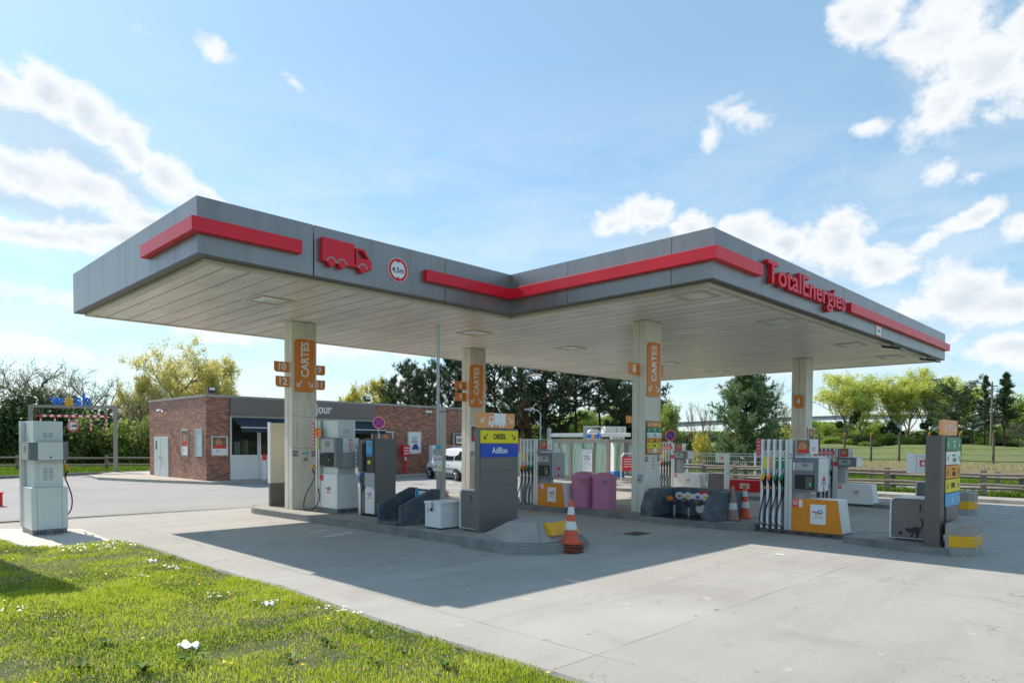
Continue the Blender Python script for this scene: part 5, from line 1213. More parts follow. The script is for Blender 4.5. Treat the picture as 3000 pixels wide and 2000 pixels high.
text('lettering', 'Bonjour', .66, 'whitegraph', sb, FT('-v', (18.36, BV0-.092, 3.50), 0, 0, .0), .03, .012, 'RIGHT', .80)
mb = MB(); mb.box(13.23, 20.97, BV0-.06, BV0-.003, 2.99, 3.045); mb.build('awning_rail', 'trimcream', shop)
# shop front: frame, panes, lower panels
def opening(name, a, b, z0, z1, door=False):
    mb = MB(); y = BV0
    mb.box(a, a+.07, y, y+.08, z0, z1); mb.box(b-.07, b, y, y+.08, z0, z1); mb.box(a+.07, b-.07, y, y+.08, z1-.07, z1); mb.box(a+.07, b-.07, y, y+.08, z0, z0+.07); mb.box(a+.07, b-.07, y, y+.08, 1.18, 1.26)
    f = mb.build(name, 'white', shop); mb = MB(); mb.box(a+.07, b-.07, y+.03, y+.05, z0+.07, 1.18); mb.build('lower_panel', 'white', f)
    mb = MB(); mb.box(a+.07, b-.07, y+.035, y+.045, 1.26, z1-.07); mb.build('pane', 'glass', f); return f
opening('window', 13.24, 14.60, .13, 2.98); dd = opening('door', 14.62, 15.62, .13, 2.98)
mb = MB(); mb.tube([(15.52, BV0-.04, .95), (15.52, BV0-.04, 1.25)], .014, 8); mb.build('handle', 'alu', dd)
for a in (15.64, 16.96, 18.28, 19.60): opening('window', a, a+1.30, .13, 2.98)
mb = MB(); mb.box(13.2, 21, BV0+2.6, BV0+2.65, .1, 3.0); mb.box(13.2, 21, BV0+.31, BV0+2.6, .05, .1); mb.box(13.1, 13.2, BV0+.31, BV0+2.6, .1, 3.0); mb.box(13.2, 21, BV0+.31, BV0+2.6, 3.0, 3.05); mb.box(21, 21.1, BV0+.31, BV0+2.6, .1, 3.0); mb.build('interior', 'lgrey', shop)
rn = random.Random(3)
for k, (a, w, h, mt_) in enumerate(((13.5, .25, .62, 'whitegraph'), (13.82, .16, .70, 'skin'), (14.02, .18, .72, 'white'), (14.27, .10, .45, 'dtaupe'), (14.75, .3, .5, 'porange'), (15.9, .4, .6, 'white'), (17.2, .4, .5, 'logored'), (19.7, .4, .5, 'green'))):
    mb = MB(); mb.box(a, a+w, BV0+.16+.06*(k % 3), BV0+.20+.06*(k % 3), .9, 1.25+h); mb.build('display_goods', mt_, shop)
# awning
mb = MB(); mb.hexa([(13.27, BV0-.10, 2.94), (20.95, BV0-.10, 2.94), (20.95, BV0-1.10, 2.50), (13.27, BV0-1.10, 2.50)], [(13.27, BV0-.10, 2.965), (20.95, BV0-.10, 2.965), (20.95, BV0-1.10, 2.525), (13.27, BV0-1.10, 2.525)])
aw = mb.build('awning', 'awning', shop)
mb = MB(); n_ = 60
for k in range(n_):
    a = 13.27+7.68*k/n_; b = 13.27+7.68*(k+1)/n_; mb.box(a, b, BV0-1.115, BV0-1.105, 2.29+.012*(k % 2), 2.485)
mb.build('valance', 'awning', aw)
mb = MB(); mb.tube([(13.25, BV0-1.11, 2.50), (20.97, BV0-1.11, 2.50)], .022, 8); mb.build('front_bar', 'white', aw)
for a in (13.4, 20.8): mb = MB(); mb.tube([(a, BV0-.1, 2.85), (a+(.45 if a < 15 else -.45), BV0-.55, 2.66), (a, BV0-1.09, 2.49)], .02, 6); mb.build('folding_arm', 'white', aw)
# double steel door on the side wall
d_ = thing
for k, (v0, v1) in enumerate(((36.70, 37.62), (35.66, 36.64))):
    mb = MB(FR('-u', (BU0, 0, 0))); mb.box(-v1, -v0, .13, 2.10, .002, .04); dr = mb.build('door', 'pump', shop, bevel=.004)
    mb = MB(FR('-u', (BU0-.041, 0, 0)))
    for j in range(4): mb.box(-v1+.2, -v0-.2, .25+j*.07, .28+j*.07, 0, .012)
    mb.build('louvre', 'white', dr)
    mb = MB(FR('-u', (BU0-.041, 0, 0))); x = -v0-.12 if k == 0 else -v1+.12; mb.box(x-.02, x+.02, 1.0, 1.12, 0, .05); mb.build('handle', 'alu', dr)
    if k == 0: mb = MB(FR('-u', (BU0-.041, 0, 0))); mb.box(-v1+.22, -v1+.44, 1.45, 1.88, 0, .004); mb.build('notice', 'dtaupe', dr)
def wall_poster(f, o, w, h, label, art='photo', loc_=None):
    t = thing('poster', label, 'poster', o); mb = MB(FR(f)); b = .04
    mb.box(0, w, 0, b, .002, .035); mb.box(0, w, h-b, h, .002, .035); mb.box(0, b, b, h-b, .002, .035); mb.box(w-b, w, b, h-b, .002, .035); mb.build('frame', 'alu', t)
    z = .003
    mb = MB(FR(f)); mb.box(b, w-b, b, h-b, .002, .012); s = mb.build('sheet', 'pgreyb' if art == 'washed' else 'whitegraph', t)
    if art == 'photo': poster_art(s, FR(f) @ Matrix.Translation((b+.02, h*.36, .012)), w-2*b-.04, h*.58); logo(s, FR(f) @ Matrix.Translation((w*.35, h*.22, .0125)), min(.16, w*.4), None)
    elif art == 'lavage':
        for i, tx in enumerate(('ICI LAVAGE', 'BROSSES', 'DOUCEUR')): text('lettering', tx, .105, 'navy', s, FR(f) @ Matrix.Translation((w/2, h*.74-i*.12, .014)), .001, .002, 'CENTER', .78)
        mb = MB(FR(f) @ Matrix.Translation((0, 0, .0125))); 
        for k in range(7): mb.k = k % 2; mb.box(w*.33+k*.055, w*.33+k*.055+.035, h*.50, h*.58, 0, .001)
        mb.k = 2; mb.prism(rrect(w*.34, w*.80, h*.20, h*.34, .04, 'tl tr'), 0, .0015); mb.prism([(w*.40, h*.34), (w*.74, h*.34), (w*.68, h*.45), (w*.46, h*.45)], 0, .0016); mb.disc((w*.42, h*.20), .04, 0, .0017, 12); mb.disc((w*.72, h*.20), .04, 0, .0018, 12)
        mb.k = 3; mb.stroke([(w*.12, h*.05), (w*.06, h*.93)], .03, 0, .001); mb.build('car_drawing', ['logored', 'porange', 'navy', 'logogreen'], s)
    elif art == 'aspi':
        for i, tx in enumerate(('ICI', 'ASPIRATEUR', '& SOUFFLEUR')): text('lettering', tx, .095 if i else .07, 'navy', s, FR(f) @ Matrix.Translation((w/2, h*.76-i*.11, .014)), .001, .002, 'CENTER', .70)
        mb = MB(FR(f) @ Matrix.Translation((0, 0, .0125))); mb.stroke([(w*.40, h*.14), (w*.40, h*.40), (w*.62, h*.40), (w*.62, h*.14), (w*.40, h*.14)], .014, 0, .001)
        mb.stroke([(w*.40, h*.34), (w*.26, h*.36), (w*.20, h*.22)], .012, 0, .0011); mb.stroke([(w*.62, h*.34), (w*.76, h*.36), (w*.82, h*.22)], .012, 0, .0012); mb.stroke(MB().arc((w*.40, h*.44), w*.10, 0, 180, 6), .012, 0, .0013); mb.stroke(MB().arc((w*.64, h*.44), w*.10, 0, 180, 6), .012, 0, .0014); mb.build('vacuum_drawing', 'navy', s)
    return t
wall_poster('-u', (BU0, 33.95, 1.19), .82, 1.25, 'narrow framed poster with an orange picture on the sunlit side wall of the shop')
wall_poster('-u', (BU0, 32.28, 1.19), .83, 1.26, 'narrow framed poster bleached pale blue, nearest the shop corner', 'washed')
wall_poster('-v', (12.38, BV0, 1.24), .74, .87, 'square framed poster on the shaded brick strip left of the shop window')
wall_poster('-v', (23.2, BV0, 1.23), .95, 1.24, 'pale poster lettered ICI LAVAGE BROSSES DOUCEUR with a car, on the brick wall', 'lavage')
wall_poster('-v', (21.3, BV0, 1.5), .92, .96, 'framed poster half hidden behind the taupe dispenser and the awning end')
# wall fittings
t = thing('wall_lamp', 'white lamp on a bracket high on the sunlit side wall', 'wall lamp', (BU0, 35.95, 3.32))
mb = MB(); mb.tube([(0, 0, -.08), (-.10, .02, -.10), (-.16, .10, .02), (-.18, .22, .06)], .018, 8); mb.build('bracket', 'alu', t)
mb = MB(); mb.hexa([(-.30, .20, .02), (-.30, .62, .04), (-.10, .62, .04), (-.10, .20, .02)], [(-.27, .22, .14), (-.26, .56, .12), (-.14, .56, .12), (-.13, .22, .14)]); mb.build('lamp_head', 'white', t, bevel=.02)
t = thing('security_camera', 'white box camera high on the front brick wall beside the poster with the car', 'camera', (24.45, BV0, 3.55))
mb = MB(); mb.tube([(0, 0, -.12), (0, -.12, -.10), (.05, -.16, .02)], .02, 8); mb.build('bracket', 'white', t); mb = MB(); mb.box(-.10, .30, -.24, -.10, .02, .14); mb.k = 1; mb.box(.30, .305, -.22, -.12, .04, .12); mb.build('housing', ['white', 'black'], t, bevel=.01)
for (u, v, lb) in ((12.5, 31.3, 'black floodlight standing on the roof corner nearest the narrow posters'), (20.7, 31.3, 'black floodlight on the roof where the grey sign band ends')):
    t = thing('roof_floodlight', lb, 'floodlight', (u, v, 3.96)); mb = MB(); mb.box(-.02, .02, -.02, .02, 0, .12); mb.build('bracket', 'black', t)
    mb = MB(); mb.hexa([(-.17, -.10, .10), (.17, -.10, .10), (.17, .04, .06), (-.17, .04, .06)], [(-.17, -.06, .36), (.17, -.06, .36), (.17, .06, .34), (-.17, .06, .34)]); h = mb.build('lamp_head', 'black', t); mb = MB(); mb.hexa([(-.13, -.108, .20), (.13, -.108, .20), (.13, -.103, .20), (-.13, -.103, .20)], [(-.13, -.08, .33), (.13, -.08, .33), (.13, -.075, .33), (-.13, -.075, .33)]); mb.build('lens', 'lens', h)
t = thing('fire_point', 'red box on a red post against the brick wall', 'fire point', (22.80, 30.75, .12)); mb = MB(); mb.box(-.07, .07, -.05, .05, 0, 1.02); mb.k = 1; mb.box(-.06, .06, -.055, -.05, .78, .95); mb.build('post', ['logored', 'whitegraph'], t)
mb = MB(); mb.box(-.22, .22, -.14, .10, 1.02, 1.60); mb.k = 1
for k in range(3): mb.box(-.17, .17, -.145, -.14, 1.12+k*.15, 1.17+k*.15)
mb.build('box', ['logored', 'whitegraph'], t, bevel=.008)
t = thing('air_sign', 'grey-framed sign lettered air on the shop front, behind the white car', 'sign', (26.45, 30.9, .12)); mb = MB(); mb.box(-.08, .06, -.05, .05, 0, 2.34); mb.box(.061, 1.4, -.05, .05, 2.24, 2.34); mb.build('frame', 'frame', t); mb = MB(); mb.box(.15, 1.3, -.07, -.051, 1.70, 2.15); p = mb.build('sign_face', 'whitegraph', t); text('lettering', 'air', .38, 'ink', p, FT('-v', (0, -.073, 0), .42, 1.93), .001, .008)
u, v = D(1268, 38.0); t = thing('air_station', 'white air and water column partly behind the nose of the white car', 'air station', (u*30.4/v, 30.4, .0)); mb = MB(); mb.box(-.16, .20, -.14, .14, 0, 1.72); mb.build('housing', 'white', t, bevel=.01)
mb = MB(FR('-v', (0, -.142, 0))); mb.box(-.10, .14, 1.2, 1.5, 0, .02); mb.k = 1; mb.box(-.06, .02, 1.35, 1.45, .02, .024); mb.build('control_panel', ['lgrey', 'orange'], t)
def bollard(u, v, h, label):
    t = thing('bollard', label, 'bollard', (u, v, gz(u, v)), 0, 'white bollards with red tops'); mb = MB(); mb.lathe([(.085, -.02), (.085, h-.28)], 20); mb.build('post', 'white', t, smooth=True); mb = MB(); mb.lathe([(.095, h-.279), (.095, h-.03), (.08, h)], 20); mb.build('red_top', 'logored', t, smooth=True)
bollard(*G(775, 1412), 1.3, 'white bollard with red top by the shop door, left of the cream service panel'); bollard(*G(1042, 1428), 1.2, 'white bollard with red top seen between the truck pump and the taupe dispenser')
# no-stopping signs
def stop_sign(u, v, zc, r, label, cross=True, arrow=False):
    t = thing('no_stopping_sign' if cross else 'no_parking_sign', label, 'road sign', (u, v, gz(u, v))); T = Matrix.Rotation(R(-40), 4, 'Z')
    mb = MB(); mb.tube([(0, 0.03, 0), (0, .03, zc-gz(u, v)+r*.5)], .03, 8); mb.build('pole', 'galv', t)
    mb = MB(T @ FR('-v', (0, -.02, zc-gz(u, v)))); mb.disc((0, 0), r, 0, .012, 32); mb.k = 1; mb.disc((0, 0), r*.95, .012, .014, 32); mb.k = 2; mb.disc((0, 0), r*.72, .014, .016, 32); mb.k = 1
    q = r*.55; mb.stroke([(-q, q), (q, -q)], r*.17, .016, .018)
    if cross: mb.stroke([(-q, -q), (q, q)], r*.17, .016, .0182)
    mb.build('sign_disc', ['whitegraph', 'logored', 'bsign'], t)
    if arrow: mb = MB(T @ FR('-v', (0, -.02, zc-gz(u, v)))); mb.box(-r*.4, r*.5, -r*1.75, -r*1.15, 0, .01); mb.k = 1; mb.stroke([(-r*.2, -r*1.45), (r*.3, -r*1.45)], .02, .01, .012); mb.stroke([(r*.1, -r*1.3), (r*.3, -r*1.45), (r*.1, -r*1.6)], .02, .01, .0122); mb.build('arrow_plate', ['whitegraph', 'ink'], t)
u, v = D(1110, 33); stop_sign(u, v, 1.9+(1298-1242)/2008.5*33, .29, 'round blue and red no-stopping sign with a cross, at the right end of the awning')
u, v = D(1963, 31); stop_sign(u, v, 1.9+(1294-1271)/2008.5*31, .25, 'round no-parking sign with one red bar and an arrow plate', False, True)

# ================================================================== WHITE CAR
def car(x, y, z, rz):
    t = thing('parked_car', 'white people carrier with roof rails parked nose to the brick wall', 'car', (x, y, z), rz)
    # local: length along +y (nose at +y), width along x, centred
    L = [(-2.02, .42, .34, .80, .95), (-1.98, .30, .74, .84, 1.0)]
    def sect(y, zb, zbelt, ztop, wb, wbelt, wtop):
        return [(-wb, y, zb), (-wbelt, y, zb+(zbelt-zb)*.45), (-wbelt*.985, y, zbelt), (-wtop, y, ztop-.03), (-wtop*.75, y, ztop), (wtop*.75, y, ztop), (wtop, y, ztop-.03), (wbelt*.985, y, zbelt), (wbelt, y, zb+(zbelt-zb)*.45), (wb, y, zb)]
    S = [(-2.10, .45, .72, .90, .60, .72, .62), (-2.06, .30, .92, 1.15, .76, .82, .66), (-1.88, .26, .95, 1.50, .80, .86, .62), (-1.6, .25, .95, 1.60, .82, .875, .60), (-.6, .24, .94, 1.66, .82, .88, .61), (.2, .24, .93, 1.63, .82, .88, .60), (.62, .24, .92, 1.50, .82, .88, .60), (1.18, .24, .93, 1.06, .82, .875, .70), (1.55, .26, .88, .95, .82, .86, .70), (1.90, .28, .78, .84, .78, .80, .62), (2.08, .34, .60, .70, .66, .68, .52)]
    mb = MB(); rings = [sect(*s) for s in S]; n = 10
    mb.add([p for r_ in rings for p in r_], [(i*n+k, i*n+(k+1) % n, (i+1)*n+(k+1) % n, (i+1)*n+k) for i in range(len(S)-1) for k in range(n)]+[tuple(range(n)), tuple(range((len(S)-1)*n, len(S)*n))])
    b = mb.build('body', 'carwhite', t, smooth=True)
    ss = b.modifiers.new('sub', 'SUBSURF'); ss.levels = 2; ss.render_levels = 2
    for s in (-1, 1):
        for (a0, a1, ztf, zb0) in ((-1.72, -1.02, 1.44, 1.02), (-.94, -.10, 1.50, 1.00), (-.02, .62, 1.44, 1.00)):
            mb = MB(); f = lambda yy, zz, o: (s*(.862+o-(zz-.95)*.46), yy, zz)
            a0_ = a0+(.10 if a0 < -1.5 else 0); a1_ = a1-(.28 if a1 > .5 else 0)
            mb.hexa([f(a0, zb0, -.02), f(a1, zb0, -.02), f(a1_, ztf, -.02), f(a0_, ztf, -.02)], [f(a0, zb0, .012), f(a1, zb0, .012), f(a1_, ztf, .012), f(a0_, ztf, .012)]); mb.build('side_window', 'carglass', t)
        mb = MB(); mb.box(s*.875-.01, s*.875+.01, -1.2, 1.2, .56, .62); mb.build('side_moulding', 'pgrey', t)
        mb = MB(); mb.tube([(s*.56, -1.6, 1.60), (s*.56, -1.5, 1.70), (s*.56, .1, 1.72), (s*.56, .25, 1.64)], .018, 6); mb.build('roof_rail', 'pgrey', t)
        mb = MB(); mb.box(s*.86, s*1.03, .72, .86, .96, 1.10); mb.build('mirror', 'carwhite', t, bevel=.03)
        for yy in (-.45, .28): mb = MB(); mb.box(s*.875, s*.90, yy-.1, yy+.06, .80, .835); mb.build('door_handle', 'carwhite', t)
        mb = MB(); mb.hexa([(s*.50, 1.99, .66), (s*.74, 1.80, .66), (s*.76, 1.70, .84), (s*.52, 1.90, .84)], [(s*.52, 2.02, .67), (s*.79, 1.84, .67), (s*.79, 1.70, .83), (s*.54, 1.93, .83)]); mb.build('headlight', 'lens', t)
        mb = MB(); mb.box(s*.62, s*.80, -2.10, -2.02, .78, 1.12); mb.build('tail_light', 'logored', t)
        for yy in (-1.30, 1.38):
            mb = MB(); W_ = s*.80; mb.T = Matrix.Translation((W_, yy, .30)) @ Matrix.Rotation(R(90), 4, 'Y'); mb.lathe([(.20, -.085), (.295, -.09), (.31, -.06), (.31, .06), (.295, .09), (.20, .085)], 28); w_ = mb.build('wheel', 'tyre', t, smooth=True)
            mb = MB(); mb.T = Matrix.Translation((W_, yy, .30)) @ Matrix.Rotation(R(90), 4, 'Y'); mb.lathe([(.19, -.08), (.205, -.092), (.205, .092), (.19, .08)], 28)
            mb.k = 1
            for q in range(6): a = math.radians(q*60); mb.tube([(.03*math.cos(a), .03*math.sin(a), s*.09), (.19*math.cos(a), .19*math.sin(a), s*.088)], .022, 5)
            mb.build('rim', ['dtaupe', 'alu'], w_)
    mb = MB(); mb.hexa([(-.60, .78, 1.44), (.60, .78, 1.44), (.66, 1.18, 1.06), (-.66, 1.18, 1.06)], [(-.60, .80, 1.47), (.60, .80, 1.47), (.68, 1.24, 1.07), (-.68, 1.24, 1.07)]); mb.build('windscreen', 'carglass', t)
    return t
car(23.05, 26.62, 0.0, math.atan2(-.17, .98))

# ================================================================== WASH AREA
def wash_word(parent, T, size, ext=.05):
    x = 0
    for ch, mt_ in (('w', 'wblue'), ('a', 'wyel'), ('s', 'wblue'), ('h', 'wblue')):
        o = text('letter', ch, size, mt_, parent, T @ Matrix.Translation((x, 0, 0)), ext, size*.022, 'LEFT')
        me_ = o.data; Ti = T.inverted(); xs = [(Ti @ v_.co).x for v_ in me_.vertices]; x = max(xs)+size*.04
a_, b_ = Vector((8.32, 47.46)), Vector((11.84, 43.03)); 
# height gauge gate: run from the far post to the near one
A = Vector((8.28, 45.25)); B = Vector((11.84, 43.03)); dv = B-A; Lg = dv.length; ang = math.atan2(dv.y, dv.x)
t = thing('wash_gate', 'brown-grey steel goalpost gate with a red and white height bar and wash lettering', 'gate', (A.x, A.y, 0), ang)
HG = 3.83
for x in (0, Lg): mb = MB(); mb.box(x-.09, x+.09, -.08, .08, 0, HG-.16); mb.k = 1; mb.frus([(x-.2, -.2), (x+.2, -.2), (x+.2, .2), (x-.2, .2)], 0, [(x-.11, -.11), (x+.11, -.11), (x+.11, .11), (x-.11, .11)], .14); mb.build('post', ['frame', 'dtaupe'], t)
mb = MB(); mb.box(-.09, Lg+.09, -.08, .08, HG-.159, HG); mb.build('crossbeam', 'frame', t)
mb = MB(); x0, x1 = Lg*.10, Lg*.905; n_ = 19
for k in range(n_): mb.k = k % 2; mb.box(x0+(x1-x0)*k/n_, x0+(x1-x0)*(k+1)/n_, -.03, .03, 3.17, 3.29)
hb = mb.build('height_bar', ['logored', 'whitegraph'], t)
for i, f_ in enumerate((.02, .225, .435, .54, .755, .985)):
    x = x0+(x1-x0)*f_; mb = MB()
    for k in range(7): mb.k = k % 2; mb.box(x-.035, x+.035, -.025, .025, 3.17-.115*(k+1), 3.17-.115*k)
    mb.build('hanging_strip', ['logored', 'whitegraph'], t)
for x in (x0+.15, (x0+x1)/2, x1-.15): mb = MB(); mb.tube([(x, 0, 3.29), (x, 0, HG-.16)], .008, 5); mb.build('chain', 'galv', t)
xs_ = x0+(x1-x0)*.49; mb = MB(FR('-v', (xs_, -.04, 2.68))); mb.disc((0, 0), .29, 0, .012, 32); mb.k = 1; mb.ring((0, 0), .225, .28, .012, .015, 32); mb.k = 2
for s in (-1, 1): mb.prism([(-.04, s*.21), (.04, s*.21), (0, s*.16)], .012, .014)
q = mb.build('height_sign', ['whitegraph', 'logored', 'ink'], t); text('lettering', '2,4M', .25, 'ink', q, FT('-v', (xs_, -.054, 2.68)), .001, .004, 'CENTER', .85)
wash_word(t, FT('-v', (Lg*.24, -.06, HG+.27)), .92, .05)

# green-streaked screen of the jet-wash bays
UW = 27.86
t = thing('wash_screen', 'long greige framed screen of pale panels with green streaks, behind pump 6', 'screen wall', (UW, 0, 0))
def screen(v0, v1, parent, muls, top=2.10):
    F = FR('-u'); mb = MB(F)
    mb.box(-v1, -v0, top-.18, top, 0, .14); mb.box(-v1, -v0, .12, .22, 0, .14)
    for m_, w_ in muls: mb.box(-m_-w_/2, -m_+w_/2, .221, top-.181, .0, .14)
    mb.build('frame', 'frame', parent)
    ms = sorted(m_ for m_, w_ in muls)
    for i in range(len(ms)-1):
        wa = dict(muls)[ms[i]]/2; wb = dict(muls)[ms[i+1]]/2
        mb = MB(F); mb.box(-ms[i+1]+wb, -ms[i]-wa, .221, top-.181, .04, .07); mb.build('glass_panel', 'streak', parent)
screen(20.53, 28.2, t, [(20.62, .18), (21.48, .07), (22.24, .07), (23.05, .18), (23.82, .07), (24.6, .07), (25.5, .18), (26.3, .07), (27.1, .18), (28.1, .18)])
mb = MB(); mb.box(-.10, .35, 20.4, 28.3, -.25, .12); mb.build('kerb_base', 'kerbl', t, bevel=.02)
mb = MB(); mb.box(.12, .16, 20.53, 20.70, .2, 2.1) if 0 else mb.box(-.135, 3.9, 20.50, 20.53, 1.92, 2.1); mb.box(3.8, 3.9, 20.5, 20.6, .0, 2.1); mb.build('side_rail', 'frame', t)
wash_word(t, FT('-u', (0, 0, 0), -22.05, 2.27, .0) , .42, .03)
wall_poster('-u', (UW-.145, 22.28, .42), .75, 1.18, 'pale poster lettered ASPIRATEUR & SOUFFLEUR on the green-streaked screen', 'aspi')
wall_poster('-u', (UW-.145, 24.18, .95), .5, .62, 'small white framed notice on the streaked screen beside the advert of pump 6', 'washed')
t = thing('wash_screen', 'short far stretch of green-streaked screen right of the white wash machine', 'screen wall', (31.2, 0, 0)); screen(19.15, 21.9, t, [(19.22, .14), (20.1, .07), (20.9, .07), (21.83, .14)], 2.0)
# overhead rail with posts
t = thing('overhead_rail', 'white rail on two short steel uprights above the streaked screen', 'rail', (UW+1.2, 20.5, 0))
mb = MB(); mb.box(-.06, .06, -.3, 5.3, 2.22, 2.42); mb.build('rail', 'white', t, bevel=.01)
for yy in (2.6, 5.2): mb = MB(); mb.box(-.08, .08, yy-.09, yy+.09, -.2, 2.72); mb.build('upright', 'galv', t)
# wash machine
u, v = D(1813, 38.0); t = thing('wash_machine', 'tall white car-wash machine with green grass blades printed on it and a black brush', 'car wash', (u, v, -.2), R(-30))
mb = MB(); mb.box(-.40, .22, -.3, .3, 0, 2.55); mb.box(-.95, .30, -.32, .32, 2.551, 3.0); mb.k = 1; mb.box(-.41, .23, -.31, .31, 0, .55); bd = mb.build('housing', ['white', 'logoblue'], t, bevel=.03)
mb = MB(FR('-v', (0, -.325, 0)))
for a in ([(-.30, .1), (-.22, 1.6), (-.30, 2.95)], [(.1, .3), (-.15, 1.5), (.12, 2.95)], [(-.05, .05), (-.25, 1.2), (-.10, 2.2)]): mb.stroke(a, .04, 0, .004)
mb.build('blade_print', 'logogreen', bd)
mb = MB(); rn = random.Random(9)
for k in range(700):
    a = rn.uniform(0, 6.283); z = rn.uniform(1.9, 2.95); r_ = rn.uniform(.42, .55); mb.add([(.9+.1*math.cos(a), .1*math.sin(a), z), (.9+r_*math.cos(a), r_*math.sin(a), z-.06), (.9+r_*math.cos(a+.1), r_*math.sin(a+.1), z+.03)], [(0, 1, 2)])
mb.tube([(.9, 0, 2.95), (.9, 0, 1.8)], .12, 10); mb.build('brush', 'black', t)
mb = MB(); mb.prism(rrect(-1.9, -1.15, 2.2, 2.85, .32, 'tl tr'), -.25, .25, 'y'); mb.k = 1; mb.tube([(-2.1, 0, 2.95), (-1.2, 0, 3.0), (-.96, 0, 2.9)], .05, 8); mb.build('dome_housing', ['white', 'galv'], t)
t = thing('wash_notice', 'white framed red notice stand at the foot of the far streaked screen', 'sign', (*D(1838, 33.2), -.2), R(-20))
mb = MB(); mb.tube([(-.35, 0, 0), (-.35, 0, 1.45), (-.2, 0, 1.6), (.5, 0, 1.6)], .03, 8); mb.build('frame', 'white', t); mb = MB(FR('-v')); mb.box(-.28, .5, .75, 1.45, .0, .02); mb.k = 1
for k in range(4): mb.box(-.2, .4, .95+k*.12, .99+k*.12, .02, .022)
mb.build('board', ['logored', 'whitegraph'], t)
# street lamp behind
u, v = D(1583, 52); t = thing('street_lamp', 'slim grey street lamp rising behind the streaked screen', 'street lamp', (u, v, -.3), R(-45))
mb = MB(); mb.tube([(0, 0, 0), (0, 0, 4.4), (-.2, 0, 4.62), (-.7, 0, 4.70)], [.07, .055, .05, .04], 10); mb.build('pole', 'galv', t, smooth=True); mb = MB(); mb.hexa([(-1.25, -.13, 4.66), (-.6, -.13, 4.62), (-.6, .13, 4.62), (-1.25, .13, 4.66)], [(-1.2, -.08, 4.76), (-.6, -.08, 4.76), (-.6, .08, 4.76), (-1.2, .08, 4.76)]); mb.build('lamp_head', 'galv', t, bevel=.02)

# ================================================================== FENCES
def rail_fence(name, pts, label, h=1.0, sp=1.75, rails=(.42, .82), wv=0, z=None, seed=1, pw=.09, group=None):
    """posts and rails along a polyline"""
    t = thing(name, label, 'fence', (pts[0][0], pts[0][1], 0), 0, group); rn = random.Random(seed); O = Vector((pts[0][0], pts[0][1], 0))
    P = [Vector((*p, 0)) for p in pts]; prev = None
    for i in range(len(P)-1):
        a, b = P[i], P[i+1]; L = (b-a).length; n_ = max(1, round(L/sp)); d = (b-a).normalized(); nn = Vector((-d.y, d.x, 0))
        for k in range(n_+(1 if i == len(P)-2 else 0)):
            p = a+d*(L*k/n_); zb = z if z is not None else terrain(p.x, p.y); q = p-O; r0 = rn.uniform(-.02, .02)
            mb = MB(Matrix.Translation((q.x, q.y, zb)) @ Matrix.Rotation(math.atan2(d.y, d.x)+r0, 4, 'Z')); mb.frus([(-pw, -pw*.8), (pw, -pw*.8), (pw, pw*.8), (-pw, pw*.8)], -.1, [(-pw*.95+r0, -pw*.75), (pw*.95+r0, -pw*.75), (pw*.95+r0, pw*.75), (-pw*.95+r0, pw*.75)], h+rn.uniform(-.02, .03)); mb.build('post', 'wood', t, bevel=.015)
            if k < n_:
                p2 = a+d*(L*(k+1)/n_); q2 = p2-O; z2 = z if z is not None else terrain(p2.x, p2.y)
                for rz_ in rails:
                    j0, j1 = rn.uniform(-.03, .03), rn.uniform(-.03, .03); mb = MB(); o_ = nn*(-pw-.03 if 1 else 0)
                    A0 = q+o_+Vector((0, 0, zb+rz_+j0)); A1 = q2+o_+Vector((0, 0, z2+rz_+j1)); mid = (A0+A1)/2+Vector((0, 0, rn.uniform(-.02, .01)))
                    mb.tube([A0-d*.05, mid, A1+d*.05], [.06, .065, .055], 6); mb.build('rail', 'wood', t)
    return t
rail_fence('timber_fence', [(-2, 53.6), (4, 50.2), (8.1, 47.74), (12.07, 45.57), (15.5, 43.9), (22, 44.5)], 'weathered post and rail fence in front of the hedge on the left', .95, 3.6, (.40, .80), z=.06)
rail_fence('timber_fence', [(32.9, 27), (32.9, 0.5)], 'weathered post and rail fence on the near side of the road at the right', 1.02, 1.78, (.42, .84), z=-.10, seed=4, pw=.10)
rail_fence('timber_fence', [(35.0, 24), (34.6, 0.0)], 'second timber fence just behind the first, beside the road', .95, 2.3, (.28, .74), z=-.20, seed=8, pw=.10)
rail_fence('timber_fence', [(44.0, 50), (44.0, -2)], 'far low timber fence on the other side of the road', .80, 3.0, (.60,), z=-.28, seed=9, pw=.12)
# white wire mesh fence
t = thing('mesh_fence', 'white wire mesh fence panels behind the sand box', 'fence', (36.4, 17, -.25))
for y in (-4.2, 0, 4.2, 8): mb = MB(); mb.box(-.04, .04, y-.04, y+.04, 0, 1.66); mb.build('post', 'white', t)
for y0 in (-4.2, 0, 4.2):
    mb = MB(); y1 = y0+4.2 if y0 < 4 else 8
    for z_ in (.1, .45, .8, 1.15, 1.45, 1.60): mb.box(-.008, .008, y0+.06, y1-.06, z_-.010, z_+.010)
    k = y0+.12
    while k < y1-.1: mb.box(-.004, .004, k-.004, k+.004, .05, 1.60); k += .12
    mb.build('wire_panel', 'white', t)
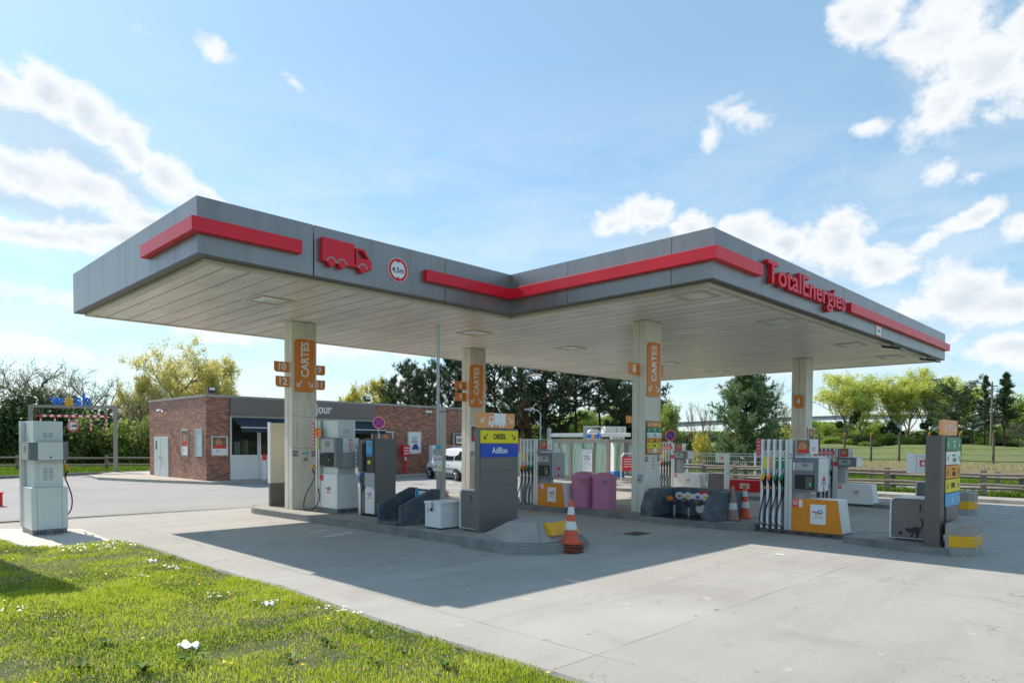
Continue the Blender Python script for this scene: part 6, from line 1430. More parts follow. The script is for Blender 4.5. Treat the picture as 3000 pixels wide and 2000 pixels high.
# barbed-wire fence on concrete posts
t = thing('barbed_fence', 'rusty barbed wire fence on bent-topped concrete posts along the field', 'fence', (73.5, 0, 0)); rn = random.Random(12); posts = []
vv = [11.82-9.6+i*2.52 for i in range(24)]
for i, y in enumerate(vv):
    zb = terrain(73.5, y)-.02; h = 2.9+rn.uniform(-.12, .1); mb = MB(); lx = rn.uniform(-.06, .06)
    mb.k = 0; mb.tube([(0, y, zb), (lx*.4, y, zb+h*.80), (lx*.4-.05, y+.02, zb+h*.90)], .10, 6)
    mb.k = 1 if i % 3 != 1 else 0; mb.tube([(lx*.4-.05, y+.02, zb+h*.90), (-.35, y-.14, zb+h*1.02)], .10, 6); mb.build('post', ['conpost', 'lichen'], t)
for k in range(5):
    mb = MB(); z_ = .25+k*.55; mb.tube([(0, y, terrain(73.5, y)+z_+(.02 if i % 2 else -.03)) for i, y in enumerate(vv)], .016 if k else .05, 4); mb.build('wire', 'wire', t)

# ================================================================== BRIDGE
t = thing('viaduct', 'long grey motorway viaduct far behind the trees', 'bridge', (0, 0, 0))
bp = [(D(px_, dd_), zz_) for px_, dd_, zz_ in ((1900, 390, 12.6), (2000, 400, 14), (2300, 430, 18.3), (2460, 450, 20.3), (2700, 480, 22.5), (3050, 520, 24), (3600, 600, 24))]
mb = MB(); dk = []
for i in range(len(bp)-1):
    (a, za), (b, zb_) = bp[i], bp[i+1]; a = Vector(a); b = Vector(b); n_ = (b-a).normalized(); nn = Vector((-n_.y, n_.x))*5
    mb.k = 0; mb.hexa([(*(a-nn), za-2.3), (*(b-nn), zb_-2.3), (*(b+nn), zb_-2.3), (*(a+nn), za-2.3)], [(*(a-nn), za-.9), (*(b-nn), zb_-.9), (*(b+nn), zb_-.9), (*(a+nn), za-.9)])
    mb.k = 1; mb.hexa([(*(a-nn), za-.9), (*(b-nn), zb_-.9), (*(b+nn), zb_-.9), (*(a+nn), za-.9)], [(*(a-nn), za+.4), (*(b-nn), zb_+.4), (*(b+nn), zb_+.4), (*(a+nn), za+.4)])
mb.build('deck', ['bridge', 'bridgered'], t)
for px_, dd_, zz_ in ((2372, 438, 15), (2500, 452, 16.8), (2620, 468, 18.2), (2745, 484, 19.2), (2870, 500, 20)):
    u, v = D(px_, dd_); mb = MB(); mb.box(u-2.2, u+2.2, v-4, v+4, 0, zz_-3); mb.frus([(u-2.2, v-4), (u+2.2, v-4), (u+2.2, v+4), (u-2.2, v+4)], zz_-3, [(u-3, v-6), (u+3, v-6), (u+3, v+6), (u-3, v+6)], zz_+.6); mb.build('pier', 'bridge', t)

# ================================================================== VEGETATION
M['lf_poplar'] = leaf_mat('young poplar leaves', (.60, .66, .13), (.84, .86, .26), .66)
M['lf_willow'] = leaf_mat('yellow-green willow leaves', (.66, .60, .18), (.84, .78, .34), .66, .8)
M['lf_yellow'] = leaf_mat('yellow spring leaves', (.55, .50, .08), (.70, .62, .16), .6, .8)
M['lf_green'] = leaf_mat('fresh green leaves', (.26, .40, .06), (.48, .58, .14), .6)
M['lf_dark'] = leaf_mat('dark ivy leaves', (.035, .075, .02), (.08, .14, .04), .25)
M['lf_olive'] = leaf_mat('olive scrub leaves', (.17, .23, .055), (.32, .36, .12), .5)
M['lf_tip'] = leaf_mat('pale opening buds', (.24, .26, .09), (.38, .38, .15), .4)
M['nd_pine'] = leaf_mat('pine needles', (.06, .11, .05), (.15, .22, .10), .28, .6)
M['nd_blue'] = leaf_mat('blue-green pine needles', (.15, .25, .10), (.34, .46, .20), .35, .6)
M['nd_brown'] = leaf_mat('dead brown needles', (.12, .06, .035), (.20, .11, .06), .15, .8)
def np_mesh(name, V, Fq, mt):
    me = bpy.data.meshes.new(name); n, k = Fq.shape
    me.vertices.add(len(V)); me.vertices.foreach_set('co', np.asarray(V, dtype=np.float32).ravel())
    me.loops.add(n*k); me.loops.foreach_set('vertex_index', Fq.astype(np.int32).ravel())
    me.polygons.add(n); me.polygons.foreach_set('loop_start', np.arange(0, n*k, k, dtype=np.int32)); me.polygons.foreach_set('loop_total', np.full(n, k, dtype=np.int32))
    me.update(calc_edges=True); me.materials.append(M[mt]); return me
def leaf_quads(name, P, size, rs, mt, elong=1.6):
    n = len(P); a = rs.normal(size=(n, 3)); a /= np.linalg.norm(a, axis=1, keepdims=True); b = rs.normal(size=(n, 3)); b -= a*(a*b).sum(1, keepdims=True); b /= np.linalg.norm(b, axis=1, keepdims=True)
    s = size*rs.uniform(.6, 1.3, (n, 1)); a = a*s*elong*.5; b = b*s*.5
    V = np.stack([P-a, P-b*.9, P+a, P+b*.9], 1).reshape(-1, 3); F_ = np.arange(4*n).reshape(n, 4); return np_mesh(name, V, F_, mt)
def twig_mesh(name, segs, mt, sides=4):
    Vs, Fs = [], []; o = 0
    for p0, p1, r0, r1 in segs:
        d = p1-p0; L = np.linalg.norm(d)
        if L < 1e-6: continue
        d = d/L; ax = np.array([1., 0, 0]) if abs(d[0]) < .8 else np.array([0, 1., 0]); a = np.cross(d, ax); a /= np.linalg.norm(a); b = np.cross(d, a)
        t = np.arange(sides)*2*math.pi/sides; c = np.outer(np.cos(t), a)+np.outer(np.sin(t), b)
        Vs.append(p0+c*r0); Vs.append(p1+c*r1); k = np.arange(sides); Fs.append(np.stack([o+k, o+(k+1) % sides, o+sides+(k+1) % sides, o+sides+k], 1)); o += 2*sides
    return np_mesh(name, np.concatenate(Vs), np.concatenate(Fs), mt)
def grow(rs, H, lev=4, nch=(6, 5, 4), ang=(38, 42, 45), ratio=(.62, .6, .6), upb=.25, trunk=.30, r0=.18, wig=.12, first=.25, droop=0.):
    segs, tips = [], []
    def br(p, d, L, r, l):
        n = 5 if l == 0 else 3; pts = [p]; q = p.copy(); dd = d.copy()
        for i in range(n):
            dd = dd+rs.normal(size=3)*wig+np.array([0, 0, upb*.25 if l else .1])-np.array([0, 0, droop*l*.3]); dd /= np.linalg.norm(dd); q2 = q+dd*L/n; ra = r*(1-.75*i/n); rb = r*(1-.75*(i+1)/n)
            segs.append((q, q2, ra, rb)); q = q2; pts.append(q)
        if l >= lev-1: tips.append(q); tips.append(pts[-2]); return
        m_ = nch[l]
        for k in range(m_):
            f_ = first+(1-first)*(k+rs.uniform(0, .9))/m_ if l == 0 else rs.uniform(.3, 1); f_ = min(f_, .999)*n; i = int(f_); base = pts[i]+(pts[i+1]-pts[i])*(f_-i)
            a = R(ang[l])*rs.uniform(.7, 1.3); t = rs.uniform(0, 2*math.pi) if l else k*2.4+rs.uniform(-.4, .4)
            ax = np.cross(dd if l else np.array([0, 0, 1.]), [math.cos(t), math.sin(t), .1]); ax /= np.linalg.norm(ax)
            nd = dd*math.cos(a)+np.cross(ax, dd)*math.sin(a) if l else np.array([math.cos(t)*math.sin(a), math.sin(t)*math.sin(a), math.cos(a)])
            br(base, nd/np.linalg.norm(nd), L*ratio[l]*rs.uniform(.75, 1.15)*(1-.35*f_/n if l == 0 else 1), r*.5, l+1)
        tips.append(q)
    br(np.zeros(3), np.array([0, 0, 1.]), H*.8, r0, 0); return segs, np.array(tips)
def fit(segs, pts, H, Wd):
    allp = np.array([s[1] for s in segs]); h = max(allp[:, 2].max(), .1); w = (np.percentile(np.abs(allp[:, :2]), 98))*2
    k = np.array([Wd/w, Wd/w, H/h]); return [(a*k, b*k, c, d) for a, b, c, d in segs], pts*k
def make_tree(name, seed, H, Wd, leafm, leafn, leafs, spread, barkm='bark', lev=4, side=4, ivy=0, fork=False, **kw):
    rs = np.random.RandomState(seed); segs, tips = grow(rs, H, lev, **kw); segs, tips = fit(segs, tips, H*.97, Wd*.92)
    o = bpy.data.objects.new(name, None); C.objects.link(o)
    tm = bpy.data.objects.new('trunk', twig_mesh('trunk', segs, barkm, side)); C.objects.link(tm); tm.parent = o
    if leafn:
        P = np.repeat(tips, leafn, 0)+rs.normal(size=(len(tips)*leafn, 3))*spread*np.array([1, 1, .9]); P = P[P[:, 2] > H*.08]
        cr_ = bpy.data.objects.new('crown', leaf_quads('crown', P, leafs, rs, leafm)); C.objects.link(cr_); cr_.parent = o
    if ivy:
        P = np.stack([rs.normal(size=ivy)*Wd*.13, rs.normal(size=ivy)*Wd*.13, np.abs(rs.normal(size=ivy))*H*.33], 1); iv = bpy.data.objects.new('ivy', leaf_quads('ivy', P, leafs*1.4, rs, 'lf_dark')); C.objects.link(iv); iv.parent = o
    return o
def make_pine(name, seed, H, Wd, z0, prof, nl, mt='nd_pine', tuft=.42, brown=0, up=.25, ntw=10, ntf=9, trunk_r=.2):
    rs = np.random.RandomState(seed); segs = []; T_, D_ = [], []
    lean = rs.normal(size=2)*.02; tr = [np.array([lean[0]*z+math.sin(z*.4+seed)*.08, lean[1]*z, z]) for z in np.linspace(0, H*.97, 12)]
    for i in range(11): segs.append((tr[i], tr[i+1], trunk_r*(1-.85*i/11), trunk_r*(1-.85*(i+1)/11)))
    for k in range(nl):
        t = ((k+rs.uniform(0, .8))/nl); z = H*(z0+(.985-z0)*t); L = Wd*.5*prof(t)*rs.uniform(.65, 1.12); a = rs.uniform(0, 6.283); base = np.interp(z, [q[2] for q in tr], [q[0] for q in tr]), np.interp(z, [q[2] for q in tr], [q[1] for q in tr])
        p = np.array([base[0], base[1], z]); d = np.array([math.cos(a), math.sin(a), up*rs.uniform(-.4, 1.2)+t*.5]); d /= np.linalg.norm(d); n = 4; q = p
        for i in range(n):
            d = d+np.array([0, 0, .05])+rs.normal(size=3)*.12; d /= np.linalg.norm(d); q2 = q+d*L/n; segs.append((q, q2, .07*(1-i/n)+.012, .07*(1-(i+1)/n)+.008))
            if i >= 1 or L < 1.5:
                for j in range(int(ntw*(.6 if i < 2 else 1))):
                    f_ = rs.uniform(0, 1); b0 = q+(q2-q)*f_; sd = rs.normal(size=3)*np.array([1, 1, .45])+d*.6+np.array([0, 0, .25]); sd /= np.linalg.norm(sd); tl = rs.uniform(.15, .55)*min(1, L/2.2); e_ = b0+sd*tl
                    if j % 3 == 0: segs.append((b0, e_, .015, .008))
                    T_.append(e_); D_.append(sd)
            q = q2
    T_.append(tr[-1]+np.array([0, 0, H*.03])); D_.append(np.array([0, 0, 1.]))
    T_ = np.array(T_); D_ = np.array(D_); n = len(T_)
    P = np.repeat(T_, ntf, 0); dd = np.repeat(D_, ntf, 0)*.75+rs.normal(size=(n*ntf, 3))*.62; dd /= np.linalg.norm(dd, axis=1, keepdims=True); s = tuft*rs.uniform(.6, 1.2, (n*ntf, 1)); b = rs.normal(size=(n*ntf, 3)); b -= dd*(dd*b).sum(1, keepdims=True); b /= np.linalg.norm(b, axis=1, keepdims=True)
    V = np.stack([P-dd*s*.25-b*s*.10, P-dd*s*.25+b*s*.10, P+dd*s], 1).reshape(-1, 3); Fm = np.arange(len(V)).reshape(-1, 3)
    o = bpy.data.objects.new(name, None); C.objects.link(o)
    tm = bpy.data.objects.new('trunk', twig_mesh('trunk', segs, 'barkp', 4)); C.objects.link(tm); tm.parent = o
    if brown:
        mk_ = rs.uniform(size=n) < brown; mk_ = np.repeat(mk_, ntf); b1 = bpy.data.objects.new('dead_foliage', np_mesh('dead_foliage', V.reshape(-1, 3, 3)[mk_].reshape(-1, 3), np.arange(mk_.sum()*3).reshape(-1, 3), 'nd_brown')); C.objects.link(b1); b1.parent = o
        V = V.reshape(-1, 3, 3)[~mk_].reshape(-1, 3); Fm = np.arange(len(V)).reshape(-1, 3)
    cr_ = bpy.data.objects.new('crown', np_mesh('crown', V, Fm, mt)); C.objects.link(cr_); cr_.parent = o
    return o
def make_bush(name, seed, H, Wd, mt, n=2600, ls=.16, blobs=9, stems=True):
    rs = np.random.RandomState(seed); P = []
    cs = [(np.array([rs.uniform(-.36, .36)*Wd, rs.uniform(-.3, .3)*Wd, H*rs.uniform(.25, .72)]), rs.uniform(.16, .30)) for _ in range(blobs)]
    for c, r in cs:
        k = int(n*r/sum(x[1] for x in cs)); v = rs.normal(size=(k, 3)); v /= np.linalg.norm(v, axis=1, keepdims=True); rad = (rs.uniform(.25, 1, (k, 1))**.4)*(1+.25*np.sin(v[:, :1]*7+v[:, 2:3]*9)); P.append(c+v*rad*np.array([Wd*r, Wd*r, H*r*1.15]))
    P = np.concatenate(P); P[:, 2] = np.abs(P[:, 2])
    o = bpy.data.objects.new(name, None); C.objects.link(o)
    cr_ = bpy.data.objects.new('foliage', leaf_quads('foliage', P, ls, rs, mt)); C.objects.link(cr_); cr_.parent = o
    segs = [(np.array([0, 0, 0.]), c*.5+rs.normal(size=3)*.05, .03, .02) for c, r in cs]+[(c*.5, c, .02, .01) for c, r in cs]
    tm = bpy.data.objects.new('stem', twig_mesh('stem', segs, 'bark', 4)); C.objects.link(tm); tm.parent = o
    return o
PROTO = {}
def place(kind, px, d, ytop, wpx, label, cat='tree', group=None, rz=None, base=None):
    """kind prototype, at picture column px and depth d; top at row ytop, crown wpx wide"""
    mk_, H0, W0 = KIND[kind]
    if kind not in PROTO: o = PROTO[kind] = mk_()
    else: o = copy_tree(PROTO[kind]); 
    u, v = D(px, d); zb = base if base is not None else terrain(u, v); zt_ = HC+(1300-.0056*(px-1500)*1.0-ytop)/F_PX*d if 0 else HC+((1296-.0056*(px-1500))-ytop)/F_PX*d
    H = zt_-zb; Wm = wpx/F_PX*d; o.location = (u, v, zb-.05); o.scale = (Wm/W0, Wm/W0, H/H0); o.rotation_euler = (0, 0, rz if rz is not None else (px*1.37) % 6.28)
    tag(o, label, cat, group); return o
pk = lambda t: (math.sin(math.pi*min(1, t*.85+.12)))**.7
KIND = {
 'thicketA': (lambda: make_tree('bare_tree', 1, 9, 9, 'lf_tip', 1, .085, .10, 'bark', 5, 3, ivy=0, nch=(9, 6, 5, 4), ang=(48, 44, 42, 40), ratio=(.62, .6, .58, .5), upb=.5, r0=.20, first=.05), 9, 9),
 'thicketB': (lambda: make_tree('bare_tree', 2, 9, 8, 'lf_tip', 1, .085, .10, 'bark', 5, 3, nch=(8, 6, 5, 4), ang=(44, 46, 44, 40), ratio=(.66, .6, .56, .5), upb=.45, r0=.20, first=.05), 9, 8),
 'willow': (lambda: make_tree('willow_tree', 5, 11, 11, 'lf_willow', 9, .13, .22, 'paleb', 5, 4, nch=(8, 6, 5, 4), ang=(42, 44, 46, 46), ratio=(.66, .6, .56, .5), upb=.25, r0=.22, first=.10), 11, 11),
 'willowB': (lambda: make_tree('willow_tree', 6, 10, 10, 'lf_willow', 9, .13, .24, 'paleb', 5, 4, nch=(8, 6, 5, 4), ang=(46, 44, 46, 46), ratio=(.66, .6, .56, .5), upb=.25, r0=.2, first=.08), 10, 10),
 'yellow': (lambda: make_tree('spring_tree', 8, 10, 9, 'lf_yellow', 7, .20, .25, 'paleb', 5, 3, nch=(7, 5, 5, 3), ang=(42, 44, 46, 46), ratio=(.62, .6, .56, .5), upb=.3, r0=.15, first=.12), 10, 9),
 'poplarA': (lambda: make_tree('poplar_tree', 11, 16, 11, 'lf_poplar', 7, .20, .36, 'bark', 5, 4, nch=(10, 6, 5, 3), ang=(27, 34, 40, 46), ratio=(.72, .52, .5, .5), upb=.9, r0=.34, first=.26, wig=.09), 16, 11),
 'poplarB': (lambda: make_tree('poplar_tree', 13, 16, 10, 'lf_poplar', 7, .20, .36, 'bark', 5, 4, nch=(10, 6, 5, 3), ang=(24, 34, 40, 46), ratio=(.70, .52, .5, .5), upb=.9, r0=.30, first=.28, wig=.09), 16, 10),
 'greentree': (lambda: make_tree('leafy_tree', 17, 8, 7, 'lf_green', 8, .20, .30, 'bark', 4, 4, nch=(11, 8, 6), ang=(48, 46, 46), ratio=(.55, .55, .5), upb=.3, r0=.14, first=.06), 8, 7),
 'baretree': (lambda: make_tree('dead_tree', 21, 8, 3.6, 'lf_tip', 0, .1, .1, 'paleb', 5, 3, nch=(8, 5, 4, 3), ang=(24, 30, 34, 36), ratio=(.5, .5, .5, .5), upb=.6, r0=.12, first=.15), 8, 3.6),
 'pineA': (lambda: make_pine('pine_tree', 31, 11, 8, .22, lambda t: .55+.45*pk(t) if t < .85 else .45, 64), 11, 8),
 'pineB': (lambda: make_pine('pine_tree', 32, 11, 8, .30, lambda t: .6+.4*pk(t) if t < .9 else .35, 60), 11, 8),
 'pineTall': (lambda: make_pine('pine_tree', 33, 12, 7, .50, lambda t: .7+.3*pk(t), 40, brown=.12, trunk_r=.22), 12, 7),
 'pineBrown': (lambda: make_pine('pine_tree', 34, 8, 5, .12, lambda t: 1-.6*t, 50, brown=.85), 8, 5),
 'pineBush': (lambda: make_pine('pine_tree', 36, 9, 8, .02, lambda t: (1.0-.15*t if t < .55 else .92-1.45*(t-.55)), 150, 'nd_blue', .36, up=.6, ntw=13, ntf=11), 9, 8),
 'pineSlim': (lambda: make_pine('conifer_tree', 38, 11, 4.5, .30, lambda t: 1.05-.92*t, 70, 'nd_pine', .34, up=.15), 11, 4.5),
 'pineFar': (lambda: make_pine('pine_tree', 39, 9, 9, .35, lambda t: .8+.2*pk(t), 50, 'nd_pine', .42), 9, 9),
 'bushG': (lambda: make_bush('green_shrub', 41, 3, 4, 'lf_green', 3000, .17), 3, 4),
 'bushO': (lambda: make_bush('green_shrub', 42, 3, 4, 'lf_olive', 3000, .17), 3, 4),
 'bushD': (lambda: make_bush('dark_shrub', 43, 4, 5, 'lf_dark', 4200, .20, 12), 4, 5),
 'bushY': (lambda: make_bush('yellow_shrub', 44, 3, 3, 'lf_yellow', 1500, .13, 12), 3, 3),
}
# left thicket
for k, (px, yt, w, d) in enumerate(((-70, 1050, 300, 55), (75, 1045, 280, 53), (190, 1085, 220, 51), (310, 1075, 240, 55), (385, 1120, 200, 53), (10, 1110, 220, 58))):
    place('thicketA' if k % 2 == 0 else 'thicketB', px, d, yt, w, ['leafless tree with opening buds at the far left edge', 'tall leafless budding tree behind the wash lettering', 'leafless budding tree just right of the wash lettering', 'leafless budding tree between the wash gate and the willow', 'thin leafless tree leaning against the yellow-green willow', 'leafless tree showing through behind the leftmost ivy'][k])
for k, (px, yt, w, d) in enumerate(((35, 1190, 190, 52), (130, 1150, 230, 51.5), (225, 1190, 190, 51), (-60, 1200, 180, 52))):
    place('bushD', px, d, yt, w, ['dark ivy mass seen left of the lone pump', 'tall dark ivy mass right behind the wash lettering', 'dark ivy mass behind the right half of the height bar', 'dark ivy mass at the very left edge'][k], 'shrub', 'ivy masses in the left hedge')
for k, (px, yt, w) in enumerate(((-40, 1250, 150), (30, 1290, 130), (95, 1270, 150), (160, 1300, 120), (225, 1260, 150), (290, 1230, 170), (350, 1235, 160), (410, 1215, 170), (455, 1240, 130), (255, 1310, 130), (390, 1290, 140))):
    place('bushO' if k % 3 else 'bushG', px, 50.3+.35*(k % 4), yt, w, 'leafy green bush in the hedge behind the left timber fence', 'shrub', 'bushes of the left hedge')
place('willow', 505, 62, 985, 260, 'large rounded yellow-green willow left behind the shop', 'tree'); place('willowB', 640, 64, 1030, 210, 'smaller yellow-green willow right behind the shop roof lamp', 'tree'); place('willowB', 415, 60, 1090, 150, 'low yellow-green willow at the far corner of the shop wall', 'tree', rz=2.2)
place('yellow', 1030, 88, 1130, 110, 'yellow spring tree above the shop roof, left one', 'tree'); place('yellow', 1118, 86, 1100, 130, 'taller yellow spring tree behind the roof beside the dark pines', 'tree', rz=1.); place('baretree', 1058, 92, 1105, 70, 'bluish leafless tree rising behind the yellow spring trees')
# pines behind the shop and the wash
PN = [('pineA', 1150, 68, 1125, 110), ('pineA', 1195, 66, 1083, 150), ('pineB', 1255, 67, 1096, 120), ('pineA', 1315, 65, 1060, 150), ('pineB', 1372, 66, 1040, 150), ('pineA', 1450, 64, 1035, 170), ('pineB', 1520, 66, 1030, 160), ('pineTall', 1590, 64, 1028, 190), ('pineA', 1640, 66, 1040, 170), ('pineTall', 1690, 62, 1040, 170), ('pineTall', 1760, 66, 1035, 190), ('pineB', 1820, 64, 1030, 180), ('pineTall', 1800, 60, 1060, 150), ('pineA', 1885, 68, 1045, 150), ('pineA', 1230, 70, 1150, 150), ('pineB', 1490, 68, 1150, 150), ('pineB', 1590, 69, 1140, 150), ('pineA', 1860, 66, 1170, 130)]
PL = ['pine crown poking above the shop roof, leftmost of the dark row', 'rounded pine above the shop roof right of the yellow spring trees', 'pine above the shop roof over the security camera', 'pine rising just left of the thin vent pipe', 'pine directly behind the thin tall vent pipe', 'dense pine seen between the middle column and the lorry board', 'pine above the orange lorry board', 'bare-trunked pine left of the street lamp', 'pine right of the street lamp behind the streaked screen', 'pine with a thin bare trunk behind the wash lettering on the screen', 'tall bare-trunked pine above the white wash machine', 'pine just left of the right-hand CARTES column', 'thick-trunked pine behind the 2 plate', 'pine hidden mostly by the right-hand CARTES column', 'low pine filling between the roof pines', 'low pine filling behind the middle column', 'low pine filling beside the brown dying conifer', 'low pine filling behind the white wash machine']
for k, (kd, px, d, yt, w) in enumerate(PN):
    place(kd, px, d, yt, w, PL[k], 'tree', 'pines behind the shop and the wash', rz=k*1.1)
place('pineBrown', 1535, 58, 1180, 75, 'dying brown conifer right of the orange lorry board'); place('bushG', 1470, 60, 1255, 120, 'green bush under the pines behind the yellow diesel row', 'shrub')
for k, (px, yt, w, d) in enumerate(((1700, 1195, 140, 100), (1760, 1210, 120, 104), (1640, 1215, 120, 108), (1845, 1180, 140, 98), (1600, 1230, 100, 95), (1900, 1200, 120, 100))): place('greentree', px, d, yt, w, 'bright green tree glimpsed between the pine trunks', 'tree', 'bright trees beyond the pines')
for k, (px, yt, w) in enumerate(((1440, 1265, 110), (1500, 1255, 90), (1610, 1262, 100), (1670, 1270, 90), (1730, 1262, 100), (1790, 1255, 90), (1850, 1268, 90), (1905, 1262, 90))): place('bushD', px, 56+.5*(k % 3), yt, w, 'dark undergrowth shrub at the foot of the pines', 'shrub', 'undergrowth below the pines')
# right of the CARTES column
place('greentree', 1955, 74, 1160, 90, 'slim green tree just right of the lane panel column'); 
for k, (px, yt, w, d) in enumerate(((1940, 1150, 50, 76), (1978, 1162, 50, 72), (2016, 1156, 60, 74), (2052, 1160, 60, 73), (2078, 1172, 50, 71))): place('baretree', px, d, yt, w, 'slim leafless tree left of the big round pine', 'tree', 'leafless trees left of the round pine', rz=k)
place('pineBush', 2192, 50, 1086, 225, 'big round bushy pine between the two right-hand columns')
place('thicketB', 2275, 62, 1090, 110, 'sparse budding tree just left of the farthest column'); place('bushY', 2052, 52, 1250, 60, 'yellow-green shrub before the leafless trees', 'shrub'); place('bushY', 2310, 60, 1225, 70, 'yellow-green shrub beside the farthest column', 'shrub')
for k, (px, yt, w) in enumerate(((1950, 1275, 70), (1990, 1265, 70), (2025, 1280, 60), (2090, 1270, 70), (2125, 1262, 60), (2265, 1285, 60), (2290, 1262, 70))): place('bushO' if k % 2 else 'bushD', px, 56+k % 3, yt, w, 'scrubby bush around the foot of the round pine', 'shrub', 'scrub around the round pine')
# poplars
PP = [('poplarA', 2475, 1085, 150, 106, 'leaning left stem of the poplar row, leftmost poplar'), ('poplarB', 2530, 1068, 150, 108, 'poplar second from the left in the row'), ('poplarB', 2612, 1075, 125, 107, 'poplar third from the left in the row'), ('poplarA', 2665, 1060, 140, 108, 'tallest poplar in the middle of the row'), ('poplarB', 2722, 1070, 140, 107, 'poplar fifth from the left, above the orange CARTES board'), ('poplarA', 2785, 1082, 130, 112, 'poplar sixth from the left, partly behind the dark pine'), ('poplarB', 2838, 1098, 100, 116, 'rightmost poplar, behind the dark pine')]
for kd, px, yt, w, d, lb in PP:
    t = place(kd, px, d, yt, w, lb)
rs_ = np.random.RandomState(77)
for i, (px, y, d) in enumerate(((2508, 1200, 106), (2500, 1218, 106), (2458, 1233, 106), (2610, 1235, 107), (2625, 1250, 107), (2640, 1262, 107), (2738, 1138, 107), (2705, 1235, 108), (2722, 1225, 107), (2735, 1262, 107), (2660, 1180, 108), (2590, 1248, 107), (2760, 1250, 107))):
    u, v = D(px, d); z = HC+(1290-y)/F_PX*d; P = rs_.normal(size=(260, 3)); P /= np.linalg.norm(P, axis=1, keepdims=True); P *= rs_.uniform(.3, 1, (260, 1))**.5*.62
    o = bpy.data.objects.new('mistletoe_ball', leaf_quads('mistletoe', P, .22, rs_, 'lf_dark')); C.objects.link(o); o.location = (u, v, z); tag(o, 'dark round mistletoe clump hanging in the poplars', 'mistletoe', 'mistletoe clumps in the poplars')
place('pineFar', 2800, 96, 1130, 190, 'spreading dark pine right of the poplar row'); place('pineSlim', 2883, 94, 1084, 62, 'slender conifer just left of the utility pole'); place('pineSlim', 2945, 92, 1075, 95, 'slender conifer right of the utility pole', rz=2.)
place('pineFar', 2850, 92, 1215, 130, 'low bushy pine at the foot of the utility pole', rz=1.); place('thicketA', 2990, 90, 1200, 130, 'bare twiggy tree at the right edge')
for k, (px, yt, w, d) in enumerate(((2975, 1150, 110, 112), (3040, 1130, 150, 110), (2920, 1220, 90, 104), (2560, 1215, 90, 118), (2440, 1228, 80, 112), (2390, 1215, 90, 116))): place('greentree', px, d, yt, w, ['green tree right of the two slender conifers', 'green tree cut by the right edge', 'low green tree below the utility pole', 'low green tree under the second and third poplars', 'low green tree left of the poplar row', 'low green tree nearest the farthest column'][k], 'tree', 'green trees behind the field')
for k in range(26):
    px = 2330+k*27; place(('bushG', 'bushO', 'bushG', 'bushD')[k % 4], px, 101+2.0*((k*7) % 4), 1252+((k*13) % 5)*6, 62, 'green shrub in the far hedge under the tall poplars', 'shrub', 'shrubs of the far hedge')
t = thing('utility_pole', 'plain wooden utility pole between the two slender conifers', 'pole', (*D(2903, 86), terrain(*D(2903, 86)))); mb = MB(); mb.tube([(0, 0, -.2), (0, 0, 8.2)], [.14, .09], 8); mb.build('pole', 'bark', t); mb = MB(T=Matrix.Rotation(R(-45), 4, 'Z')); mb.box(-.7, .7, -.05, .05, 7.6, 7.72); mb.build('crossarm', 'bark', t)
# distant tree line all round, one mass
rs_ = np.random.RandomState(5); P = []
for ang_ in np.arange(0, 360, .22):
    a = R(ang_); r_ = 330+30*math.sin(a*5); hgt = 6+4*abs(math.sin(a*13)+.5*math.sin(a*31))
    if -12 < math.degrees(math.atan2(math.sin(a), math.cos(a))) < 4: hgt *= .7
    k = 55; q = rs_.uniform(size=(k, 3)); P.append(np.stack([r_*math.cos(a)+q[:, 0]*10-5, r_*math.sin(a)+q[:, 1]*10-5, q[:, 2]**.7*hgt], 1))
P = np.concatenate(P); o = bpy.data.objects.new('distant_woodland', leaf_quads('distant_woodland', P, 2.2, rs_, 'lf_olive')); C.objects.link(o); tag(o, 'pale line of distant woodland along the horizon', 'woodland', kind='stuff')

# ---- grass blades, flowers
def inside(px_, py_, poly):
    c = np.zeros(len(px_), bool); j = len(poly)-1
    for i in range(len(poly)):
        xi, yi = poly[i]; xj, yj = poly[j]; c ^= ((yi > py_) != (yj > py_)) & (px_ < (xj-xi)*(py_-yi)/(yj-yi+1e-12)+xi); j = i
    return c
def scatter(n, rs, poly, lim):
    x = rs.uniform(lim[0], lim[1], n); y = rs.uniform(lim[2], lim[3], n); k = inside(x, y, poly); x, y = x[k], y[k]
    fd = x*math.cos(YAW)+y*math.sin(YAW); sd = x*math.sin(YAW)-y*math.cos(YAW); k = (fd > 4.2) & (np.abs(sd) < fd*.86); return x[k], y[k], fd[k]
def blades(name, x, y, h, w, rs, mt, z=.03, lean=.5):
    n = len(x); a = rs.uniform(0, 6.283, n); l = rs.uniform(.1, lean, n); dx, dy = np.cos(a), np.sin(a); b = rs.uniform(0, 6.283, n); wx, wy = np.cos(b)*w, np.sin(b)*w
    p0 = np.stack([x-wx, y-wy, np.full(n, z)], 1); p1 = np.stack([x+wx, y+wy, np.full(n, z)], 1)
    m0 = np.stack([x-wx*.8+dx*h*l*.35, y-wy*.8+dy*h*l*.35, z+h*.55], 1); m1 = np.stack([x+wx*.8+dx*h*l*.35, y+wy*.8+dy*h*l*.35, z+h*.55], 1); t_ = np.stack([x+dx*h*l, y+dy*h*l, z+h*(1-.25*l)], 1)
    V = np.stack([p0, p1, m1, m0, t_], 1).reshape(-1, 3); o_ = np.arange(n)*5; F1 = np.stack([o_, o_+1, o_+2], 1); F2 = np.stack([o_, o_+2, o_+3], 1); F3 = np.stack([o_+3, o_+2, o_+4], 1)
    o = bpy.data.objects.new(name, np_mesh(name, V, np.concatenate([F1, F2, F3]), mt)); C.objects.link(o); return o
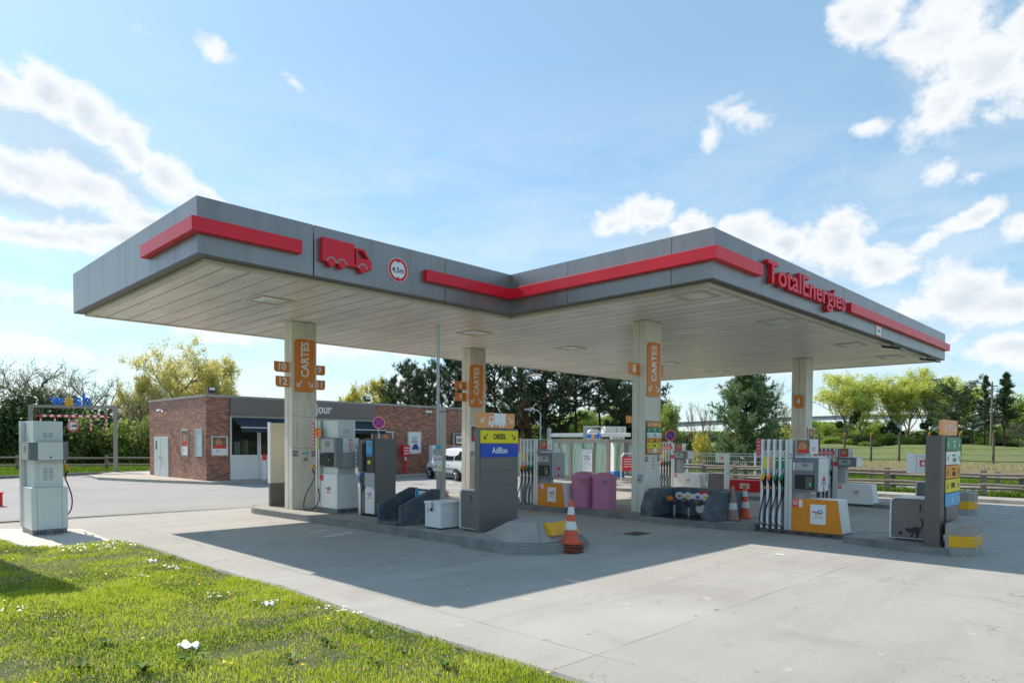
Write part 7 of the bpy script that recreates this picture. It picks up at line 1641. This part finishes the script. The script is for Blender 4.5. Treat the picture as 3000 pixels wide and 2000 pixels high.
def vnoise(x, y, s, seed):
    rs = np.random.RandomState(seed); g = rs.uniform(size=(64, 64)); X = x/s; Y = y/s; xi = np.floor(X).astype(int); yi = np.floor(Y).astype(int); fx = X-xi; fy = Y-yi; fx = fx*fx*(3-2*fx); fy = fy*fy*(3-2*fy)
    return (g[xi % 64, yi % 64]*(1-fx)*(1-fy)+g[(xi+1) % 64, yi % 64]*fx*(1-fy)+g[xi % 64, (yi+1) % 64]*(1-fx)*fy+g[(xi+1) % 64, (yi+1) % 64]*fx*fy)
M['blade'] = leaf_mat('lawn blades', (.42, .53, .03), (.64, .68, .12), .6, 1.3)
M['blade2'] = leaf_mat('long verge blades', (.12, .22, .015), (.24, .34, .04), .45, .5)
M['clover'] = leaf_mat('clover leaves', (.10, .19, .02), (.19, .30, .04), .35, 2.5)
M['straw'] = leaf_mat('dry straw blades', (.42, .38, .16), (.55, .50, .26), .4, 3)
M['petalw'] = mat('white daisy petals', (.85, .85, .85), .6); M['petaly'] = mat('yellow dandelion petals', (.85, .55, .01), .6); M['petalp'] = mat('mauve flower petals', (.50, .22, .45), .6)
rs_ = np.random.RandomState(1); LIM = (-7, 5, 2, 19)
x, y, fd = scatter(900000, rs_, lawn_poly, LIM); tuf = vnoise(x, y, .35, 3)*.6+vnoise(x, y, 1.4, 4)*.4
keep = rs_.uniform(size=len(x)) < np.clip((tuf-.18)*1.8, .12, 1)*np.clip(13/fd, .5, 1.0); x, y, fd, tuf = x[keep], y[keep], fd[keep], tuf[keep]
h = (.018+.062*tuf**1.6)*rs_.uniform(.6, 1.5, len(x)); o = blades('lawn_grass', x, y, h, .0022+.00035*fd, rs_, 'blade'); tag(o, 'bright green rough lawn in the left foreground', 'grass', kind='stuff')
x, y, fd = scatter(60000, rs_, lawn_poly, LIM); o = blades('dry_grass', x, y, rs_.uniform(.03, .09, len(x)), .002+.0003*fd, rs_, 'straw', lean=1.2); tag(o, 'dry straw-coloured stems among the lawn', 'grass', kind='stuff')
x, y, fd = scatter(330000, rs_, lawn_poly, LIM); cl = vnoise(x, y, .8, 9); k = rs_.uniform(size=len(x)) < np.clip((cl-.42)*4, 0, 1); x, y, fd = x[k], y[k], fd[k]
P = np.stack([x, y, rs_.uniform(.035, .075, len(x))], 1); o = bpy.data.objects.new('clover', leaf_quads('clover', P, .018, rs_, 'clover', 1.1)); C.objects.link(o); tag(o, 'low clover and weeds between the grass', 'ground cover', kind='stuff')
def flowers(name, n, mt, size, cond, z, label):
    x, y, fd = scatter(n, rs_, lawn_poly, LIM); k = cond(x, y, fd); x, y, fd = x[k], y[k], fd[k]; m_ = len(x); s = size*rs_.uniform(.7, 1.2, m_); V = []
    for j in range(6): V.append(np.stack([x+np.cos(j*1.047)*s, y+np.sin(j*1.047)*s, z+rs_.uniform(-.008, .012, m_)+0*x], 1))
    V = np.stack(V, 1).reshape(-1, 3); o = bpy.data.objects.new(name, np_mesh(name, V, np.arange(6*m_).reshape(m_, 6), mt)); C.objects.link(o); tag(o, label, 'flowers', kind='stuff')
flowers('daisies', 26000, 'petalw', .016, lambda x, y, f: (vnoise(x, y, 1.1, 21)+.35*vnoise(x, y, .3, 22)+.12*(x < 1.6) > .80) & (f > 7.2), .095, 'white daisies sprinkled over the upper part of the lawn')
flowers('dandelions', 240, 'petaly', .018, lambda x, y, f: f > 0, .10, 'a few yellow dandelions in the lawn')
flowers('mauve_flowers', 26000, 'petalp', .0055, lambda x, y, f: (f < 8.2) & (vnoise(x, y, .7, 31) > .45), .07, 'tiny mauve flowers in the near part of the lawn')
# broad-leaved weeds
V, Fw = [], []; rw = np.random.RandomState(3); k0 = 0
for (px, py, s) in ((310, 1905, .10), (560, 1960, .13), (960, 1900, .09), (1180, 1930, .07), (1300, 1970, .08), (850, 1950, .08), (420, 1985, .13), (1020, 1860, .06), (1100, 1960, .07), (240, 1975, .10), (700, 1840, .05), (1080, 1880, .08), (900, 1820, .05)):
    gx_, gy_ = G(px, py)
    for j in range(11):
        a = rw.uniform(0, 6.283); l = s*rw.uniform(.7, 1.3); w = l*.22; dx, dy = math.cos(a), math.sin(a); ux, uy = -dy, dx; z = .04
        V += [(gx_, gy_, z), (gx_+dx*l*.5+ux*w, gy_+dy*l*.5+uy*w, z+l*.62), (gx_+dx*l, gy_+dy*l, z+l*.55), (gx_+dx*l*.5-ux*w, gy_+dy*l*.5-uy*w, z+l*.66)]; Fw.append((k0, k0+1, k0+2, k0+3)); k0 += 4
o = bpy.data.objects.new('broadleaf_weeds', np_mesh('broadleaf_weeds', np.array(V), np.array(Fw), 'clover')); C.objects.link(o); tag(o, 'broad-leaved dandelion and dock clumps in the lawn', 'weeds', kind='stuff')
# verges: longer blades far away
def verge(name, poly, n, h, w, label, z, lim, mt='blade2'):
    rs = np.random.RandomState(len(name)); x = rs.uniform(lim[0], lim[1], n); y = rs.uniform(lim[2], lim[3], n); k = inside(x, y, poly); x, y = x[k], y[k]; o = blades(name, x, y, h*rs.uniform(.4, 1.4, len(x))*(.5+vnoise(x, y, 1.2, 8)), w, rs, mt, z=z, lean=.7); tag(o, label, 'grass', kind='stuff')
verge('far_left_grass', [(-6, 40), (6.2, 41.3), (9.4, 42.8), (14, 43.8), (22, 45.6), (22, 52), (-12, 62)], 60000, .22, .022, 'lush grass strip beyond the left kerb', .05, (-12, 22, 40, 62))
verge('roadside_grass', [(32.7, -2), (32.7, 27), (35.2, 27), (35.2, -2)], 30000, .22, .016, 'bright grass verge around the right-hand timber fences', -.21, (32.7, 35.2, -2, 27))
verge('opposite_grass', [(42.1, -4), (42.1, 50), (52, 50), (52, -4)], 60000, .22, .022, 'grass on the far side of the road', -.30, (42, 52, -4, 50))
verge('bank_grass', [(53, -4), (53, 60), (71, 60), (71, -4)], 7000, .16, .03, 'sparse grass on the bare bank below the barbed fence', .25, (53, 71, -4, 60), 'straw')
# crumpled tissue and litter
def tissue(name, px, py, s, label, seed, mt='whitegraph'):
    u, v = G(px, py); rs = random.Random(seed); n = 9; bm = bmesh.new(); vs = [[bm.verts.new(((i/(n-1)-.5)*s, (j/(n-1)-.5)*s*.6, .03+rs.uniform(0, .022)+.018*math.sin(i*1.3+j*.7))) for j in range(n)] for i in range(n)]
    for i in range(n-1):
        for j in range(n-1): bm.faces.new((vs[i][j], vs[i+1][j], vs[i+1][j+1], vs[i][j+1]))
    me = bpy.data.meshes.new(name); bm.to_mesh(me); bm.free(); me.materials.append(M[mt]); me.shade_smooth(); o = bpy.data.objects.new(name, me); C.objects.link(o); o.location = (u, v, .05); o.rotation_euler = (.15, .1, R(-40)); md = o.modifiers.new('thick', 'SOLIDIFY'); md.thickness = .003; return tag(o, label, 'litter')
tissue('crumpled_tissue', 553, 1917, .17, 'crumpled white tissue lying in the near lawn', 3)
tissue('litter', 445, 1658, .14, 'pale blue scrap of litter in the upper lawn', 5, 'pgreyb'); tissue('litter', 785, 1790, .12, 'greenish see-through scrap in the lawn near the concrete edge', 6, 'pgreyb')
# red container cut by the left edge of the picture
u, v = G(-22, 1482); t = thing('red_container', 'red container just cut by the left edge of the picture', 'container', (u, v, 0)); mb = MB(); mb.prism(rrect(-.22, .22, -.2, .2, .08, 'tl tr bl br'), 0, .36); mb.build('body', 'logored', t, bevel=.01); mb = MB(); mb.prism(rrect(-.24, .24, -.22, .22, .08, 'tl tr bl br'), .361, .40); mb.build('lid', 'logored', t)
# tall price totem just outside the picture on the left: its shadow falls on the lawn
t = thing('price_totem', 'tall taupe price totem standing just outside the left edge of the picture', 'totem sign', (.9, 15.6, .0)); mb = MB(); mb.box(0, .8, 0, .3, .3, 6.1); mb.build('totem_body', 'taupe', t, bevel=.02); mb = MB(); mb.box(.1, .7, .03, .27, 0, .3); mb.build('foot', 'dtaupe', t)
